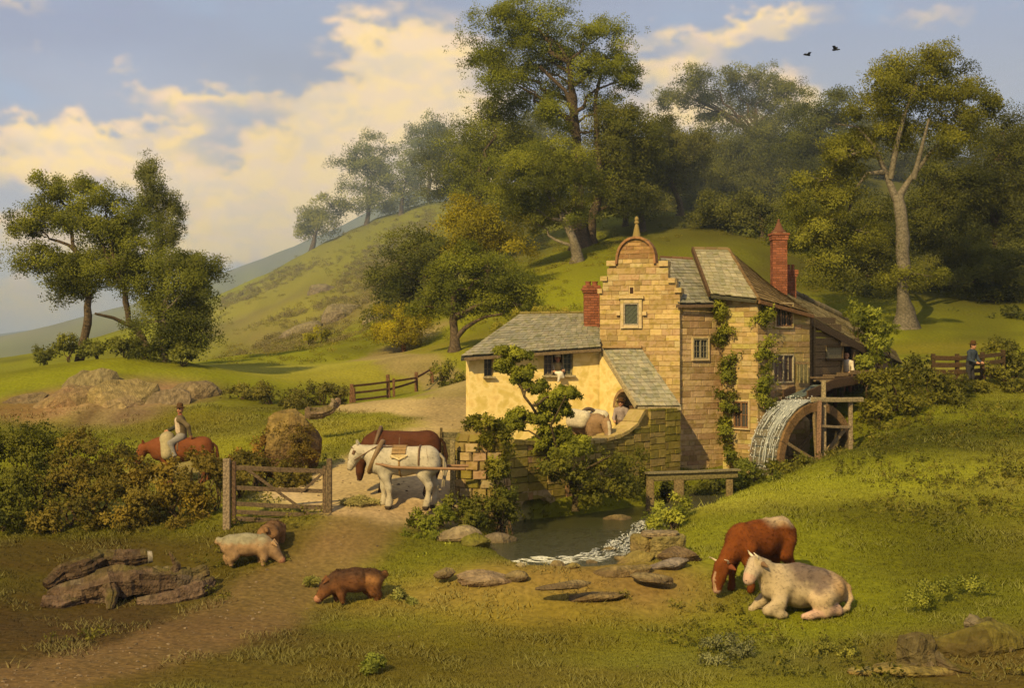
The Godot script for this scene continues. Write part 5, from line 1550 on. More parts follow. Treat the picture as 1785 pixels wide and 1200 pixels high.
	bs.hexa([g1, g4, g4 - up * 2.6, g1 - up * 2.6, g1 + Vector3(0.15, -0.1, -0.05), g4 + Vector3(0.15, -0.1, -0.05), g4 + Vector3(0.15, -2.6, -0.05), g1 + Vector3(0.15, -2.6, -0.05)], Color(0.2, 0.13, 0.06))
	part(barn, "gable_wall", bs, M.timber, bo)
	# its lower far end in brick
	var za := flat(P(1510, 600, 50.2)); var zc := flat(P(1566, 600, 54.0))
	var out := thing("outhouse", "small brick outhouse with lichened roof at the barn's far end", "outhouse", (za + zc) * 0.5 + up * 3.0)
	var zb := MB.new()
	var zt0 := yv(600, 50.2); var zt1 := yv(628, 54.0)
	zb.hexa([za + up * 2.8, zc + up * 2.8, zc + up * 2.8 + Vector3(-0.8, 0, -3), za + up * 2.8 + Vector3(-0.8, 0, -3), za + up * zt0, zc + up * zt1, zc + up * (zt1 + 0.5) + Vector3(-0.8, 0, -3), za + up * (zt0 + 0.6) + Vector3(-0.8, 0, -3)], Color(0.33, 0.21, 0.11))
	part(out, "wall", zb, M.brick, out.position)
	slates(out, "tile_courses", P(1508, 604, 49.9), P(1572, 634, 53.8), P(1560, 612, 57.0), P(1494, 571, 53.6), 10, 0.22, Color(0.24, 0.19, 0.09), Color(0.34, 0.26, 0.12), M.brick)

	# ---------------- the cream cottage on the left
	var ca := flat(P(818, 600, 42.9)); var cc := flat(P(1046, 600, 44.3))
	var cot := thing("plastered_cottage", "cream plastered cottage wing with grey slate roof and yellow moss ridge", "cottage", (ca + cc) * 0.5 + up * 1.7)
	var co := cot.position
	var cd := (cc - ca).normalized()
	var cw := ca.distance_to(cc)
	var cn := cd.cross(up)
	if cn.z < 0: cn = -cn
	var ck := cw / 228.0
	var tl := yv(620, 42.9); var tr := yv(606, 44.3)
	var topc := func(s: float) -> float: return lerpf(tl, tr, s / cw)
	var w0a := yv(657, 43); var w0b := yv(619, 43); var w1a := yv(655, 43.8); var w1b := yv(614, 43.8)
	var ccols := []
	for q in [[0.0, 25.0, 0], [25.0, 41.0, 1], [41.0, 128.0, 0], [128.0, 180.0, 2], [180.0, 228.0, 0]]:
		var s0: float = q[0] * ck
		var s1: float = q[1] * ck
		var seg := []
		if q[2] == 0: seg.append([1.2, 1.2, topc.call(s0), topc.call(s1)])
		else:
			var wa: float = w0a if q[2] == 1 else w1a
			var wb: float = w0b if q[2] == 1 else w1b
			seg.append([1.2, 1.2, wa, wa])
			if topc.call(s1) - wb > 0.02: seg.append([wb, wb, topc.call(s0), topc.call(s1)])
		ccols.append([s0, s1, seg])
	var cwb := MB.new()
	slab(cwb, ca, cc, 0.35, ccols, Color(0.71, 0.56, 0.24))
	var bk2 := Vector3(1.5, 0, -3.4)
	# gable end and dark backing panel
	cwb.hexa([ca + up * 1.2, ca + bk2 + up * 1.2, ca + bk2 + up * tl, ca + up * tl, ca + cd * 0.3 + up * 1.2 - cn * 0.36, ca + bk2 + cd * 0.3 + up * 1.2, ca + bk2 + cd * 0.3 + up * tl, ca + cd * 0.3 + up * tl - cn * 0.36], Color(0.68, 0.53, 0.22))
	part(cot, "wall", cwb, M.plaster, co)
	var lin := MB.new()
	lin.box(ca + cd * 0.35 - cn * 1.0 + up * 2.0, cd * (cw - 0.4), up * 2.7, -cn * 0.06, Color(0.06, 0.04, 0.025))  # dark panel added for the unlit room behind the windows
	part(cot, "dark_backing", lin, M.mortar, co)
	window(cot, ca, cc, 33 * ck, 16 * ck, w0a, w0b, 1, 3, -0.12, Color(0.34, 0.28, 0.17), 0.0, Color(0.04, 0.04, 0.03))
	# the big window: fixed lights either side of an open casement
	window(cot, ca, cc, 137 * ck, 17 * ck, w1a, w1b, 1, 4, -0.1, Color(0.34, 0.27, 0.17), 0.0, Color(0.10, 0.085, 0.07))
	window(cot, ca, cc, 171 * ck, 17 * ck, w1a, w1b, 1, 4, -0.1, Color(0.36, 0.31, 0.18), 0.0, Color(0.055, 0.065, 0.045))
	timber(cot, "sill", ca + cd * 126 * ck + cn * 0.04 + up * (w1a - 0.02), ca + cd * 182 * ck + cn * 0.04 + up * (w1a - 0.02), 0.2, 0.06, Color(0.46, 0.38, 0.22))
	timber(cot, "sill", ca + cd * 23 * ck + cn * 0.04 + up * (w0a - 0.02), ca + cd * 43 * ck + cn * 0.04 + up * (w0a - 0.02), 0.2, 0.06, Color(0.5, 0.4, 0.22))
	var c1 := P(804, 621, 42.4); var c2 := P(1047, 605, 43.85); var c3 := P(1047, 546, 46.6); var c4 := P(906, 548, 45.9)
	slates(cot, "slate_courses", c1, c2, c3, c4, 16, 0.19, SLATE_A, SLATE_B * 0.95, M.slate)
	var hipb := MB.new()
	hipb.hexa([c1, c4, c4 + Vector3(-0.3, -1.3, -2.2), c1 + Vector3(0.4, -0.05, -3.2), c1 - up * 0.1, c4 - up * 0.1, c4 + Vector3(-0.3, -1.4, -2.2), c1 + Vector3(0.4, -0.15, -3.2)], SLATE_A)
	part(cot, "hip_roof", hipb, M.slate, co)
	timber(cot, "eaves_board", c1 + Vector3(0.1, -0.1, -0.05), c2 + Vector3(0, -0.1, -0.05), 0.08, 0.1, Color(0.27, 0.19, 0.1))
	ridge_tiles(cot, c4 + up * 0.03, c3 + up * 0.03, 0.05, Color(0.34, 0.27, 0.08))
	chimney(cot, P(1031, 552, 45.6), 0.5, yv(500, 45.6), false)
	bush("bush", "yellowing growth along the cottage's roof ridge", [[900, 548, 46.3, 24, 7], [940, 544, 46.5, 28, 7], [985, 541, 46.6, 26, 6], [870, 570, 45.4, 20, 6]], Color(0.13, 0.11, 0.02), Color(0.30, 0.23, 0.04), {"size": 0.8, "leaf": 3, "nostem": true, "category": "plant", "density": 0.8})
	# ivy, each stream a plant of its own on its wall
	bush("ivy", "dark ivy hanging where side wall meets sunlit bay, longest stream", [[1256, 545, 44.2, 12, 26], [1262, 590, 44.15, 11, 40], [1266, 650, 44.1, 13, 40], [1264, 705, 44.0, 20, 30], [1270, 755, 43.9, 12, 30], [1272, 790, 43.8, 12, 18]], Color(0.06, 0.062, 0.010), Color(0.16, 0.145, 0.02), {"category": "ivy", "size": 0.75, "leaf": 1, "nostem": true, "density": 1.2})
	bush("ivy", "lighter ivy streaming down the corner beside the end wall's windows", [[1328, 560, 43.5, 12, 28], [1332, 610, 43.4, 13, 36], [1330, 665, 43.35, 13, 30], [1336, 700, 43.3, 18, 20], [1340, 540, 43.6, 12, 14]], Color(0.08, 0.08, 0.012), Color(0.20, 0.18, 0.025), {"category": "ivy", "size": 0.75, "leaf": 1, "nostem": true, "density": 1.1})

	# ---------------- ruined pier by the horse
	var pr := Q(840, 35.0)
	pr.y = 1.0
	var pier := thing("stone_pier", "round-topped ruined stone pier with ivy behind the white horse", "pier", pr)
	var px := Vector3(0.96, 0, 0.28)
	var pz := Vector3(-0.28, 0, 0.96)
	var pc := MB.new()
	pc.lathe(pr, [[0.64, -0.6], [0.63, 1.5], [0.55, 1.85], [0.3, 2.02], [0.0, 2.06]], 12, Color(0.22, 0.17, 0.07))
	var pcore := part(pier, "core", pc, M.mortar, pr)
	for ring in 10:
		var cnt := 11
		var rad: float = 0.64 if ring < 7 else [0.60, 0.5, 0.3][ring - 7]
		if ring >= 7: cnt = [10, 8, 5][ring - 7]
		for i in cnt:
			var a := TAU * (i + 0.5 * (ring % 2)) / cnt + 0.2
			var o := MeshInstance3D.new()
			o.mesh = STONEM[rng.randi() % 6]
			var rd := Vector3(cos(a), 0, sin(a))
			var tg := Vector3(sin(a), 0, -cos(a))
			var wl: float = TAU * rad / cnt * rf(0.9, 1.02)
			var tl2: float = 0.0 if ring < 7 else [0.5, 0.9, 1.2][ring - 7]
			var upv := (Vector3.UP * cos(tl2) - rd * sin(tl2))
			var ov := (rd * cos(tl2) + Vector3.UP * sin(tl2))
			o.transform = Transform3D(Basis(tg * wl, upv * 0.215, ov * rf(0.07, 0.12)), rd * (rad - 0.02) - tg * wl * 0.5 + Vector3.UP * (-0.05 + 0.225 * ring - (0.0 if ring < 7 else 0.02 * (ring - 6))))
			o.material_override = tinted(M.stone, (S_LIT + S_MOSS + S_MOSS)[rng.randi() % 21] * 0.8)
			o.name = part_name(pcore, "stone")
			pcore.add_child(o, true)
	bush("ivy", "ivy capping the ruined pier and trailing down its shaded side", [[850, 738, 34.5, 24, 10], [874, 765, 34.4, 15, 30], [868, 810, 34.2, 18, 30], [825, 735, 34.7, 20, 7], [845, 770, 34.25, 12, 18]], Color(0.06, 0.055, 0.010), Color(0.15, 0.125, 0.017), {"category": "ivy", "size": 0.8, "leaf": 1, "nostem": true, "density": 0.9})

func chimney(under: Node3D, foot: Vector3, w: float, top: float, tall: bool) -> void:
	var org := under.position
	var o := MB.new()
	var f := Vector3(foot.x, foot.y - 0.5, foot.z)
	var h := top - f.y
	o.box(f - Vector3(w * 0.5 - 0.02, 0, w * 0.5 - 0.02), Vector3(w - 0.04, 0, 0), Vector3(0, h, 0), Vector3(0, 0, w - 0.04), Color(0.28, 0.2, 0.13))
	var st := part(under, "chimney", o, M.mortar, org)
	# brick courses, wrapped round the stack
	var q := MB.new()
	var y := 0.0
	var row := 0
	while y < h - 0.02:
		var flare := 0.0
		if y > h - 0.28: flare = 0.035
		if y > h - 0.18: flare = 0.07
		if y > h - 0.08: flare = 0.03
		for side in 4:
			var a := Vector3(1, 0, 0).rotated(Vector3.UP, side * PI / 2)
			var nn := Vector3(0, 0, 1).rotated(Vector3.UP, side * PI / 2)
			var x := -w * 0.5 - flare
			var l := 0.12 if row % 2 else 0.22
			while x < w * 0.5 + flare - 0.01:
				var e := minf(x + l, w * 0.5 + flare)
				q.box(f + a * x + nn * (w * 0.5 - 0.06) + Vector3.UP * y, a * (e - x - 0.012), Vector3.UP * 0.072, nn * (0.06 + flare + rf(0, 0.008)), BRICK * rf(0.7, 1.25))
				x = e
				l = 0.22
		y += 0.085
		row += 1
	stuff(part(st, "brickwork", q, M.brick, org))
	if tall:
		var p := MB.new()
		p.lathe(f + Vector3.UP * h, [[0.26, -0.02], [0.26, 0.05], [0.18, 0.1], [0.13, 0.2], [0.09, 0.3], [0.05, 0.36], [0.045, 0.44], [0.0, 0.5]], 12, Color(0.20, 0.09, 0.05))
		part(st, "chimney_pot", p, M.brick, org)
	else:
		for i in 2:
			var p := MB.new()
			p.lathe(f + Vector3((i - 0.5) * w * 0.45, h, 0), [[w * 0.2, -0.02], [w * 0.17, 0.12], [w * 0.2, 0.14], [w * 0.2, 0.17], [w * 0.12, 0.17], [w * 0.11, 0.05]], 10, BRICK * 0.95)
			part(st, "chimney_pot", p, M.brick, org)

# ------------------------------------------------------------------ living things: one smooth skin over a skeleton
class Body:
	var bones := []    # [a, b, ra, rb, colour]
	var blend := 0.03
	func add(a: Vector3, b: Vector3, ra: float, rb: float, col: Color) -> void:
		bones.append([a, b, ra, rb, col])
	func pair(a: Vector3, b: Vector3, ra: float, rb: float, col: Color) -> void:
		add(a, b, ra, rb, col)
		add(a * Vector3(1, 1, -1), b * Vector3(1, 1, -1), ra, rb, col)
	func chain(pts: Array, rr: Array, col: Color) -> void:
		for i in pts.size() - 1: add(pts[i], pts[i + 1], rr[i], rr[i + 1], col)

func skin(bd: Body, cell: float, paint = null) -> MB:
	var lo := Vector3(1e9, 1e9, 1e9)
	var hi := -lo
	var pad := bd.blend * 2.2 + cell * 2.0
	for b in bd.bones:
		var r: float = maxf(b[2], b[3]) + pad
		lo = lo.min(b[0] - Vector3.ONE * r).min(b[1] - Vector3.ONE * r)
		hi = hi.max(b[0] + Vector3.ONE * r).max(b[1] + Vector3.ONE * r)
	var nx := int((hi.x - lo.x) / cell) + 2
	var ny := int((hi.y - lo.y) / cell) + 2
	var nzz := int((hi.z - lo.z) / cell) + 2
	var f := PackedFloat32Array()
	f.resize(nx * ny * nzz)
	var own := PackedInt32Array()
	own.resize(f.size())
	var top := PackedFloat32Array()
	top.resize(f.size())
	var kk := 1.0 / bd.blend
	for bi in bd.bones.size():
		var b: Array = bd.bones[bi]
		var a: Vector3 = b[0]
		var e: Vector3 = b[1]
		var ra: float = b[2]
		var rb: float = b[3]
		var ba := e - a
		var l2 := maxf(ba.length_squared(), 1e-9)
		var r := maxf(ra, rb) + pad
		var q0 := ((a.min(e) - Vector3.ONE * r - lo) / cell).floor()
		var q1 := ((a.max(e) + Vector3.ONE * r - lo) / cell).ceil()
		for z in range(maxi(int(q0.z), 0), mini(int(q1.z), nzz - 1) + 1):
			for y in range(maxi(int(q0.y), 0), mini(int(q1.y), ny - 1) + 1):
				var row := nx * (y + ny * z)
				for x in range(maxi(int(q0.x), 0), mini(int(q1.x), nx - 1) + 1):
					var p := Vector3(x, y, z) * cell + lo - a
					var h := clampf(p.dot(ba) / l2, 0.0, 1.0)
					var d := (p - ba * h).length() - (ra + (rb - ra) * h)
					if d < pad:
						var s := exp(-d * kk)
						f[row + x] += s
						if s > top[row + x]:
							top[row + x] = s
							own[row + x] = bi
	var out := MB.new()
	var id := {}
	var sxy := nx * ny
	for z in nzz - 1:
		for y in ny - 1:
			for x in nx - 1:
				var i := x + nx * y + sxy * z
				if top[i] <= 0.0 and top[i + 1 + nx + sxy] <= 0.0: continue
				var n_in := 0
				var best := i
				for c in 8:
					var j := i + (c & 1) + nx * ((c >> 1) & 1) + sxy * (c >> 2)
					if f[j] >= 1.0: n_in += 1
					if top[j] > top[best]: best = j
				if n_in == 0 or n_in == 8: continue
				var sum := Vector3.ZERO
				var cnt := 0
				for c in 8:
					for ax in 3:
						if c & (1 << ax): continue
						var c2 := c | (1 << ax)
						var j := i + (c & 1) + nx * ((c >> 1) & 1) + sxy * (c >> 2)
						var j2 := i + (c2 & 1) + nx * ((c2 >> 1) & 1) + sxy * (c2 >> 2)
						if (f[j] >= 1.0) != (f[j2] >= 1.0):
							var va := log(maxf(f[j], 1e-6))
							var vb := log(maxf(f[j2], 1e-6))
							var t := clampf(va / (va - vb), 0.0, 1.0)
							var p0 := Vector3(c & 1, (c >> 1) & 1, c >> 2)
							var p1 := Vector3(c2 & 1, (c2 >> 1) & 1, c2 >> 2)
							sum += p0.lerp(p1, t)
							cnt += 1
				var pos := (Vector3(x, y, z) + sum / cnt) * cell + lo
				id[i] = out.v.size()
				out.v.append(pos)
				out.n.append(Vector3.ZERO)
				var col: Color = bd.bones[own[best]][4]
				if paint: col = paint.call(pos, col)
				out.c.append(col)
	for z in range(1, nzz - 1):
		for y in range(1, ny - 1):
			for x in range(1, nx - 1):
				var i := x + nx * y + sxy * z
				if top[i] <= 0.0: continue
				var a_in := f[i] >= 1.0
				for ax in 3:
					var st := 1 if ax == 0 else nx if ax == 1 else sxy
					if a_in == (f[i + st] >= 1.0): continue
					var s1 := nx if ax == 0 else sxy if ax == 1 else 1
					var s2 := sxy if ax == 0 else 1 if ax == 1 else nx
					var q := [i - s1 - s2, i - s2, i, i - s1]
					if not (id.has(q[0]) and id.has(q[1]) and id.has(q[2]) and id.has(q[3])): continue
					var a: int = id[q[0]]; var b: int = id[q[1]]; var c: int = id[q[2]]; var d: int = id[q[3]]
					if a_in:
						out.ix.append_array([a, c, b, a, d, c])
					else:
						out.ix.append_array([a, b, c, a, c, d])
	for t in range(0, out.ix.size(), 3):
		var a := out.ix[t]; var b := out.ix[t + 1]; var c := out.ix[t + 2]
		var nn := (out.v[c] - out.v[a]).cross(out.v[b] - out.v[a])
		out.n[a] += nn; out.n[b] += nn; out.n[c] += nn
	for i in out.n.size(): out.n[i] = out.n[i].normalized()
	return out

# short hair lying back over the skin
func coat(under: Node3D, sk: MB, count: int, ln: float, back := Vector3(-1, -0.35, 0)) -> void:
	var b := MB.new()
	for i in count:
		var k := rng.randi() % sk.v.size()
		var nn := sk.n[k]
		var c := sk.c[k]
		if c.r + c.g + c.b < 0.15 and ln > 0.02: continue
		var p := sk.v[k] + Vector3(rf(-1, 1), rf(-1, 1), rf(-1, 1)) * 0.016
		var t := (back - nn * back.dot(nn) + Vector3(rf(-0.5, 0.5), rf(-0.5, 0.5), rf(-0.5, 0.5))).normalized()
		var s := t.cross(nn).normalized() * rf(0.003, 0.007)
		var l := ln * rf(0.6, 1.4)
		var col := c * rf(0.6, 1.28)
		b.t(p - s - nn * 0.006, p + s - nn * 0.006, p + t * l + nn * l * 0.3, nn, nn, nn, col)
	stuff(bits(under, "coat", b, M.hay))

func creature(called: String, label: String, category: String, at: Vector3, heading: float, size: float, group := "") -> Node3D:
	var o := thing(called, label, category, at, group)
	o.rotation.y = heading
	o.scale = Vector3.ONE * size
	return o

func bits(under: Node3D, called: String, b: MB, m: Material) -> MeshInstance3D:
	return part(under, called, b, m)

func strap(pts: Array, r: float, col: Color) -> MB:
	var b := MB.new()
	var rr := PackedFloat32Array()
	var pp := PackedVector3Array()
	for p in pts:
		pp.append(p)
		rr.append(r)
	b.tube(pp, rr, 6, col)
	return b

func ring_strap(c: Vector3, nrm: Vector3, ru: float, rv: float, r: float, col: Color, a0 := 0.0, a1 := TAU) -> MB:
	var side := nrm.cross(Vector3.UP).normalized()
	var up := side.cross(nrm).normalized()
	var pts := []
	for i in 21:
		var a := lerpf(a0, a1, i / 20.0)
		pts.append(c + side * cos(a) * ru + up * sin(a) * rv)
	return strap(pts, r, col)

func eyes(o: Node3D, p: Vector3, r: float) -> void:
	for e in [1.0, -1.0]:
		var b := MB.new()
		var prof := []
		for i in 7: prof.append([r * sin(PI * i / 6.0), -r * cos(PI * i / 6.0)])
		b.lathe(p * Vector3(1, 1, e), prof, 8, Color(0.01, 0.008, 0.006))
		bits(o, "eye", b, M.pane)

func cone_ear(o: Node3D, a: Vector3, b: Vector3, r: float, col: Color) -> void:
	for e in [1.0, -1.0]:
		var q := MB.new()
		var s := Vector3(1, 1, e)
		q.tube(PackedVector3Array([a * s, (a.lerp(b, 0.4)) * s, b * s]), PackedFloat32Array([r * 0.7, r, r * 0.15]), 6, col)
		bits(o, "ear", q, M.hide)

func horse_body(o: Node3D, coat: Color, low: Color, mane: Color, head_down: float, blaze: Color) -> void:
	# x forward, y up. head_down 0 carries the head level, 1 has the muzzle at the ground
	var b := Body.new()
	b.blend = 0.045
	b.add(Vector3(0.55, 1.17, 0), Vector3(0.0, 1.13, 0), 0.30, 0.335, coat)
	b.add(Vector3(0.0, 1.13, 0), Vector3(-0.58, 1.2, 0), 0.335, 0.315, coat)
	b.pair(Vector3(-0.6, 1.18, 0.1), Vector3(-0.68, 1.05, 0.12), 0.23, 0.22, coat)
	b.add(Vector3(0.5, 1.36, 0), Vector3(0.15, 1.34, 0), 0.14, 0.13, coat)
	b.add(Vector3(0.62, 1.12, 0), Vector3(0.7, 1.0, 0), 0.24, 0.17, coat)
	var poll := Vector3(1.12, 1.44, 0).lerp(Vector3(1.12, 0.86, 0), head_down)
	var muz := Vector3(1.3, 1.0, 0).lerp(Vector3(1.24, 0.34, 0), head_down)
	if head_down > 0.7:
		poll = Vector3(0.98, 0.98, 0)
		muz = Vector3(1.02, 0.38, 0)
	b.add(Vector3(0.6, 1.25, 0), Vector3(0.72, 1.3, 0).lerp(Vector3(0.75, 1.16, 0), head_down), 0.24, 0.2, coat)
	b.add(Vector3(0.72, 1.3, 0).lerp(Vector3(0.75, 1.16, 0), head_down), poll, 0.2, 0.115, coat)
	var mid := poll.lerp(muz, 0.35)
	b.add(poll, mid, 0.105, 0.12, coat)
	b.add(mid, poll.lerp(muz, 0.75), 0.115, 0.075, coat)
	b.add(poll.lerp(muz, 0.75), muz, 0.075, 0.07, low)
	for s in [[1.0, 0.0], [-1.0, -0.18]]:
		var z: float = 0.17 * s[0]
		var dx: float = s[1]
		b.chain([Vector3(0.52, 1.0, z), Vector3(0.5 + dx * 0.5, 0.78, z), Vector3(0.5 + dx, 0.5, z)], [0.16, 0.1, 0.065], coat)
		b.chain([Vector3(0.5 + dx, 0.5, z), Vector3(0.49 + dx, 0.17, z)], [0.062, 0.05], low)
		b.chain([Vector3(0.49 + dx, 0.17, z), Vector3(0.52 + dx, 0.03, z)], [0.07, 0.085], low)
		var hx: float = 0.12 if s[0] < 0 else 0.0
		b.chain([Vector3(-0.6, 1.02, z), Vector3(-0.58 + hx * 0.5, 0.82, z), Vector3(-0.78 + hx, 0.55, z)], [0.2, 0.125, 0.07], coat)
		b.chain([Vector3(-0.78 + hx, 0.55, z), Vector3(-0.73 + hx, 0.18, z)], [0.07, 0.052], low)
		b.chain([Vector3(-0.73 + hx, 0.18, z), Vector3(-0.69 + hx, 0.03, z)], [0.07, 0.085], low)
	var paint := func(p: Vector3, c: Color) -> Color:
		if p.y < 0.065: return Color(0.07, 0.05, 0.035)
		if p.distance_to(muz) < 0.5 and absf(p.z) < 0.045 and p.x > muz.x - 0.35 and blaze.a > 0.5 and p.x > poll.lerp(muz, clampf((p - poll).length() / (muz - poll).length(), 0, 1)).x + 0.03: return blaze
		var k := 0.92 + 0.22 * nz.get_noise_3dv(p * 190.0) + 0.12 * nz2.get_noise_3dv(p * 500.0)
		return Color(c.r * k, c.g * k, c.b * k)
	var sk := skin(b, 0.032, paint)
	coat(o, sk, 5200, 0.03)
	bits(o, "body", sk, M.hide)
	cone_ear(o, poll + Vector3(-0.03, 0.09, 0.06), poll + Vector3(0.02, 0.24, 0.085), 0.035, coat * 0.9)
	eyes(o, poll.lerp(muz, 0.3) + Vector3(0.03, 0.03, 0.1), 0.027)
	for e in [1.0, -1.0]:
		var ns := MB.new()
		ns.lathe(muz + Vector3(0.045, -0.03, 0.045 * e), [[0.0, -0.02], [0.02, 0.0], [0.0, 0.02]], 7, Color(0.12, 0.07, 0.05))
		bits(o, "nostril", ns, M.hide)
	# mane and tail of separate locks
	var mn := MB.new()
	for i in 22:
		var t := i / 21.0
		var base := Vector3(0.52, 1.49, 0).lerp(poll + Vector3(-0.03, 0.1, 0), t)
		for e in [-1.0, 1.0]:
			mn.tube(PackedVector3Array([base, base + Vector3(0.02, -0.05, 0.09 * e), base + Vector3(0.0, -0.2, 0.15 * e)]), PackedFloat32Array([0.03, 0.026, 0.006]), 5, mane * rf(0.8, 1.2))
	stuff(bits(o, "mane", mn, M.hay))
	var tl := MB.new()
	for i in 14:
		var z := rf(-0.06, 0.06)
		tl.tube(PackedVector3Array([Vector3(-0.88, 1.32, z * 0.3), Vector3(-0.99, 1.2, z * 0.6), Vector3(-1.02 + rf(-0.04, 0.04), 0.9, z), Vector3(-0.98 + rf(-0.05, 0.05), rf(0.5, 0.62), z * 1.4)]), PackedFloat32Array([0.035, 0.035, 0.028, 0.005]), 5, mane * rf(0.75, 1.25))
	stuff(bits(o, "tail", tl, M.hay))

func make_horses() -> void:
	var white := Color(0.60, 0.52, 0.37)
	var at := Q(703, 33.4)
	var o := creature("white_horse", "white cart horse in brown harness, standing side-on in the track", "horse", at, PI - 0.06, 1.0)
	horse_body(o, white, Color(0.55, 0.46, 0.31), Color(0.48, 0.40, 0.26), 0.05, Color(0, 0, 0, 0))
	var lea := Color(0.13, 0.07, 0.03)
	var tan := Color(0.30, 0.18, 0.06)
	# the near side of the horse is -z here, as it faces left
	var hn := Node3D.new()
	hn.name = "harness"
	o.add_child(hn)
	var cl := MB.new()
	var cpts := PackedVector3Array()
	var crr := PackedFloat32Array()
	for i in 25:
		var a := TAU * i / 24.0
		cpts.append(Vector3(0.66 - 0.16 * sin(a), 1.24 + 0.37 * sin(a), 0.275 * cos(a)))
		crr.append(0.062)
	cl.tube(cpts, crr, 8, Color(0.20, 0.125, 0.05), false)
	bits(hn, "collar", cl, M.leather)
	bits(hn, "hame", ring_strap(Vector3(0.61, 1.24, 0), Vector3(1, 0.4, 0).normalized(), 0.29, 0.42, 0.022, lea), M.leather)
	bits(hn, "girth", ring_strap(Vector3(0.05, 1.13, 0), Vector3.RIGHT, 0.355, 0.355, 0.032, tan), M.leather)
	bits(hn, "hip_strap", ring_strap(Vector3(-0.42, 1.17, 0), Vector3(1, 0, 0), 0.35, 0.35, 0.026, lea, -0.3, PI + 0.3), M.leather)
	bits(hn, "hip_strap", ring_strap(Vector3(-0.66, 1.15, 0), Vector3(1, -0.25, 0).normalized(), 0.34, 0.355, 0.026, lea, -0.3, PI + 0.3), M.leather)
	bits(hn, "breeching", ring_strap(Vector3(-0.62, 1.02, 0), Vector3.UP, 0.335, 0.365, 0.032, lea, PI * 0.0, TAU), M.leather)
	var sd := MB.new()
	for i in 9:
		var a := PI * (0.12 + 0.76 * i / 8.0)
		sd.bar(Vector3(-0.1, 1.135 + 0.36 * sin(a), 0.36 * cos(a)), Vector3(0.24, 1.135 + 0.36 * sin(a), 0.36 * cos(a)), 0.09, 0.06, (Color(0.42, 0.29, 0.1) if i % 8 == 0 else tan) * rf(0.9, 1.1), Vector3(0, sin(a), cos(a)))
	bits(hn, "pack_saddle", sd, M.leather)
	for e in [1.0, -1.0]:
		bits(hn, "saddle_pad", strap([Vector3(-0.14, 1.3, 0.335 * e), Vector3(0.05, 1.2, 0.385 * e), Vector3(0.26, 1.29, 0.33 * e)], 0.03, Color(0.62, 0.48, 0.25)), M.cloth)
		bits(hn, "trace", strap([Vector3(0.62, 1.1, 0.3 * e), Vector3(0.2, 1.02, 0.385 * e), Vector3(-0.4, 1.0, 0.38 * e), Vector3(-1.55, 0.99, 0.42 * e)], 0.036, Color(0.27, 0.145, 0.06)), M.leather)
		bits(hn, "bridle", strap([Vector3(1.09, 1.54, 0.07 * e), Vector3(1.18, 1.32, 0.12 * e), Vector3(1.25, 1.12, 0.09 * e)], 0.02, lea), M.leather)
		bits(hn, "blinker", strap([Vector3(1.16, 1.4, 0.125 * e), Vector3(1.2, 1.3, 0.125 * e)], 0.045, lea), M.leather)
		bits(hn, "rein", strap([Vector3(1.24, 1.12, 0.085 * e), Vector3(0.95, 1.3, 0.2 * e), Vector3(0.62, 1.5, 0.2 * e), Vector3(0.2, 1.5, 0.12 * e)], 0.016, lea), M.leather)
	bits(hn, "noseband", ring_strap(Vector3(1.25, 1.14, 0), Vector3(0.35, -1, 0).normalized(), 0.095, 0.1, 0.012, lea), M.leather)
	bits(hn, "browband", ring_strap(Vector3(1.16, 1.43, 0), Vector3(0.35, -1, 0).normalized(), 0.12, 0.12, 0.012, lea), M.leather)
	# the brown horse beyond, feeding
	var bp := Q(702, 34.3)
	var h2 := creature("brown_horse", "brown cart horse behind the white one, head down at the hay", "horse", bp, PI, 1.05)
	horse_body(h2, Color(0.12, 0.045, 0.022), Color(0.09, 0.037, 0.02), Color(0.07, 0.035, 0.02), 0.82, Color(0.5, 0.4, 0.28))
	bits(h2, "collar", ring_strap(Vector3(0.62, 1.22, 0), Vector3(1, 0.3, 0).normalized(), 0.29, 0.38, 0.05, Color(0.14, 0.08, 0.035)), M.leather)
	bits(h2, "girth", ring_strap(Vector3(0.05, 1.13, 0), Vector3.RIGHT, 0.352, 0.352, 0.018, lea), M.leather)
	# hay
	var hp := Q(628, 33.6)
	var hay := MB.new()
	for i in 620:
		var a := rf(0, TAU)
		var r := sqrt(rng.randf()) * 0.36
		var h := 0.24 * (1.0 - r / 0.4) * rng.randf()
		var c := hp + Vector3(cos(a) * r * 1.35, h + 0.02, sin(a) * r)
		var dd := Vector3(rf(-1, 1), rf(-0.3, 0.5), rf(-1, 1)).normalized() * rf(0.05, 0.13)
		hay.bar(c - dd, c + dd, 0.012, 0.008, Color(0.66, 0.54, 0.20).lerp(Color(0.46, 0.42, 0.11), rng.randf()) * rf(0.8, 1.2))
	var hm := solo("hay_pile", hay, M.hay, "small heap of loose hay on the track under the brown horse's muzzle", "hay", hp)
	stuff(hm)
	# laden horse at the mill door
	var lp := Q(1026, 41.0)
	lp.y = minf(lp.y, 1.5)
	var h3 := creature("pack_horse", "pale pack horse with white blaze waiting by the mill's arched door", "horse", lp, -PI * 0.36, 0.95)
	horse_body(h3, Color(0.36, 0.22, 0.11), Color(0.36, 0.25, 0.15), Color(0.12, 0.08, 0.05), 0.25, Color(0.66, 0.55, 0.36))
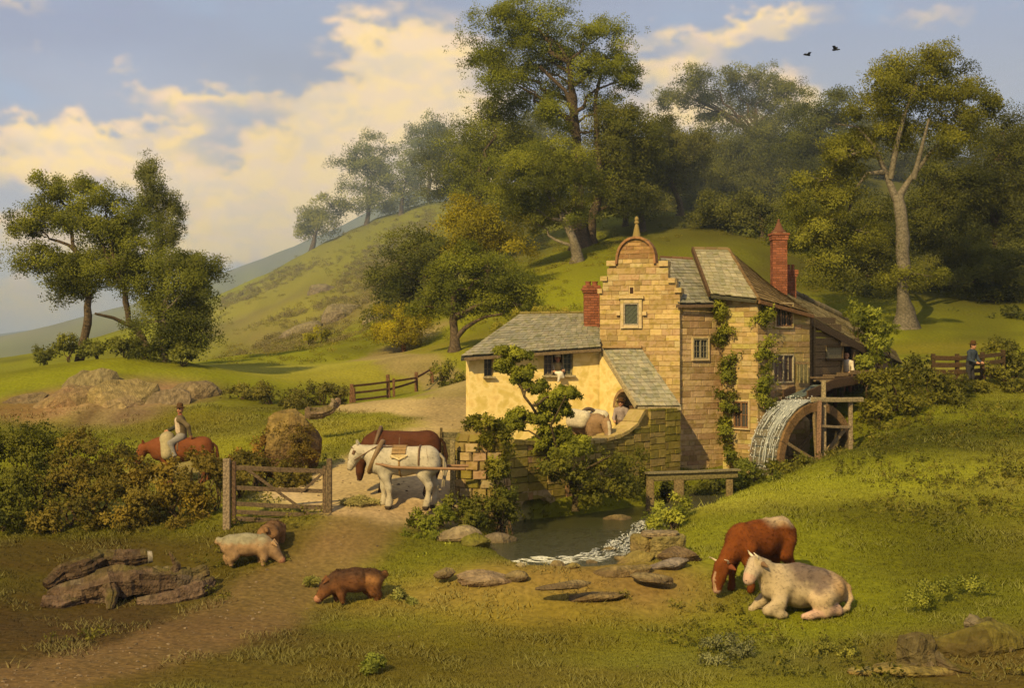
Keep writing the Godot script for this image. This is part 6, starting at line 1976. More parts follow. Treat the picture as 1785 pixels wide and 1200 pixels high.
	for e in [1.0, -1.0]:
		var sk := Body.new()
		sk.blend = 0.04
		sk.add(Vector3(0.32, 1.42, 0.33 * e), Vector3(-0.42, 1.44, 0.33 * e), 0.2, 0.21, Color(0.58, 0.50, 0.34))
		sk.add(Vector3(0.3, 1.22, 0.4 * e), Vector3(-0.4, 1.22, 0.4 * e), 0.16, 0.17, Color(0.56, 0.47, 0.32))
		var q := skin(sk, 0.04)
		var ms := MeshInstance3D.new()
		ms.mesh = q.mesh()
		ms.mesh.surface_set_material(0, M.cloth)
		ms.name = numbered("grain_sack")
		add_child(ms, true)
		ms.transform = h3.transform
		tag(ms, "pale grain sack slung on the near flank of the pack horse by the door" if e > 0 else "pale grain sack slung on the far flank of the pack horse by the door", "sack")
	bits(h3, "pack_saddle", ring_strap(Vector3(0.0, 1.13, 0), Vector3.RIGHT, 0.38, 0.52, 0.06, Color(0.10, 0.07, 0.04), 0.4, PI - 0.4), M.leather)
	# rider
	var rp := Q(318, 39.5)
	rp.y -= 0.1
	var h4 := creature("chestnut_horse", "chestnut riding horse, head lowered, half hidden behind the bramble hedge", "horse", rp, PI + 0.12, 0.98)
	horse_body(h4, Color(0.24, 0.08, 0.03), Color(0.18, 0.065, 0.03), Color(0.16, 0.06, 0.03), 0.42, Color(0.75, 0.65, 0.5))
	bits(h4, "bridle", ring_strap(Vector3(1.24, 0.92, 0), Vector3(0.35, -1, 0).normalized(), 0.095, 0.1, 0.012, lea), M.leather)
	bits(h4, "saddle", ring_strap(Vector3(0.1, 1.13, 0), Vector3.RIGHT, 0.345, 0.36, 0.035, lea, 0.0, PI), M.leather)
	var sack := Body.new()
	sack.blend = 0.05
	sack.add(Vector3(0.42, 1.46, 0), Vector3(0.42, 1.46, 0), 0.2, 0.2, Color(0.36, 0.30, 0.16))
	for e in [1.0, -1.0]: sack.add(Vector3(0.42, 1.42, 0.16 * e), Vector3(0.40, 1.02, 0.36 * e), 0.2, 0.16, Color(0.38, 0.31, 0.17))
	var sm := MeshInstance3D.new()
	sm.mesh = skin(sack, 0.035).mesh()
	sm.mesh.surface_set_material(0, M.cloth)
	sm.name = numbered("grain_sack")
	add_child(sm, true)
	sm.transform = h4.transform
	tag(sm, "drab grain sack laid across the chestnut horse in front of its rider", "sack")
	# person on the horse, half turned to the viewer
	var r := Body.new()
	r.blend = 0.02
	var coat := Color(0.15, 0.11, 0.062)
	var dark := Color(0.07, 0.065, 0.045)
	var br := Color(0.27, 0.24, 0.20)
	var skn := Color(0.52, 0.26, 0.14)
	var hip := Vector3(0.02, 1.55, 0)
	var ch := Vector3(0.06, 1.98, -0.02)
	r.add(hip, Vector3(0.03, 1.75, 0), 0.165, 0.15, coat)
	r.add(Vector3(0.03, 1.75, 0), ch, 0.15, 0.165, coat)
	r.pair(Vector3(0.05, 2.05, 0.08), Vector3(0.05, 2.03, 0.18), 0.09, 0.085, coat)
	r.add(ch, Vector3(0.12, 2.0, -0.06), 0.1, 0.06, Color(0.62, 0.50, 0.36))
	r.add(Vector3(0.1, 1.7, -0.1), Vector3(0.12, 2.0, -0.12), 0.075, 0.07, Color(0.60, 0.46, 0.32))
	r.add(Vector3(0.05, 2.1, -0.01), Vector3(0.06, 2.2, -0.02), 0.055, 0.055, Color(0.3, 0.1, 0.06))
	r.chain([Vector3(0.05, 2.03, 0.2), Vector3(0.2, 1.8, 0.27), Vector3(0.42, 1.68, 0.12)], [0.075, 0.06, 0.05], dark)
	r.add(Vector3(0.44, 1.67, 0.1), Vector3(0.5, 1.66, 0.06), 0.042, 0.035, skn)
	r.chain([Vector3(0.03, 2.03, -0.2), Vector3(-0.2, 1.84, -0.3), Vector3(-0.26, 1.6, -0.24)], [0.075, 0.062, 0.05], coat)
	r.add(Vector3(-0.27, 1.56, -0.23), Vector3(-0.28, 1.5, -0.21), 0.042, 0.035, skn)
	r.pair(Vector3(0.02, 1.5, 0.12), Vector3(0.3, 1.34, 0.34), 0.13, 0.09, br)
	r.pair(Vector3(0.3, 1.34, 0.34), Vector3(0.16, 0.95, 0.38), 0.085, 0.06, br)
	r.pair(Vector3(0.16, 0.95, 0.38), Vector3(0.15, 0.84, 0.38), 0.065, 0.06, Color(0.06, 0.04, 0.03))
	r.pair(Vector3(0.15, 0.84, 0.38), Vector3(0.3, 0.81, 0.39), 0.055, 0.045, Color(0.06, 0.04, 0.03))
	var rider := creature("person", "person in brown coat and felt hat astride the chestnut horse", "person", h4.position, h4.rotation.y, 0.98)
	bits(rider, "figure", skin(r, 0.024), M.cloth)
	head(rider, Vector3(0.06, 2.31, -0.02), 1.15, skn, Color(0.10, 0.05, 0.025), 1)

# a head with face, hair and hat: faces along «turn» about the vertical from local +x
func head(o: Node3D, c: Vector3, turn: float, skn: Color, hair: Color, hat: int) -> void:
	var b := Body.new()
	b.blend = 0.012
	var f := Vector3(1, 0, 0).rotated(Vector3.UP, turn)
	var s := Vector3(0, 0, 1).rotated(Vector3.UP, turn)
	b.add(c + Vector3(0, 0.03, 0), c + f * 0.015 - Vector3(0, 0.04, 0), 0.088, 0.07, skn)
	b.add(c + f * 0.04 - Vector3(0, 0.07, 0), c + f * 0.055 - Vector3(0, 0.085, 0), 0.05, 0.035, skn)          # jaw and chin
	b.add(c + f * 0.085 + Vector3(0, 0.015, 0), c + f * 0.108 - Vector3(0, 0.018, 0), 0.012, 0.017, skn * 1.05)   # nose
	b.add(c + f * 0.082 + s * 0.02 - Vector3(0, 0.052, 0), c + f * 0.082 - s * 0.02 - Vector3(0, 0.052, 0), 0.01, 0.01, Color(0.36, 0.12, 0.08))  # mouth
	for e in [1.0, -1.0]:
		b.add(c + f * 0.08 + s * 0.033 * e + Vector3(0, 0.018, 0), c + f * 0.081 + s * 0.036 * e + Vector3(0, 0.018, 0), 0.011, 0.011, Color(0.03, 0.02, 0.015))
		b.add(c + s * 0.085 * e + Vector3(0, 0.01, 0), c + s * 0.087 * e - Vector3(0, 0.02, 0), 0.02, 0.014, skn * 0.95)
	b.add(c - f * 0.03 + Vector3(0, 0.05, 0), c - f * 0.05 - Vector3(0, 0.03, 0), 0.085, 0.07, hair)
	b.add(c + f * 0.0 + Vector3(0, 0.08, 0), c - f * 0.03 + Vector3(0, 0.07, 0), 0.06, 0.07, hair)
	bits(o, "head", skin(b, 0.009), M.hide)
	var q := MB.new()
	if hat == 1:      # soft felt hat with brim
		q.lathe(c + Vector3(0, 0.07, 0), [[0.0, -0.005], [0.165, -0.012], [0.17, 0.0], [0.098, 0.02], [0.092, 0.09], [0.06, 0.125], [0.0, 0.13]], 18, Color(0.10, 0.052, 0.022))
		bits(o, "hat", q, M.cloth)
	elif hat == 2:    # white cap
		q.lathe(c + Vector3(0, 0.045, 0) - f * 0.02, [[0.0, 0.0], [0.1, 0.0], [0.112, 0.03], [0.095, 0.08], [0.05, 0.11], [0.0, 0.115]], 16, Color(0.72, 0.66, 0.54))
		bits(o, "cap", q, M.cloth)

func make_people() -> void:
	var skn := Color(0.52, 0.27, 0.15)
	# at the open cottage window, leaning out with a cloth
	var wp := P(971, 650, 43.85)
	wp.y -= 1.0
	wp.z += 0.0
	var o := creature("person", "person in a white cap leaning from the cottage window with a cloth", "person", wp + Vector3(0, 0, -0.38), -PI / 2 + 0.15, 1.0)
	var b := Body.new()
	b.blend = 0.02
	var dress := Color(0.36, 0.22, 0.08)
	b.add(Vector3(0, 0.45, 0), Vector3(0.02, 0.95, 0), 0.19, 0.14, dress)
	b.add(Vector3(0.02, 0.95, 0), Vector3(0.1, 1.2, 0), 0.14, 0.135, Color(0.50, 0.38, 0.16))
	b.pair(Vector3(0.1, 1.25, 0.08), Vector3(0.11, 1.23, 0.15), 0.07, 0.065, Color(0.50, 0.38, 0.16))
	b.add(Vector3(0.12, 1.3, 0), Vector3(0.15, 1.38, 0), 0.05, 0.05, skn)
	b.pair(Vector3(0.11, 1.22, 0.17), Vector3(0.26, 1.05, 0.17), 0.055, 0.048, Color(0.62, 0.54, 0.40))
	b.pair(Vector3(0.26, 1.05, 0.17), Vector3(0.5, 1.0, 0.05), 0.045, 0.035, skn)
	b.pair(Vector3(0.5, 1.0, 0.05), Vector3(0.57, 0.99, 0.035), 0.036, 0.028, skn)
	bits(o, "figure", skin(b, 0.022), M.cloth)
	head(o, Vector3(0.18, 1.45, 0), 0.0, skn, Color(0.12, 0.06, 0.03), 2)
	var ct := Body.new()
	ct.blend = 0.03
	ct.chain([Vector3(0.52, 1.0, 0.12), Vector3(0.58, 0.97, -0.02), Vector3(0.57, 0.86, -0.1)], [0.05, 0.06, 0.05], Color(0.75, 0.68, 0.52))
	ct.chain([Vector3(0.57, 0.95, 0.0), Vector3(0.58, 0.72, 0.06)], [0.06, 0.03], Color(0.75, 0.68, 0.52))
	var cm := MeshInstance3D.new()
	cm.mesh = skin(ct, 0.02).mesh()
	cm.mesh.surface_set_material(0, M.cloth)
	cm.name = numbered("cloth")
	add_child(cm, true)
	cm.transform = o.transform
	tag(cm, "white cloth shaken out over the sill of the cottage window", "cloth")
	# the miller in the round doorway
	var mp := P(1089, 742, 42.9)
	mp.y = 1.6
	var m := creature("person", "person in a pale smock standing inside the arched mill door", "person", mp + Vector3(-0.05, 0, -0.55), -PI / 2 - 0.3, 0.95)
	stand(m, Color(0.34, 0.27, 0.24), Color(0.20, 0.13, 0.10), skn, 1, 0.3)
	# in the barn opening above the wheel
	var np := P(1476, 699, 48.75)
	var nn := creature("person", "person in white shirtsleeves leaning in the timber barn's opening", "person", np, -PI * 0.62, 0.98)
	stand(nn, Color(0.66, 0.56, 0.40), Color(0.30, 0.13, 0.07), skn, 0, 0.5)
	# by the dark fence at the meadow's edge
	var fp := Q(1690, 48.8)
	var ff := creature("person", "person in blue-grey coat and dark hat beside the dark rail fence", "person", fp, -PI * 0.3, 1.0)
	stand(ff, Color(0.05, 0.06, 0.08), Color(0.045, 0.042, 0.04), skn, 1, 0.35)

func stand(o: Node3D, top: Color, legs: Color, skn: Color, hat: int, bend: float) -> void:
	var b := Body.new()
	b.blend = 0.02
	var lean := bend * 0.35
	b.add(Vector3(0, 0.92, 0), Vector3(lean * 0.3, 1.12, 0), 0.15, 0.135, legs)
	b.add(Vector3(lean * 0.3, 1.12, 0), Vector3(lean * 0.7, 1.36, 0), 0.14, 0.15, top)
	b.pair(Vector3(lean * 0.75, 1.41, 0.08), Vector3(lean * 0.75, 1.39, 0.17), 0.08, 0.07, top)
	b.add(Vector3(lean * 0.8, 1.46, 0), Vector3(lean * 0.9, 1.54, 0), 0.055, 0.052, skn)
	b.pair(Vector3(0.0, 0.88, 0.09), Vector3(0.04, 0.5, 0.11), 0.09, 0.065, legs)
	b.pair(Vector3(0.04, 0.5, 0.11), Vector3(0.0, 0.1, 0.11), 0.062, 0.045, legs)
	b.pair(Vector3(0.0, 0.06, 0.11), Vector3(0.14, 0.04, 0.13), 0.05, 0.04, Color(0.06, 0.04, 0.03))
	b.pair(Vector3(lean * 0.75, 1.38, 0.19), Vector3(lean + 0.05, 1.12, 0.24), 0.06, 0.05, top)
	b.pair(Vector3(lean + 0.05, 1.12, 0.24), Vector3(lean + 0.27, 1.02, 0.15), 0.047, 0.036, top)
	b.pair(Vector3(lean + 0.27, 1.02, 0.15), Vector3(lean + 0.35, 1.0, 0.12), 0.037, 0.03, skn)
	bits(o, "figure", skin(b, 0.023), M.cloth)
	head(o, Vector3(lean * 0.95 + 0.02, 1.62, 0), 0.0, skn, Color(0.10, 0.055, 0.03), hat)

# ------------------------------------------------------------------ cattle and pigs
func horn_pair(o: Node3D, pts: Array, r: float, col: Color) -> void:
	for e in [1.0, -1.0]:
		var b := MB.new()
		var pp := PackedVector3Array()
		var rr := PackedFloat32Array()
		for i in pts.size():
			pp.append(pts[i] * Vector3(1, 1, e))
			rr.append(lerpf(r, r * 0.25, float(i) / (pts.size() - 1)))
		b.tube(pp, rr, 7, col)
		bits(o, "horn", b, M.horn)

func make_cattle() -> void:
	# the lying cow, flank to the viewer, heading left
	var cream := Color(0.52, 0.40, 0.24)
	var at := Q(1398, 26.9)
	var o := creature("white_cow", "cream cow with a grey-brown back lying in the meadow grass", "cow", at + Vector3(0, -0.03, 0), PI + 0.2, 1.0)
	var b := Body.new()
	b.blend = 0.045
	b.add(Vector3(0.5, 0.6, 0), Vector3(0.06, 0.53, 0.02), 0.33, 0.385, cream)
	b.add(Vector3(0.06, 0.53, 0.02), Vector3(-0.5, 0.46, 0.03), 0.39, 0.35, cream)
	b.add(Vector3(0.45, 0.86, 0), Vector3(0.1, 0.86, 0), 0.1, 0.1, cream)
	b.add(Vector3(0.1, 0.86, 0), Vector3(-0.4, 0.76, 0.02), 0.1, 0.1, cream)
	b.add(Vector3(-0.35, 0.68, -0.2), Vector3(-0.62, 0.52, -0.16), 0.13, 0.14, Color(0.58, 0.38, 0.17))
	b.add(Vector3(-0.55, 0.55, 0.08), Vector3(-0.74, 0.38, 0.02), 0.2, 0.18, cream)
	b.add(Vector3(-0.3, 0.83, -0.2), Vector3(-0.33, 0.8, -0.26), 0.05, 0.045, cream)
	b.add(Vector3(0.5, 0.9, -0.12), Vector3(0.44, 0.6, -0.3), 0.07, 0.09, cream)
	for i in 5: b.add(Vector3(0.22 - i * 0.1, 0.82, -0.24), Vector3(0.16 - i * 0.1, 0.45, -0.36), 0.028, 0.02, cream)
	b.add(Vector3(0.6, 0.72, -0.02), Vector3(0.82, 0.92, -0.06), 0.24, 0.16, cream)
	b.add(Vector3(0.82, 0.92, -0.06), Vector3(0.98, 1.02, -0.1), 0.16, 0.115, cream)
	b.add(Vector3(0.68, 0.5, 0), Vector3(0.8, 0.72, -0.04), 0.15, 0.1, Color(0.62, 0.48, 0.30))
	var pink := Color(0.62, 0.40, 0.28)
	b.add(Vector3(1.02, 1.0, -0.12), Vector3(1.13, 0.84, -0.18), 0.135, 0.11, Color(0.58, 0.45, 0.30))
	b.add(Vector3(1.13, 0.84, -0.18), Vector3(1.19, 0.73, -0.21), 0.105, 0.1, pink)
	b.add(Vector3(1.0, 1.06, -0.03), Vector3(1.0, 1.06, -0.2), 0.07, 0.07, cream)
	b.add(Vector3(-0.3, 0.16, -0.3), Vector3(-0.22, 0.14, -0.3), 0.12, 0.1, pink)
	# forelegs folded under, one pushed forward
	b.chain([Vector3(0.55, 0.45, -0.24), Vector3(0.6, 0.3, -0.32), Vector3(0.86, 0.16, -0.36)], [0.14, 0.11, 0.075], cream)
	b.chain([Vector3(0.86, 0.16, -0.36), Vector3(0.62, 0.07, -0.38), Vector3(0.5, 0.06, -0.36)], [0.072, 0.052, 0.05], cream)
	b.chain([Vector3(0.55, 0.42, 0.22), Vector3(0.75, 0.22, 0.25), Vector3(0.98, 0.08, 0.2)], [0.13, 0.09, 0.06], cream)
	# hind leg on the near side, drawn up
	b.chain([Vector3(-0.5, 0.5, -0.26), Vector3(-0.26, 0.4, -0.42), Vector3(-0.12, 0.34, -0.44)], [0.24, 0.19, 0.13], Color(0.60, 0.44, 0.26))
	b.chain([Vector3(-0.12, 0.34, -0.44), Vector3(-0.24, 0.1, -0.48)], [0.12, 0.08], Color(0.60, 0.42, 0.26))
	b.chain([Vector3(-0.24, 0.1, -0.48), Vector3(0.06, 0.06, -0.52), Vector3(0.2, 0.05, -0.52)], [0.075, 0.055, 0.05], pink)
	b.add(Vector3(-0.35, 0.14, -0.4), Vector3(-0.55, 0.12, -0.36), 0.13, 0.1, pink)
	b.chain([Vector3(-0.78, 0.62, 0.0), Vector3(-0.93, 0.48, -0.04), Vector3(-0.95, 0.28, -0.12), Vector3(-0.82, 0.12, -0.26), Vector3(-0.6, 0.06, -0.36)], [0.05, 0.038, 0.032, 0.03, 0.028], Color(0.58, 0.43, 0.25))
	var paint := func(p: Vector3, c: Color) -> Color:
		var n := nz.get_noise_3dv(p * 130.0)
		var m := nz2.get_noise_3dv(p * 420.0)
		var s := smoothstep(0.42, 0.64, p.y + n * 0.3 + m * 0.1) * smoothstep(0.45, 0.2, p.x) * smoothstep(-0.62, -0.4, p.x) * smoothstep(0.1, -0.1, p.z - 0.12)
		c = c.lerp(Color(0.17, 0.12, 0.095), s * 0.9)
		var q := smoothstep(-0.35, -0.75, p.x + n * 0.2) * smoothstep(0.2, 0.5, p.y)
		c = c.lerp(Color(0.50, 0.26, 0.07), q * 0.55)
		var k := 1.0 + m * 0.1 + n * 0.08
		if p.distance_to(Vector3(1.23, 0.69, -0.23)) < 0.06: return Color(0.60, 0.42, 0.33)
		return Color(c.r * k, c.g * k, c.b * k)
	var sk := skin(b, 0.027, paint)
	coat(o, sk, 9000, 0.032)
	bits(o, "body", sk, M.hide)
	for e in [1.0, -1.0]:
		var q := MB.new()
		var e0 := Vector3(0.98, 1.04, -0.1 + 0.1 * e)
		q.tube(PackedVector3Array([e0, e0 + Vector3(-0.06, 0.0, 0.09 * e), e0 + Vector3(-0.12, -0.05, 0.17 * e)]), PackedFloat32Array([0.03, 0.06, 0.015]), 7, Color(0.22, 0.13, 0.07))
		bits(o, "ear", q, M.hide)
		var h := MB.new()
		h.tube(PackedVector3Array([Vector3(1.0, 1.1, -0.1 + 0.05 * e), Vector3(1.01, 1.14, -0.1 + 0.13 * e), Vector3(1.05, 1.2, -0.1 + 0.2 * e), Vector3(1.1, 1.26, -0.1 + 0.15 * e)]), PackedFloat32Array([0.036, 0.03, 0.022, 0.007]), 7, Color(0.66, 0.56, 0.38))
		bits(o, "horn", h, M.horn)
		var ey := MB.new()
		ey.lathe(Vector3(1.085, 0.96, -0.148 + 0.118 * e), [[0.0, -0.027], [0.023, -0.013], [0.027, 0.0], [0.023, 0.013], [0.0, 0.027]], 8, Color(0.015, 0.01, 0.008))
		bits(o, "eye", ey, M.pane)
		var ns := MB.new()
		ns.lathe(Vector3(1.265, 0.735, -0.235 + 0.045 * e), [[0.0, -0.018], [0.018, 0.0], [0.0, 0.018]], 7, Color(0.1, 0.05, 0.04))
		bits(o, "nostril", ns, M.hide)
	# the red cow grazing behind, coming towards the viewer's left
	var tf := MB.new()
	for i in 16: tf.tube(PackedVector3Array([Vector3(-0.62, 0.07, -0.35), Vector3(-0.5 + rf(-0.04, 0.04), 0.05, -0.42 + rf(-0.03, 0.03)), Vector3(-0.38 + rf(-0.05, 0.05), 0.03, -0.46 + rf(-0.05, 0.05))]), PackedFloat32Array([0.02, 0.016, 0.003]), 4, Color(0.5, 0.42, 0.28) * rf(0.8, 1.2))
	stuff(bits(o, "tail_tuft", tf, M.hay))
	var rp := Q(1322, 28.0)
	var r := creature("red_cow", "red-brown cow with pale rump grazing behind the lying cow", "cow", rp, -PI * 0.5 - 0.92, 1.0)
	var red := Color(0.20, 0.058, 0.014)
	var c := Body.new()
	c.blend = 0.045
	c.add(Vector3(0.5, 1.0, 0), Vector3(0.0, 0.98, 0), 0.31, 0.36, red)
	c.add(Vector3(0.0, 0.98, 0), Vector3(-0.6, 1.05, 0), 0.36, 0.31, red)
	c.pair(Vector3(-0.55, 1.2, 0.2), Vector3(-0.75, 1.1, 0.14), 0.13, 0.14, red)
	c.add(Vector3(0.45, 1.24, 0), Vector3(-0.7, 1.3, 0), 0.1, 0.1, red)
	c.add(Vector3(0.58, 1.04, 0), Vector3(0.86, 0.76, 0), 0.22, 0.14, red)
	c.add(Vector3(0.86, 0.76, 0), Vector3(1.04, 0.55, 0), 0.14, 0.1, red)
	c.add(Vector3(1.04, 0.57, 0.07), Vector3(1.04, 0.57, -0.07), 0.075, 0.075, red)
	c.add(Vector3(0.66, 0.75, 0), Vector3(0.9, 0.58, 0), 0.12, 0.08, red)
	c.pair(Vector3(0.5, 1.22, 0.1), Vector3(0.52, 0.9, 0.26), 0.08, 0.11, red)
	c.pair(Vector3(-0.45, 1.3, 0.24), Vector3(-0.5, 1.26, 0.26), 0.06, 0.06, red)
	c.pair(Vector3(1.1, 0.42, 0.07), Vector3(1.15, 0.34, 0.07), 0.05, 0.045, red)
	c.add(Vector3(1.08, 0.5, 0), Vector3(1.16, 0.3, 0), 0.12, 0.1, red)
	c.add(Vector3(1.16, 0.3, 0), Vector3(1.2, 0.1, 0), 0.095, 0.085, red)
	for e in [1.0, -1.0]:
		c.chain([Vector3(0.48, 0.85, 0.18 * e), Vector3(0.5, 0.62, 0.2 * e), Vector3(0.5 + 0.08 * e, 0.4, 0.19 * e)], [0.16, 0.1, 0.07], red)
		c.chain([Vector3(0.5 + 0.08 * e, 0.4, 0.19 * e), Vector3(0.5 + 0.08 * e, 0.1, 0.19 * e), Vector3(0.53 + 0.08 * e, 0.03, 0.19 * e)], [0.058, 0.048, 0.06], red * 0.8)
		c.chain([Vector3(-0.6, 0.92, 0.18 * e), Vector3(-0.55, 0.68, 0.21 * e), Vector3(-0.74, 0.46, 0.2 * e)], [0.22, 0.14, 0.07], red)
		c.chain([Vector3(-0.74, 0.46, 0.2 * e), Vector3(-0.7, 0.12, 0.2 * e), Vector3(-0.66, 0.03, 0.2 * e)], [0.06, 0.05, 0.06], red * 0.8)
	c.chain([Vector3(-0.86, 1.28, 0), Vector3(-0.96, 1.1, 0.02), Vector3(-0.95, 0.6, 0.04)], [0.05, 0.035, 0.025], red)
	var paint2 := func(p: Vector3, cc: Color) -> Color:
		var n := nz.get_noise_3dv(p * 150.0)
		var m := nz2.get_noise_3dv(p * 420.0)
		var s := smoothstep(1.16, 1.34, p.y + n * 0.12) * smoothstep(0.1, -0.4, p.x + n * 0.2)
		cc = cc.lerp(Color(0.62, 0.46, 0.26), s * 0.85)
		if p.x > 1.0 and absf(p.z) < 0.05 + n * 0.04 and p.y < 0.46: cc = cc.lerp(Color(0.58, 0.38, 0.22), 0.7)
		if p.x > 1.1 and p.y < 0.1: cc = Color(0.50, 0.30, 0.22)
		var k := 1.0 + m * 0.2 + n * 0.25
		return Color(cc.r * k, cc.g * k, cc.b * k)
	var sk2 := skin(c, 0.028, paint2)
	coat(r, sk2, 9000, 0.035)
	bits(r, "body", sk2, M.hide)
	horn_pair(r, [Vector3(1.03, 0.6, 0.08), Vector3(1.05, 0.64, 0.17), Vector3(1.12, 0.69, 0.22), Vector3(1.2, 0.72, 0.2)], 0.03, Color(0.62, 0.50, 0.32))
	for e in [1.0, -1.0]:
		var q := MB.new()
		q.tube(PackedVector3Array([Vector3(1.02, 0.54, 0.1 * e), Vector3(1.0, 0.55, 0.2 * e), Vector3(0.97, 0.5, 0.3 * e)]), PackedFloat32Array([0.03, 0.065, 0.015]), 7, Color(0.22, 0.07, 0.03))
		bits(r, "ear", q, M.hide)
	eyes(r, Vector3(1.14, 0.42, 0.108), 0.02)

func make_pigs() -> void:
	for i in 3:
		var d: Array = [[432, 30.2, 0.1, 1.0], [476, 31.0, PI * 0.5 - 0.15, 0.86], [618, 28.1, PI + 0.22, 1.0]][i]
		var at := Q(d[0], d[1])
		var o := creature("pig", ["pale grey-backed pig rooting beside the gate post", "small brown pig seen end-on behind the pale pig", "hairy red-brown pig rooting at the track's grassy edge"][i], "pig", at, d[2], d[3])
		var skn: Color = [Color(0.42, 0.26, 0.13), Color(0.30, 0.16, 0.07), Color(0.20, 0.085, 0.034)][i]
		var dk: Color = [Color(0.33, 0.29, 0.18), Color(0.22, 0.12, 0.055), Color(0.085, 0.045, 0.025)][i]
		var b := Body.new()
		b.blend = 0.035
		b.add(Vector3(0.3, 0.46, 0), Vector3(-0.02, 0.47, 0), 0.215, 0.235, skn)
		b.add(Vector3(-0.02, 0.47, 0), Vector3(-0.36, 0.48, 0), 0.235, 0.215, skn)
		b.add(Vector3(0.34, 0.46, 0), Vector3(0.52, 0.36, 0), 0.19, 0.155, skn)
		b.add(Vector3(0.52, 0.36, 0), Vector3(0.62, 0.24, 0), 0.14, 0.1, skn)
		b.add(Vector3(0.62, 0.24, 0), Vector3(0.72, 0.13, 0), 0.085, 0.06, skn * 1.1)
		b.add(Vector3(0.73, 0.12, 0), Vector3(0.75, 0.105, 0), 0.062, 0.06, Color(0.46, 0.22, 0.13))
		for e in [1.0, -1.0]:
			b.chain([Vector3(0.3, 0.38, 0.12 * e), Vector3(0.32 + 0.04 * e, 0.2, 0.13 * e), Vector3(0.3 + 0.05 * e, 0.04, 0.13 * e)], [0.12, 0.06, 0.045], skn)
			b.chain([Vector3(-0.38, 0.42, 0.12 * e), Vector3(-0.34 + 0.05 * e, 0.25, 0.14 * e), Vector3(-0.42 + 0.05 * e, 0.17, 0.13 * e), Vector3(-0.39 + 0.05 * e, 0.04, 0.13 * e)], [0.17, 0.1, 0.055, 0.045], skn)
		b.chain([Vector3(-0.55, 0.56, 0), Vector3(-0.63, 0.6, 0.03), Vector3(-0.66, 0.54, 0.06), Vector3(-0.62, 0.5, 0.03)], [0.03, 0.022, 0.018, 0.014], skn)
		var kind: int = i
		var paint := func(p: Vector3, c: Color) -> Color:
			var n := nz.get_noise_3dv(p * 170.0)
			var m := nz2.get_noise_3dv(p * 600.0)
			var s := smoothstep(0.5, 0.64, p.y + n * 0.14 + m * 0.06)
			if kind == 2: s = smoothstep(0.36, 0.56, p.y + n * 0.2) * 0.92
			c = c.lerp(dk, s)
			if kind == 2 and p.x < -0.2: c = c.lerp(Color(0.30, 0.14, 0.05), smoothstep(0.08, -0.1, absf(p.y - 0.5) - 0.1 + n * 0.1))
			if p.y < 0.03: c = c * 0.4
			var k := 1.0 + m * 0.3
			return Color(c.r * k, c.g * k, c.b * k)
		var sk := skin(b, 0.02, paint)
		coat(o, sk, 5000, 0.035 if i == 2 else 0.024)
		bits(o, "body", sk, M.hide)
		for e in [1.0, -1.0]:
			var q := MB.new()
			var a := Vector3(0.5, 0.47, 0.085 * e)
			q.tube(PackedVector3Array([a, a + Vector3(0.06, 0.05, 0.04 * e), a + Vector3(0.15, -0.03, 0.06 * e)]), PackedFloat32Array([0.035, 0.06, 0.012]), 7, skn * 0.95)
			bits(o, "ear", q, M.hide)
		eyes(o, Vector3(0.6, 0.32, 0.088), 0.014)
		# bristles along the back
		var br := MB.new()
		for k in 150:
			var x := rf(-0.5, 0.42)
			var z := rf(-0.13, 0.13)
			var y := 0.685 - z * z * 2.0 - maxf(0.0, -x - 0.3) * 0.35
			br.bar(Vector3(x, y - 0.03, z), Vector3(x - rf(0.02, 0.06), y + rf(0.01, 0.035), z * 1.15), 0.006, 0.006, dk * rf(0.7, 1.3))
		stuff(bits(o, "bristles", br, M.hay))

func make_birds() -> void:
	for i in 2:
		var at: Vector3 = [P(1407, 96, 80), P(1456, 87, 80)][i]
		var o := creature("bird", ["small dark bird on the wing, lower of the two in the sky", "small dark bird on the wing, higher of the two in the sky"][i], "bird", at, [0.4, 2.6][i], 1.0)
		var b := Body.new()
		b.blend = 0.02
		var c := Color(0.03, 0.028, 0.03)
		b.add(Vector3(0.12, 0, 0), Vector3(-0.12, 0, 0), 0.055, 0.035, c)
		b.add(Vector3(0.17, 0.02, 0), Vector3(0.19, 0.02, 0), 0.035, 0.02, c)
		b.add(Vector3(-0.12, 0, 0), Vector3(-0.24, 0.0, 0), 0.03, 0.035, c)
		bits(o, "body", skin(b, 0.02), M.hide)
		for e in [1.0, -1.0]:
			var q := MB.new()
			var lift: float = [0.12, 0.2][i]
			var w := [Vector3(0.1, 0.02, 0.03 * e), Vector3(-0.07, 0.02, 0.03 * e), Vector3(0.13, lift, 0.2 * e), Vector3(-0.05, lift, 0.2 * e), Vector3(-0.02, lift * 0.75, 0.43 * e)]
			for s in [0.012, -0.012]:
				var away := Vector3(0, -signf(s) * 3.0, 0)
				var u := Vector3(0, s, 0)
				q.quad(w[0] + u, w[1] + u, w[3] + u, w[2] + u, away, c)
				q.tri(w[2] + u, w[3] + u, w[4], away, c)
			bits(o, "wing", q, M.hide)

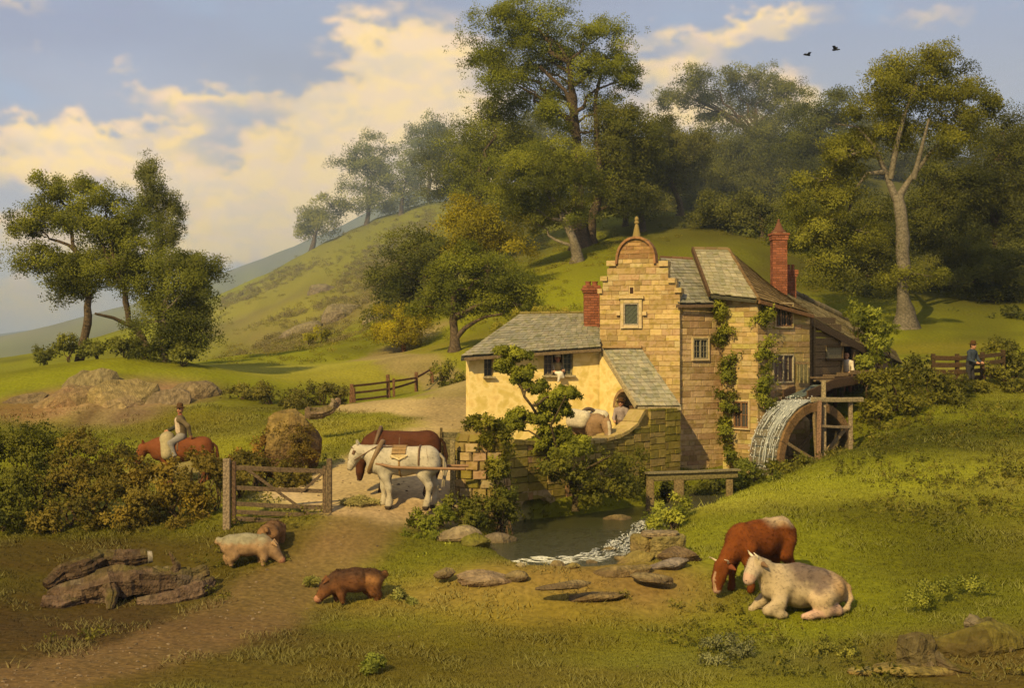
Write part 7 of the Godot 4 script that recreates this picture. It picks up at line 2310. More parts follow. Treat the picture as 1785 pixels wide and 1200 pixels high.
# ------------------------------------------------------------------ rocks, logs, gate, wheel, water
func rock_mesh(c: Vector3, r: Vector3, a: Color, b: Color, sd: float, blocky := 0.0, turn := 0.0, tilt := 0.0) -> MB:
	# a worn boulder: a ball pushed towards its flat facets and roughened
	var out := MB.new()
	var rg := RandomNumberGenerator.new()
	rg.seed = int(sd * 977.0) + 3
	var planes := []
	for i in 11:
		planes.append([Vector3(rg.randf_range(-1, 1), rg.randf_range(-0.7, 1), rg.randf_range(-1, 1)).normalized(), rg.randf_range(0.62, 0.9)])
	if blocky > 0.0:
		planes = [[Vector3.UP, 0.6], [Vector3.DOWN, 0.6], [Vector3.LEFT, 0.68], [Vector3.RIGHT, 0.68], [Vector3.FORWARD, 0.66], [Vector3.BACK, 0.66], [Vector3(1, 1, 1).normalized(), 0.95], [Vector3(-1, 1, 0.6).normalized(), 0.92]]
	var bs := Basis.from_euler(Vector3(0, turn, tilt))
	var nu := 22
	var nv := 14
	var g := []
	for j in nv + 1:
		var row := []
		for i in nu:
			var th := PI * j / nv
			var ph := TAU * i / nu
			var dd := Vector3(sin(th) * cos(ph), cos(th), sin(th) * sin(ph))
			var rad := 1.0
			for p in planes:
				var q: float = dd.dot(p[0])
				if q > 0.05: rad = minf(rad, p[1] / q)
			rad *= 1.0 + 0.09 * nz.get_noise_3dv(dd * 110.0 + Vector3(sd * 37.0, 0, 0)) + 0.05 * nz2.get_noise_3dv(dd * 330.0 + Vector3(sd * 11.0, 5, 0))
			row.append(c + bs * (dd * rad * r))
		g.append(row)
	for j in nv:
		for i in nu:
			var i2 := (i + 1) % nu
			var p0: Vector3 = g[j][i]; var p1: Vector3 = g[j][i2]; var p2: Vector3 = g[j + 1][i2]; var p3: Vector3 = g[j + 1][i]
			var up := clampf(((p0 + p2) * 0.5 - c).y / maxf(r.y, 0.01) + nz.get_noise_3dv((p0) * 60.0) * 0.9, -1, 1)
			var col := a.lerp(b, smoothstep(-0.1, 0.7, up)) * (0.9 + 0.3 * nz2.get_noise_3dv(p0 * 200.0))
			out.quad(p0, p1, p2, p3, c, col)
	return out

func rock(called: String, label: String, u: float, v: float, d: float, r: Vector3, a: Color, b: Color, opt := {}) -> Node3D:
	var c := P(u, v, d)
	var base := Vector3(c.x, ground(c.x, c.z), c.z)
	c.y = maxf(c.y, base.y + r.y * 0.22)
	if not (label.contains("capping") or label.contains("behind the gate") or label.contains("squared")): c.y = minf(c.y, base.y + r.y * 0.42)     # bedded in the ground
	var m := rock_mesh(c, r, a, b, u * 0.013 + v * 0.007, opt.get("blocky", 0.0), opt.get("turn", 0.0), opt.get("tilt", 0.0))
	return solo(called, m, M.rock, label, opt.get("category", "rock"), base, opt.get("group", ""))

func gnarled(b: MB, pts: Array, rr: Array, col: Color, amp := 0.35) -> void:
	# a twisted, ridged trunk: fluted along its length, swollen with knots, patched with moss
	var pp := PackedVector3Array()
	var rp := PackedFloat32Array()
	for i in pts.size() - 1:
		for s in 7:
			var t := s / 7.0
			pp.append((pts[i] as Vector3).lerp(pts[i + 1], t) + Vector3(rf(-1, 1), rf(-1, 1), rf(-1, 1)) * rr[i] * 0.09)
			rp.append(lerpf(rr[i], rr[i + 1], t))
	pp.append(pts[pts.size() - 1])
	rp.append(rr[rr.size() - 1] * 0.8)
	var sides := 20
	var tw := rf(-2.0, 2.0)
	var ph := rf(0, TAU)
	var side := Vector3.ZERO
	var g := []
	for i in pp.size():
		var ax := (pp[mini(i + 1, pp.size() - 1)] - pp[maxi(i - 1, 0)]).normalized()
		if side == Vector3.ZERO: side = ax.cross(Vector3(0.31, 0.9, 0.23)).normalized()
		side = (side - ax * side.dot(ax)).normalized()
		var up := ax.cross(side)
		var row := []
		for k in sides:
			var a := TAU * k / sides
			var dd := side * cos(a) + up * sin(a)
			var p := pp[i] + dd * rp[i]
			var f := 1.0 + 0.10 * sin(a * 5.0 + tw * i * 0.12 + ph) + 0.07 * sin(a * 9.0 - tw * i * 0.2)
			f += amp * nz.get_noise_3dv(p * 95.0) + amp * 0.5 * nz2.get_noise_3dv(p * 330.0)
			row.append(pp[i] + dd * rp[i] * f)
		g.append(row)
	var moss := Color(0.15, 0.13, 0.03)
	var pale := Color(0.30, 0.24, 0.16)
	for i in pp.size() - 1:
		for k in sides:
			var k2 := (k + 1) % sides
			var p0: Vector3 = g[i][k]
			var upn := (p0 - pp[i]).normalized().y
			var c := col * (1.0 + 0.55 * nz2.get_noise_3dv(p0 * 260.0))
			c = c.lerp(moss, clampf(upn * 0.7 + nz.get_noise_3dv(p0 * 80.0) * 1.2 - 0.2, 0, 0.7))
			c = c.lerp(pale, clampf(nz2.get_noise_3dv(p0 * 120.0 + Vector3(9, 0, 0)) * 1.6 - 0.35, 0, 0.6))
			b.quad(p0, g[i][k2], g[i + 1][k2], g[i + 1][k], (pp[i] + pp[i + 1]) * 0.5, c)
	for e in [0, pp.size() - 1]:
		var inner := pp[1] if e == 0 else pp[pp.size() - 2]
		for k in sides: b.tri(g[e][k], g[e][(k + 1) % sides], pp[e] + (pp[e] - inner) * 0.15, inner, col * 0.7)

func rail(under: Node3D, called: String, a: Vector3, c: Vector3, w: float, h: float, col: Color) -> void:
	var b := MB.new()
	var m := a.lerp(c, 0.5) + Vector3(0, -0.01, rf(-0.01, 0.01))
	b.bar(a, m, w, h, col)
	b.bar(m, c, w, h * 0.96, col)
	part(under, called, b, M.timber, under.position)

func make_props() -> void:
	# ---------------- field gate
	var ga := Q(399, 32.2); var gb := Q(570, 32.9)
	var gate := thing("field_gate", "weathered five-barred wooden gate standing shut between two posts", "gate", (ga + gb) * 0.5)
	var gk := 32.5 / F
	var gd := (gb - ga).normalized()
	var gy := ga.y + 0.1
	var tp := yv(818, 32.5)
	for v in [818.0, 853.0, 881.0, 895.0, 907.0]:
		var y0 := yv(v, 32.2) + 0.02; var y1 := yv(v + 3.0, 32.9)
		rail(gate, "bar", Vector3(ga.x, y0, ga.z) + gd * 0.1, Vector3(gb.x, y1, gb.z) - gd * 0.06, 0.05, 0.11 if v == 818.0 else 0.1, Color(0.20, 0.14, 0.08))
	rail(gate, "brace", Vector3(ga.x, yv(822, 32.2), ga.z + 0.05) + gd * 0.42, Vector3(gb.x, yv(908, 32.9), gb.z + 0.05) - gd * 0.15, 0.03, 0.07, Color(0.20, 0.14, 0.08))
	rail(gate, "brace", Vector3(gb.x, yv(824, 32.9), gb.z + 0.05) - gd * 0.1, Vector3(gb.x, yv(852, 32.9), gb.z + 0.05) - gd * 0.62, 0.03, 0.06, Color(0.20, 0.14, 0.08))
	rail(gate, "heel_post", Vector3(ga.x, yv(914, 32.2), ga.z) + gd * 0.12, Vector3(ga.x, yv(806, 32.2), ga.z) + gd * 0.12, 0.08, 0.1, Color(0.17, 0.105, 0.06))
	rail(gate, "head_post", Vector3(gb.x, yv(908, 32.9), gb.z) - gd * 0.06, Vector3(gb.x, yv(812, 32.9), gb.z) - gd * 0.06, 0.07, 0.08, Color(0.22, 0.15, 0.085))
	for q in [[ga - gd * 0.04, yv(800, 32.2), 0.17, "stout square gatepost the field gate hangs on, by the hedge", Color(0.36, 0.27, 0.17)], [gb + gd * 0.06, yv(800, 32.9), 0.13, "slimmer gatepost at the gate's latch end beside the track", Color(0.19, 0.135, 0.075)]]:
		var b := MB.new()
		var f: Vector3 = q[0]
		b.bar(Vector3(f.x, f.y - 0.3, f.z), Vector3(f.x, q[1], f.z), q[2], q[2], q[4], Vector3.BACK, 0.06)
		solo("gate_post", b, M.timber, q[3], "post", Vector3(f.x, f.y, f.z))
	# post and swingletree behind the white horse
	var hp := Q(789, 34.3)
	var pb := MB.new()
	pb.bar(hp - Vector3.UP * 0.2, Vector3(hp.x, yv(768, 34.3), hp.z), 0.12, 0.12, Color(0.36, 0.28, 0.13), Vector3.BACK)
	solo("hitching_post", pb, M.timber, "short post at the pier's edge where the horse's traces end", "post", hp)
	# the cart that the team draws: its front stands behind the pier
	var cp0 := Q(800, 35.9)
	var cart := thing("farm_cart", "wooden cart front half hidden behind the stone pier", "cart", cp0)
	for i in 5:
		rail(cart, "plank", cp0 + Vector3(-0.45, 0.75 + 0.17 * i, 0.2), cp0 + Vector3(0.5, 0.75 + 0.17 * i, 0.2), 0.04, 0.155, Color(0.20, 0.17, 0.08))
	for e in [-0.45, 0.5]: rail(cart, "upright", cp0 + Vector3(e, 0.55, 0.24), cp0 + Vector3(e, 1.62, 0.24), 0.07, 0.07, Color(0.15, 0.11, 0.05))
	rail(cart, "axle_beam", cp0 + Vector3(-0.5, 0.62, 0.1), cp0 + Vector3(0.9, 0.62, 0.1), 0.12, 0.12, Color(0.16, 0.11, 0.06))
	var whl := MB.new()
	var wp := PackedVector3Array(); var wr := PackedFloat32Array()
	for i in 25:
		wp.append(cp0 + Vector3(0.75 + cos(TAU * i / 24.0) * 0.58, 0.58 + sin(TAU * i / 24.0) * 0.58, 0.3)); wr.append(0.05)
	whl.tube(wp, wr, 6, Color(0.17, 0.11, 0.06), false)
	for i in 8: whl.bar(cp0 + Vector3(0.75, 0.58, 0.3), cp0 + Vector3(0.75 + cos(TAU * i / 8.0) * 0.56, 0.58 + sin(TAU * i / 8.0) * 0.56, 0.3), 0.05, 0.05, Color(0.19, 0.13, 0.07))
	part(cart, "wheel", whl, M.timber, cp0)
	# ---------------- rail fence in the pasture
	var f0 := Q(612, 54.5); var f1 := Q(678, 56.5); var f2 := Q(726, 59); var f3 := Q(754, 61)
	var fence := thing("rail_fence", "old brown post-and-rail fence beside the track in the pasture", "fence", f1)
	var fc := Color(0.22, 0.115, 0.055)
	var ends := [f0, f1, f2, f3]
	var hts := [0.75, 0.95, 0.85, 0.7]
	for i in 4:
		rail(fence, "post", ends[i] - Vector3.UP * 0.2, ends[i] + Vector3(rf(-0.05, 0.05), hts[i], 0), 0.16 if i == 1 else 0.11, 0.15, fc)
	rail(fence, "post", f1 + Vector3(0.22, -0.2, 0.05), f1 + Vector3(0.2, 0.8, 0.05), 0.1, 0.1, fc)
	rail(fence, "post", f0 + Vector3(0.16, -0.2, 0.05), f0 + Vector3(0.12, 0.6, 0.05), 0.09, 0.09, fc)
	for i in 3:
		for h in [0.62, 0.36, 0.1]:
			if i == 2 and h < 0.5: continue
			if i == 1 and h < 0.2: continue
			rail(fence, "rail", ends[i] + Vector3(0, h + rf(-0.05, 0.05), 0.05), ends[i + 1] + Vector3(0, h + 0.04 + rf(-0.06, 0.06), 0.05), 0.05, 0.085, fc * rf(0.85, 1.2))
	# dark fence under the wood
	var d0 := Q(1626, 49.4); var d1 := Q(1675, 49.6); var d2 := Q(1748, 50.4)
	var df := thing("dark_fence", "dark close-railed fence along the shrubs below the wood", "fence", d1)
	for p in [d0, d1 + Vector3(-0.15, 0, 0), (d1 + d2) * 0.5, d2]: rail(df, "post", p - Vector3.UP * 0.1, p + Vector3(0, 1.15, 0), 0.14, 0.14, DARKWOOD)
	for h in [0.25, 0.5, 0.75, 1.0]:
		rail(df, "rail", d0 + Vector3(0, h, 0.06), d1 + Vector3(0, h, 0.06), 0.05, 0.17, Color(0.115, 0.07, 0.035))
		rail(df, "rail", d1 + Vector3(0, h, 0.06), d2 + Vector3(0, h, 0.06), 0.05, 0.15, Color(0.10, 0.065, 0.035))
	# ---------------- mossy heap behind the gate
	var mh := rock("boulder", "great round-topped brown boulder capped with turf, behind the gate", 503, 782, 38.0, Vector3(0.92, 1.1, 0.8), Color(0.20, 0.12, 0.06), Color(0.32, 0.22, 0.07), {"category": "boulder"})
	bush("moss", "moss and creeper hanging over the great boulder's shaded face", [[525, 762, 37.3, 22, 26], [512, 800, 37.1, 26, 22], [540, 790, 37.4, 14, 30], [500, 745, 37.5, 26, 8]], Color(0.075, 0.05, 0.014), Color(0.15, 0.095, 0.02), {"size": 0.85, "leaf": 3, "nostem": true, "category": "plant", "density": 0.8})
	bush("bush", "russet creeper sloping from the great boulder to the gatepost", [[445, 790, 37.6, 16, 22], [425, 800, 37.4, 22, 14], [398, 803, 36.8, 26, 9], [458, 770, 37.8, 10, 16]], Color(0.11, 0.06, 0.018), Color(0.22, 0.115, 0.03), {"size": 0.9, "leaf": 3, "density": 0.8})
	# fallen trunk behind it
	var ft := MB.new()
	var t0 := Q(540, 44); var t1 := Q(592, 45)
	gnarled(ft, [P(536, 722, 44), P(556, 722, 44.1), P(576, 715, 44.3), P(588, 702, 44.5), P(589, 694, 44.5)], [0.19, 0.17, 0.15, 0.12, 0.05], Color(0.32, 0.22, 0.13))
	gnarled(ft, [P(580, 712, 44.3), P(582, 700, 44.2), P(578, 695, 44.2)], [0.12, 0.08, 0.03], Color(0.38, 0.29, 0.18))
	solo("fallen_trunk", ft, M.bark, "bare fallen trunk with a splintered upturned end behind the boulder", "log", t0)
	# ---------------- logs in the foreground left
	var lc := Color(0.15, 0.098, 0.06)
	var L := MB.new()
	gnarled(L, [P(86, 1046, 28.2), P(130, 1036, 28.2), P(190, 1018, 28.3), P(250, 1012, 28.5), P(330, 1012, 28.8), P(362, 1000, 29)], [0.2, 0.26, 0.33, 0.3, 0.26, 0.2], lc)
	gnarled(L, [P(185, 1018, 28.2), P(196, 1040, 27.8), P(192, 1064, 27.5)], [0.2, 0.13, 0.05], lc)
	gnarled(L, [P(300, 1012, 28.6), P(308, 985, 28.6), P(296, 962, 28.6)], [0.16, 0.07, 0.02], lc)
	solo("gnarled_log", L, M.bark, "largest gnarled fallen trunk, its grey back arched over the others", "log", Q(220, 28.4))
	var L2 := MB.new()
	gnarled(L2, [P(165, 975, 29.4), P(210, 975, 29.4), P(262, 971, 29.5)], [0.2, 0.17, 0.14], lc * 0.85)
	gnarled(L2, [P(172, 978, 29.3), P(150, 990, 29.0), P(110, 1000, 28.9), P(80, 1022, 28.6)], [0.2, 0.22, 0.2, 0.12], lc * 0.8)
	solo("gnarled_log", L2, M.bark, "dark log lying behind the arched trunk with a pale sawn end", "log", Q(190, 29.3))
	var L3 := MB.new()
	gnarled(L3, [P(240, 1050, 27.9), P(290, 1046, 28.0), P(345, 1030, 28.3), P(372, 1012, 28.7)], [0.09, 0.16, 0.18, 0.12], Color(0.19, 0.125, 0.08))
	solo("gnarled_log", L3, M.bark, "reddish log along the front right of the fallen timber", "log", Q(300, 28.1))
	var L4 := MB.new()
	gnarled(L4, [P(75, 1050, 27.9), P(110, 1054, 27.9), P(150, 1040, 28.1)], [0.13, 0.14, 0.1], Color(0.16, 0.105, 0.07))
	solo("gnarled_log", L4, M.bark, "short butt of log poking out at the front left of the timber", "log", Q(110, 27.9))
	var cut := MB.new()
	cut.tube(PackedVector3Array([P(258, 972, 29.42), P(266, 971, 29.45)]), PackedFloat32Array([0.135, 0.12]), 12, Color(0.42, 0.36, 0.27))
	solo("log_end", cut, M.timber, "pale sawn disc of wood leaning at the end of the dark log", "wood", P(262, 975, 29.4))
	# ---------------- stones about the pool
	var st := Color(0.22, 0.165, 0.085)
	var ms := Color(0.25, 0.21, 0.05)
	rock("rock", "flat tilted slab under the bush at the pool's near bank", 800, 925, 31.8, Vector3(0.55, 0.24, 0.4), Color(0.33, 0.245, 0.13), Color(0.40, 0.31, 0.17), {"tilt": 0.1})
	rock("rock", "round mossy boulder at the pool's left margin", 828, 950, 31.2, Vector3(0.42, 0.24, 0.34), ms * 0.8, Color(0.22, 0.20, 0.03))
	rock("rock", "low grey slab running from the boulders to the culvert", 865, 920, 32.8, Vector3(0.55, 0.2, 0.35), st, Color(0.29, 0.22, 0.13), {"tilt": 0.12, "turn": 0.3})
	rock("rock", "small upright mossy stone wedged behind the flat slab", 812, 900, 32.6, Vector3(0.26, 0.2, 0.2), ms, Color(0.28, 0.25, 0.07))
	rock("rock", "long ledge of brown rock in the grass below the pool", 846, 1022, 28.0, Vector3(0.62, 0.2, 0.36), Color(0.27, 0.175, 0.10), Color(0.38, 0.27, 0.15), {"tilt": -0.06})
	rock("stone_block", "squared stone block, larger of the pair by the rapids", 1163, 954, 30.5, Vector3(0.56, 0.44, 0.46), Color(0.33, 0.25, 0.09), Color(0.36, 0.29, 0.10), {"blocky": 1.0, "category": "stone"})
	rock("stone_block", "squared stone block at the water's lip, smaller of the pair", 1124, 950, 30.7, Vector3(0.36, 0.38, 0.44), Color(0.34, 0.24, 0.09), Color(0.38, 0.29, 0.08), {"blocky": 1.0, "category": "stone", "turn": 0.5})
	rock("rock", "thin capping slab resting on the two squared blocks", 1150, 931, 30.6, Vector3(0.58, 0.09, 0.4), Color(0.36, 0.26, 0.14), Color(0.40, 0.30, 0.16), {"blocky": 1.0})
	rock("rock", "yellow-brown sloping rock just below the squared blocks", 1110, 990, 29.4, Vector3(0.5, 0.24, 0.4), Color(0.26, 0.18, 0.06), Color(0.33, 0.25, 0.07), {"tilt": 0.25})
	rock("rock", "dark rock overhang under the larger squared block", 1185, 998, 29.4, Vector3(0.52, 0.24, 0.4), Color(0.13, 0.08, 0.04), Color(0.24, 0.16, 0.08), {"tilt": -0.12})
	rock("rock", "grey slanting flagstone in the rocky slope", 1165, 1020, 28.7, Vector3(0.45, 0.14, 0.35), Color(0.25, 0.19, 0.14), Color(0.34, 0.27, 0.20), {"tilt": 0.18})
	rock("rock", "long low ledge stepping down the slope towards the grass", 1085, 1025, 28.3, Vector3(0.7, 0.13, 0.3), Color(0.24, 0.16, 0.07), Color(0.33, 0.24, 0.09), {"tilt": 0.1})
	rock("rock", "broken ledge at the foot of the rocky slope", 1030, 1072, 27.3, Vector3(0.75, 0.1, 0.3), Color(0.20, 0.13, 0.06), Color(0.29, 0.2, 0.08), {"tilt": 0.08})
	rock("rock", "small flat brown stone on the bare patch below the pool", 997, 1008, 28.6, Vector3(0.2, 0.09, 0.16), Color(0.26, 0.18, 0.06), Color(0.33, 0.25, 0.08))
	rock("rock", "little pale stone lying near the white foam's end", 908, 1003, 28.7, Vector3(0.13, 0.07, 0.1), Color(0.33, 0.26, 0.12), Color(0.4, 0.32, 0.17))
	for q in [["flat wet stone lying in the water right of centre", 1062, 31.5, 0.26, 0.1, 0.2], ["low stone parting the foam at the pool's outlet", 1030, 29.6, 0.2, 0.1, 0.15], ["small dark stone at the pool's near lip", 972, 29.1, 0.22, 0.11, 0.16], ["broad flat rock stepping from the blocks into the foam", 1098, 30.0, 0.42, 0.13, 0.3], ["slab at the foot of the retaining wall's reddish stones", 1080, 37.0, 0.5, 0.16, 0.3], ["thin slab leaning on the slope under the grey flagstone", 1140, 27.7, 0.5, 0.1, 0.26], ["brown rock shelf lowest on the bare slope", 985, 26.9, 0.6, 0.09, 0.24], ["rounded grey stone in the grass left of the long ledge", 775, 28.3, 0.24, 0.12, 0.2], ["pair-topped brown stone just right of the long ledge", 900, 27.9, 0.26, 0.13, 0.2]]:
		var g := Q(q[1], q[2])
		if g.y < 0.25: g.y = 0.25
		solo("rock", rock_mesh(g + Vector3(0, q[4] * 0.25, 0), Vector3(q[3], q[4], q[5]), Color(0.20, 0.14, 0.07), Color(0.31, 0.23, 0.10), q[1] * 0.017, 0.0, q[1] * 0.3, 0.08), M.rock, q[0], "rock", g)
	# corner bottom right
	var cs := rock("boulder", "mossy earth-covered boulder in the near corner behind the cut stump", 1700, 1128, 23.4, Vector3(0.85, 0.4, 0.5), Color(0.13, 0.095, 0.03), Color(0.23, 0.19, 0.035), {"category": "boulder"})
	rock("rock", "low ochre rock ledge in front of the cut stump", 1600, 1168, 22.3, Vector3(0.85, 0.12, 0.3), Color(0.17, 0.11, 0.04), Color(0.32, 0.24, 0.07), {"tilt": -0.05})
	rock("rock", "yellow lichened stone at the ledge's outer end", 1502, 1170, 22.4, Vector3(0.26, 0.1, 0.2), Color(0.24, 0.16, 0.05), Color(0.40, 0.33, 0.10))
	var sp := MB.new()
	gnarled(sp, [P(1598, 1172, 22.6), P(1597, 1140, 22.6), P(1594, 1112, 22.7)], [0.33, 0.3, 0.29], Color(0.15, 0.115, 0.05), 0.22)
	gnarled(sp, [P(1608, 1165, 22.4), P(1625, 1178, 22.2), P(1618, 1192, 22.0)], [0.16, 0.1, 0.04], Color(0.13, 0.09, 0.04))
	gnarled(sp, [P(1615, 1142, 22.5), P(1650, 1160, 22.3), P(1690, 1172, 22.1)], [0.14, 0.08, 0.03], Color(0.13, 0.09, 0.04))
	solo("tree_stump", sp, M.bark, "squat rotten tree stump with spreading roots in the near corner", "stump", Q(1597, 22.6))
	var br := MB.new()
	gnarled(br, [P(1690, 1085, 23.7), P(1712, 1095, 23.5), P(1738, 1118, 23.2), P(1765, 1135, 23.0)], [0.16, 0.13, 0.11, 0.05], Color(0.20, 0.15, 0.08))
	gnarled(br, [P(1705, 1092, 23.6), P(1725, 1082, 23.8), P(1742, 1092, 23.7)], [0.09, 0.07, 0.03], Color(0.2, 0.16, 0.07))
	solo("dead_branch", br, M.bark, "thick dead bough slanting over the mossy corner boulder", "branch", Q(1725, 23.4))
	# cuttings in the mound
	for q in [["pale rock face bared in the mound's cutting, middle of three", 205, 52.4, 2.1, 1.5, Color(0.42, 0.29, 0.15), Color(0.40, 0.30, 0.12)], ["reddish rock face bared at the mound cutting's outer end", 100, 52.4, 1.7, 1.45, Color(0.34, 0.20, 0.10), Color(0.36, 0.25, 0.11)], ["tall craggy face between the mound's two larger cuttings", 155, 54.6, 1.7, 1.3, Color(0.33, 0.23, 0.13), Color(0.33, 0.26, 0.12)], ["reddish crag under the mound clump's dense low tree", 325, 54.5, 1.5, 1.1, Color(0.28, 0.175, 0.10), Color(0.30, 0.22, 0.11)], ["low brown rock at the mound's outermost end", 28, 52.8, 1.4, 0.9, Color(0.26, 0.165, 0.09), Color(0.29, 0.21, 0.10)], ["grey rock rib in the mound above the chestnut horse", 275, 52.6, 1.5, 0.9, Color(0.25, 0.18, 0.11), Color(0.30, 0.22, 0.12)]]:
		var g := Q(q[1], q[2])
		var m := rock_mesh(g + Vector3(0, -0.5, -0.5), Vector3(q[3], q[4], 1.1), q[5], q[6], q[1] * 0.07, 0.0, 0.4, 0.55)
		solo("rock", m, M.rock, q[0], "rock", g)
	for q in [["grey crag breaking out of the middle of the hill's heath", 598, 104, 2.0, 1.5], ["pale crag beneath the hill's upper green shoulder", 562, 118, 1.8, 1.2], ["low rock outcrop near the foot of the hill's heath", 530, 102, 2.2, 1.0], ["small crag below the dark squat hillside tree", 655, 96, 1.3, 0.9]]:
		var g := Q(q[1], q[2])
		solo("rock", rock_mesh(g + Vector3(0, -0.35, 0), Vector3(q[3], q[4], 1.3), Color(0.30, 0.235, 0.15), Color(0.34, 0.28, 0.15), q[1] * 0.031, 0.0, 0.5, 0.3), M.rock, q[0], "rock", g)
	# ---------------- plank footbridge over the race
	var b0 := P(1128, 830, 38.2); var b1 := P(1284, 824, 38.8)
	var fb := thing("plank_footbridge", "heavy mossy beam laid on posts across the mill race", "footbridge", Vector3(b0.x, 0.9, b0.z))
	rail(fb, "beam", b0 + Vector3(0, -0.05, 0), b1 + Vector3(0, -0.05, 0), 0.16, 0.2, Color(0.25, 0.20, 0.08))
	rail(fb, "top_plank", b0 + Vector3(-0.05, 0.08, 0), b1 + Vector3(0.05, 0.08, 0), 0.34, 0.05, Color(0.30, 0.25, 0.13))
	for q in [[1183, 885, 38.3, 0.2], [1271, 862, 38.7, 0.14], [1133, 865, 38.2, 0.16]]:
		rail(fb, "post", P(q[0], q[1] + 25, q[2]), P(q[0], 836, q[2]), q[3], q[3] * 1.4, Color(0.26, 0.185, 0.085))
	# ---------------- the waterwheel
	var c := P(1424, 806, 43.0)
	var ax := Vector3(-0.62, 0, -0.785).normalized()
	var hx := ax.cross(Vector3.UP).normalized()   # in the wheel's plane, level
	var R := 1.86
	var wheel := thing("waterwheel", "great overshot wooden waterwheel wet with falling water beside the mill", "waterwheel", c)
	var wide := 1.1
	for side in 2:
		var o := c + ax * wide * side
		for i in 16:     # felloes
			var a0 := TAU * i / 16.0
			var a1 := TAU * (i + 0.97) / 16.0
			var fm := MB.new()
			for k in 2:
				var s0 := lerpf(a0, a1, k / 2.0); var s1 := lerpf(a0, a1, (k + 1) / 2.0)
				var p := []
				for z in [-0.05, 0.05]:
					p.append_array([o + ax * z + (hx * cos(s0) + Vector3.UP * sin(s0)) * (R - 0.26), o + ax * z + (hx * cos(s1) + Vector3.UP * sin(s1)) * (R - 0.26), o + ax * z + (hx * cos(s1) + Vector3.UP * sin(s1)) * R, o + ax * z + (hx * cos(s0) + Vector3.UP * sin(s0)) * R])
				fm.hexa(p, Color(0.27, 0.16, 0.07) * rf(0.8, 1.2))
			part(wheel, "rim_segment", fm, M.timber, c)
		for i in 6:
			var a := TAU * i / 6.0 + 0.62
			rail(wheel, "spoke", o + (hx * cos(a) + Vector3.UP * sin(a)) * 0.12, o + (hx * cos(a) + Vector3.UP * sin(a)) * (R - 0.2), 0.09, 0.11, Color(0.34, 0.24, 0.12))
	for i in 40:         # floats and sole boards
		var a := TAU * i / 40.0
		var rad := hx * cos(a) + Vector3.UP * sin(a)
		var a2 := TAU * (i + 0.95) / 40.0
		var rad2 := hx * cos(a2) + Vector3.UP * sin(a2)
		var fl := MB.new()
		fl.hexa([c + rad * (R - 0.27), c + rad2 * (R - 0.27), c + rad2 * (R - 0.02), c + rad * (R - 0.02), c + rad * (R - 0.27) + ax * wide, c + rad2 * (R - 0.27) + ax * wide, c + rad2 * (R - 0.02) + ax * wide, c + rad * (R - 0.02) + ax * wide], Color(0.20, 0.155, 0.085) * rf(0.75, 1.25))
		fl.box(c + rad * (R - 0.03) + ax * 0.05, ax * (wide - 0.1), rad * 0.09, rad.cross(ax) * 0.03, Color(0.17, 0.13, 0.08))
		part(wheel, "float_board", fl, M.timber, c)
	var sh := MB.new()
	sh.tube(PackedVector3Array([c - ax * 0.5, c + ax * 1.6]), PackedFloat32Array([0.15, 0.15]), 12, Color(0.2, 0.13, 0.07))
	part(wheel, "axle", sh, M.timber, c)
	# water over the floats: ribbons that run with the wheel from the spout down
	var wm := MB.new()
	var sk := MB.new()
	for i in 95:
		var s := rf(0.04, wide - 0.04)
		var w := rf(0.004, 0.013)
		var a0 := PI * (0.47 + 0.42 * pow(rng.randf(), 2.0))
		var a1 := a0 + PI * rf(0.06, 0.26)
		a1 = minf(a1, PI * 1.06)
		var n := 7
		var prev := []
		for k in n + 1:
			var a := lerpf(a0, a1, float(k) / n)
			# hx points to the viewer's right, so the fall is on the far side of the top
			var rad := hx * cos(a) * 1.0 + Vector3.UP * sin(a)
			var rr := R + 0.075 + 0.012 * sin(k * 1.7 + i) + 0.03 * float(k) / n
			var ww := w * (0.4 + 0.6 * sin(PI * clampf(float(k) / n, 0.05, 0.95)))
			var p := c + rad * rr + ax * (s + 0.008 * sin(k * 0.9 + i * 2.0))
			if prev.size():
				var t := Color(0.42, 0.43, 0.39)
				wm.hexa([prev[0] - ax * prev[1], prev[0] + ax * prev[1], p + ax * ww, p - ax * ww, prev[0] - ax * prev[1] - prev[2] * 0.02, prev[0] + ax * prev[1] - prev[2] * 0.02, p + ax * ww - rad * 0.02, p - ax * ww - rad * 0.02], t * rf(0.9, 1.05))
			prev = [p, ww, rad]
	for i in 260:      # drops and splashes
		var a := PI * rf(0.5, 1.05)
		var rad := hx * cos(a) + Vector3.UP * sin(a)
		var p := c + rad * (R + rf(0.03, 0.2)) + ax * rf(0, wide)
		var r := rf(0.008, 0.02)
		wm.box(p, Vector3(r, 0, 0), Vector3(0, r * 2, 0), Vector3(0, 0, r), Color(0.7, 0.7, 0.64))
	# a thin clear skin of water over the boards
	for k in 14:
		var a0 := PI * lerpf(0.47, 1.04, k / 14.0)
		var a1 := PI * lerpf(0.47, 1.04, (k + 1) / 14.0)
		var r0 := hx * cos(a0) + Vector3.UP * sin(a0)
		var r1 := hx * cos(a1) + Vector3.UP * sin(a1)
		var q0 := c + r0 * (R + 0.066); var q1 := c + r1 * (R + 0.066)
		sk.t(q0, q1, q1 + ax * wide, r0, r1, r1, Color.WHITE)
		sk.t(q0, q1 + ax * wide, q0 + ax * wide, r0, r1, r0, Color.WHITE)
	var film := StandardMaterial3D.new()
	film.resource_name = "film"
	film.albedo_color = Color(0.66, 0.70, 0.68, 0.10)
	film.transparency = BaseMaterial3D.TRANSPARENCY_ALPHA
	film.roughness = 0.3
	film.cull_mode = BaseMaterial3D.CULL_DISABLED
	struct("water_film", sk.mesh(), film, "thin clear sheet of water sliding over the waterwheel's boards", "water")
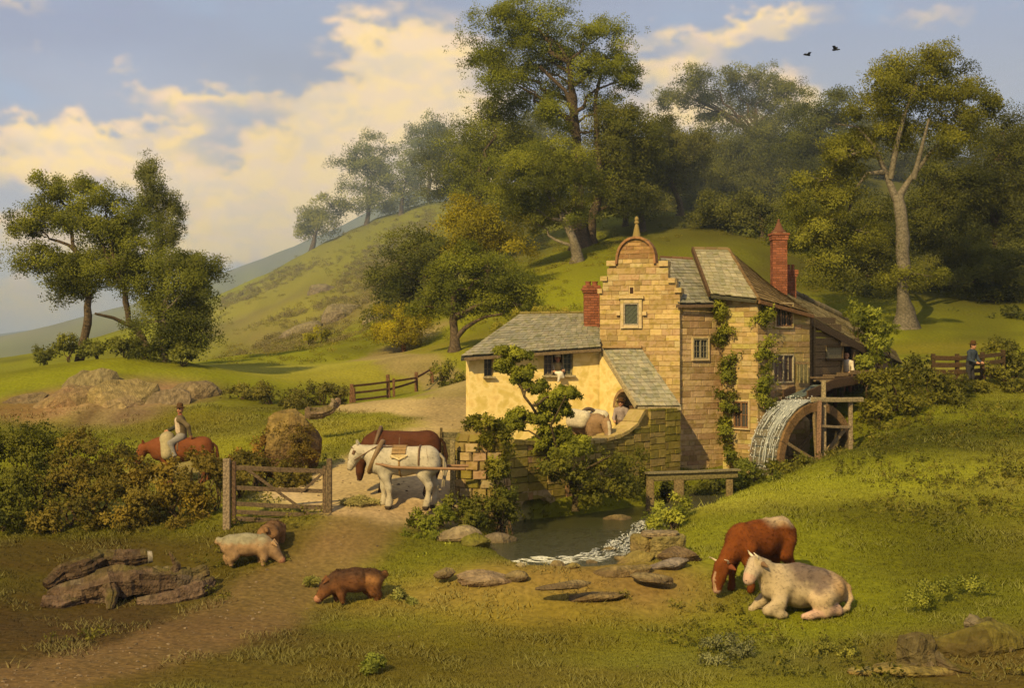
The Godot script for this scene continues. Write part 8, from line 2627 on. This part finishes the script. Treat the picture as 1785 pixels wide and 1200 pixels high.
	var fw := struct("falling_water", wm.mesh(), M.foam, "white water pouring over the waterwheel's floats", "water")
	# ---------------- launder with its trestle
	var la := thing("mill_launder", "dark wooden trough carrying water to the top of the wheel", "launder", P(1440, 690, 43.6))
	var s0 := P(1386, 697, 43.75); var s1 := P(1432, 676, 45.3); var s2 := P(1502, 664, 47.6)
	for q in [[s0, s1], [s1, s2]]:
		var dd: Vector3 = (q[1] - q[0]).normalized()
		var sd := dd.cross(Vector3.UP).normalized()
		rail(la, "floor_board", q[0], q[1], 0.85, 0.07, Color(0.12, 0.075, 0.04))
		for e in [-0.42, 0.42]:
			rail(la, "side_board", q[0] + sd * e + Vector3.UP * 0.14, q[1] + sd * e + Vector3.UP * 0.14, 0.06, 0.3, Color(0.14, 0.085, 0.045))
	rail(la, "lip", s0 + Vector3(-0.35, -0.02, 0.1), s0 + Vector3(0.35, 0.02, -0.2), 0.1, 0.1, Color(0.10, 0.06, 0.035))
	for i in 4: rail(la, "cross_tie", s1.lerp(s2, i / 3.0) + Vector3(-0.45, 0.33, 0.2), s1.lerp(s2, i / 3.0) + Vector3(0.45, 0.33, -0.2), 0.07, 0.07, WOOD)
	var wl := MB.new()
	wl.hexa([s0 + Vector3(-0.3, 0.1, 0.1), s0 + Vector3(0.3, 0.1, -0.15), s1 + Vector3(0.3, 0.1, -0.15), s1 + Vector3(-0.3, 0.1, 0.1), s0 + Vector3(-0.3, 0.04, 0.1), s0 + Vector3(0.3, 0.04, -0.15), s1 + Vector3(0.3, 0.04, -0.15), s1 + Vector3(-0.3, 0.04, 0.1)], Color(0.10, 0.12, 0.10))
	part(la, "water_channel", wl, M.water, la.position)
	var tr := thing("trestle", "grey timber trestle of posts and beams holding up the launder", "trestle", Q(1430, 42.3))
	var tc := Color(0.36, 0.27, 0.16)
	var tp0 := P(1419, 697, 42.0); var tp1 := P(1499, 697, 42.9)
	rail(tr, "beam", tp0 + Vector3(-0.06, 0, 0), tp1 + Vector3(0.06, 0, 0), 0.14, 0.15, Color(0.40, 0.32, 0.18))
	rail(tr, "post", P(1426, 800, 42.0), P(1428, 699, 42.0), 0.13, 0.13, Color(0.34, 0.2, 0.12))
	rail(tr, "post", P(1436, 795, 42.3), P(1436, 699, 42.3), 0.12, 0.12, tc)
	rail(tr, "post", P(1482, 785, 42.8), P(1482, 699, 42.8), 0.13, 0.13, tc)
	rail(tr, "rail", P(1426, 743, 42.0), P(1484, 745, 42.8), 0.08, 0.08, tc)
	rail(tr, "post", P(1435, 694, 42.35), P(1435, 664, 42.35), 0.13, 0.13, Color(0.42, 0.33, 0.18))
	# loose platform before the barn
	var pl := thing("landing_stage", "rough plank landing at the foot of the timber barn", "landing", P(1460, 662, 47))
	for i in 5: rail(pl, "plank", P(1413, 664, 45.6) + Vector3(0, 0, -0.05) + Vector3(0.1, 0, 0.16) * i, P(1500, 659, 49.2) + Vector3(0, 0, -0.05) + Vector3(0.1, 0, 0.16) * i, 0.2, 0.05, OLDWOOD)
	for q in [[1416, 45.8], [1455, 47.4], [1492, 49.0]]: rail(pl, "leg", P(q[0], 720, q[1]), P(q[0], 663, q[1]), 0.12, 0.12, DARKWOOD)
	# a post-box shape at the end wall window: the sluice winch
	var sw := thing("sluice_frame", "small upright sluice frame of pale boards by the end wall", "sluice", P(1402, 664, 43.9))
	for q in [1393.0, 1400.0, 1407.0]: rail(sw, "board", P(q, 668, 43.9), P(q, 636, 43.9), 0.11, 0.035, Color(0.34, 0.28, 0.13))
	rail(sw, "head_rail", P(1386, 633, 43.9), P(1410, 633, 43.9), 0.1, 0.08, WOOD)
	make_water()

func water_sheet(pts: Array, y: float) -> ArrayMesh:
	# a level sheet inside the outline, finely divided
	var poly := PackedVector2Array()
	for q in pts: poly.append(q)
	var ix := Geometry2D.triangulate_polygon(poly)
	var b := MB.new()
	for i in range(0, ix.size(), 3):
		var t := []
		for k in 3: t.append(Vector3(poly[ix[i + k]].x, y, poly[ix[i + k]].y))
		b.t(t[0], t[1], t[2], Vector3.UP, Vector3.UP, Vector3.UP, Color(0.050, 0.050, 0.016))
	return b.mesh()

func make_water() -> void:
	var outline := ud([[845, 33.2], [848, 31.0], [885, 29.5], [955, 28.75], [1050, 28.6], [1130, 29.0], [1165, 31], [1178, 34.5], [1172, 38], [1140, 40.5], [1050, 39.4], [960, 37.8], [900, 36.8], [875, 36.0], [850, 34.6]])
	var pool := struct("pool_water", water_sheet(outline, 0.30), M.water, "dark still pool below the arch of the retaining wall", "water")
	# the race coming down from the wheel
	var race := MB.new()
	var line := [[1335, 43.6, 0.8], [1290, 41.8, 0.75], [1240, 39.5, 0.7], [1195, 37.0, 0.68], [1165, 35.2, 0.62], [1140, 33.9, 0.50], [1110, 32.8, 0.31]]
	for i in line.size() - 1:
		var p := P(line[i][0], 600, line[i][1]); p.y = line[i][2]
		var q := P(line[i + 1][0], 600, line[i + 1][1]); q.y = line[i + 1][2]
		var s := (q - p).cross(Vector3.UP).normalized() * 0.55
		race.t(p - s, p + s, q + s, Vector3.UP, Vector3.UP, Vector3.UP, Color(0.05, 0.05, 0.02))
		race.t(p - s, q + s, q - s, Vector3.UP, Vector3.UP, Vector3.UP, Color(0.05, 0.05, 0.02))
	struct("race_water", race.mesh(), M.water, "narrow mill race running under the mossy footbridge", "water")
	# foam: small broken crests lying on the water
	var f := MB.new()
	var path := [[1148, 34.3, 0.56], [1118, 33.0, 0.36], [1085, 31.8, 0.32], [1068, 31.0, 0.31], [1045, 30.4, 0.31], [1000, 29.9, 0.31], [945, 29.7, 0.31], [912, 30.0, 0.31]]
	for i in 3600:
		var t := pow(rng.randf(), 1.45) * (path.size() - 1.01)
		var k := int(t)
		var a: Array = path[k]; var b: Array = path[k + 1]
		var u := t - k
		var far := t / path.size()
		var p := P(lerpf(a[0], b[0], u), 600, lerpf(a[1], b[1], u))
		p.y = lerpf(a[2], b[2], u)
		var dd := P(b[0], 600, b[1]) - P(a[0], 600, a[1])
		dd.y = 0
		dd = dd.normalized()
		var sd := Vector3(-dd.z, 0, dd.x)
		# broken into separate strands that weave along the current
		var strand := float(rng.randi() % 6) / 5.0 * 2.0 - 1.0
		var side := strand * lerpf(0.34, 0.46, far) + 0.09 * sin(t * 5.0 + strand * 7.0) + rng.randfn() * 0.06
		if nz2.get_noise_2d(t * 190.0, strand * 300.0) < -0.05 + far * 0.12: continue
		p += sd * side
		var l := rf(0.03, 0.16)
		var w := rf(0.004, 0.014)
		var h := rf(0.004, 0.02) * (1.5 - far)
		var col := Color(0.58, 0.57, 0.47) * rf(0.6, 1.15)
		var bend := sd * rf(-0.03, 0.03)
		f.tri(p - dd * l, p + sd * w + bend + Vector3(0, h, 0), p + dd * l, p - Vector3.UP, col)
		f.tri(p - dd * l, p - sd * w + bend + Vector3(0, h * 0.6, 0), p + dd * l, p - Vector3.UP, col)
	for i in 260:    # spray where the race tumbles over the stones
		var u := rng.randf()
		var p := P(lerpf(1145, 1070, u), 600, lerpf(34.2, 31.2, u))
		p.y = 0.0
		p += Vector3(rf(-0.35, 0.35), lerpf(0.56, 0.33, u) + absf(rng.randfn()) * 0.05, rf(-0.25, 0.25))
		var r := rf(0.006, 0.016)
		f.tri(p + Vector3(r, 0, 0), p + Vector3(-r, 0, r), p + Vector3(0, r * 1.6, 0), p - Vector3.UP, Color(0.7, 0.69, 0.6))
		f.tri(p + Vector3(r, 0, 0), p + Vector3(-r, 0, -r), p + Vector3(0, r * 1.6, 0), p - Vector3.UP, Color(0.7, 0.69, 0.6))
	for i in 240:    # ripples far out on the pool
		var p := P(rf(900, 1110), 600, rf(29.5, 35))
		p.y = 0.303
		var l := rf(0.05, 0.16)
		f.tri(p - Vector3(l, 0, 0), p + Vector3(l, 0, 0), p + Vector3(0, 0.008, rf(0.01, 0.03)), p - Vector3.UP, Color(0.4, 0.38, 0.26))
	stuff(struct("foam", f.mesh(), M.foam, "white broken water of the rapids curling into the pool", "water"))

func _ready() -> void:
	rng.seed = 20240
	nz.seed = 5
	nz.frequency = 0.01
	nz.fractal_octaves = 4
	nz2.seed = 77
	nz2.frequency = 0.01
	nz2.fractal_octaves = 3
	# camera
	var cam := Camera3D.new()
	cam.name = "camera"
	cam.position = Vector3(0, EYE, 0)
	cam.fov = rad_to_deg(2.0 * atan(600.0 / F))
	cam.near = 0.1
	cam.far = 6000.0
	add_child(cam)
	# sky, air, exposure
	var env := Environment.new()
	env.background_mode = Environment.BG_SKY
	env.sky = make_sky()
	env.background_energy_multiplier = 1.04
	env.tonemap_mode = Environment.TONE_MAPPER_LINEAR
	env.tonemap_exposure = 1.4
	env.fog_enabled = true
	env.fog_density = 0.00025
	env.fog_light_color = Color(0.70, 0.77, 0.86)
	env.volumetric_fog_enabled = true
	env.volumetric_fog_density = 0.0
	env.sdfgi_enabled = true
	env.ssao_enabled = true
	env.ssil_enabled = true
	var we := WorldEnvironment.new()
	we.name = "air"
	we.environment = env
	add_child(we)
	# sun: high on the left, a little behind the eye
	var sun := DirectionalLight3D.new()
	sun.name = "sun"
	sun.light_color = Color(1.0, 0.89, 0.63)
	sun.light_energy = 1.38
	sun.light_angular_distance = 0.5
	sun.shadow_enabled = true
	sun.look_at_from_position(Vector3.ZERO, Vector3(0.38, -0.57, -0.73))
	add_child(sun)
	make_materials()
	make_land()
	make_leaves()
	make_trees()
	make_mill()
	make_props()
	make_shrubs()
	make_heath()
	make_horses()
	make_people()
	make_cattle()
	make_pigs()
	make_birds()
	make_mist()
	make_grass()
	make_pebbles()

func make_mist() -> void:
	# damp air hanging over the hill and the valley beyond
	var fm := FogMaterial.new()
	fm.resource_name = "mist"
	fm.albedo = Color(0.72, 0.79, 0.88)
	fm.density = 0.0011
	# [name, size, centre, density, label]
	for q in [["valley_mist", Vector3(1800, 46, 780), Vector3(0, 18, -128 - 390), 0.0017, "pale bluish haze hanging over the far hills"], ["wood_mist", Vector3(200, 44, 62), Vector3(72, 14, -126), 0.0035, "thin grey mist among the trees of the wooded slope"]]:
		var m: FogMaterial = fm.duplicate()
		m.density = q[3]
		var f := FogVolume.new()
		f.name = q[0]
		f.shape = RenderingServer.FOG_VOLUME_SHAPE_BOX
		f.size = q[1]
		f.position = q[2]
		f.material = m
		add_child(f)
		tag(f, q[4], "haze")
		stuff(f)
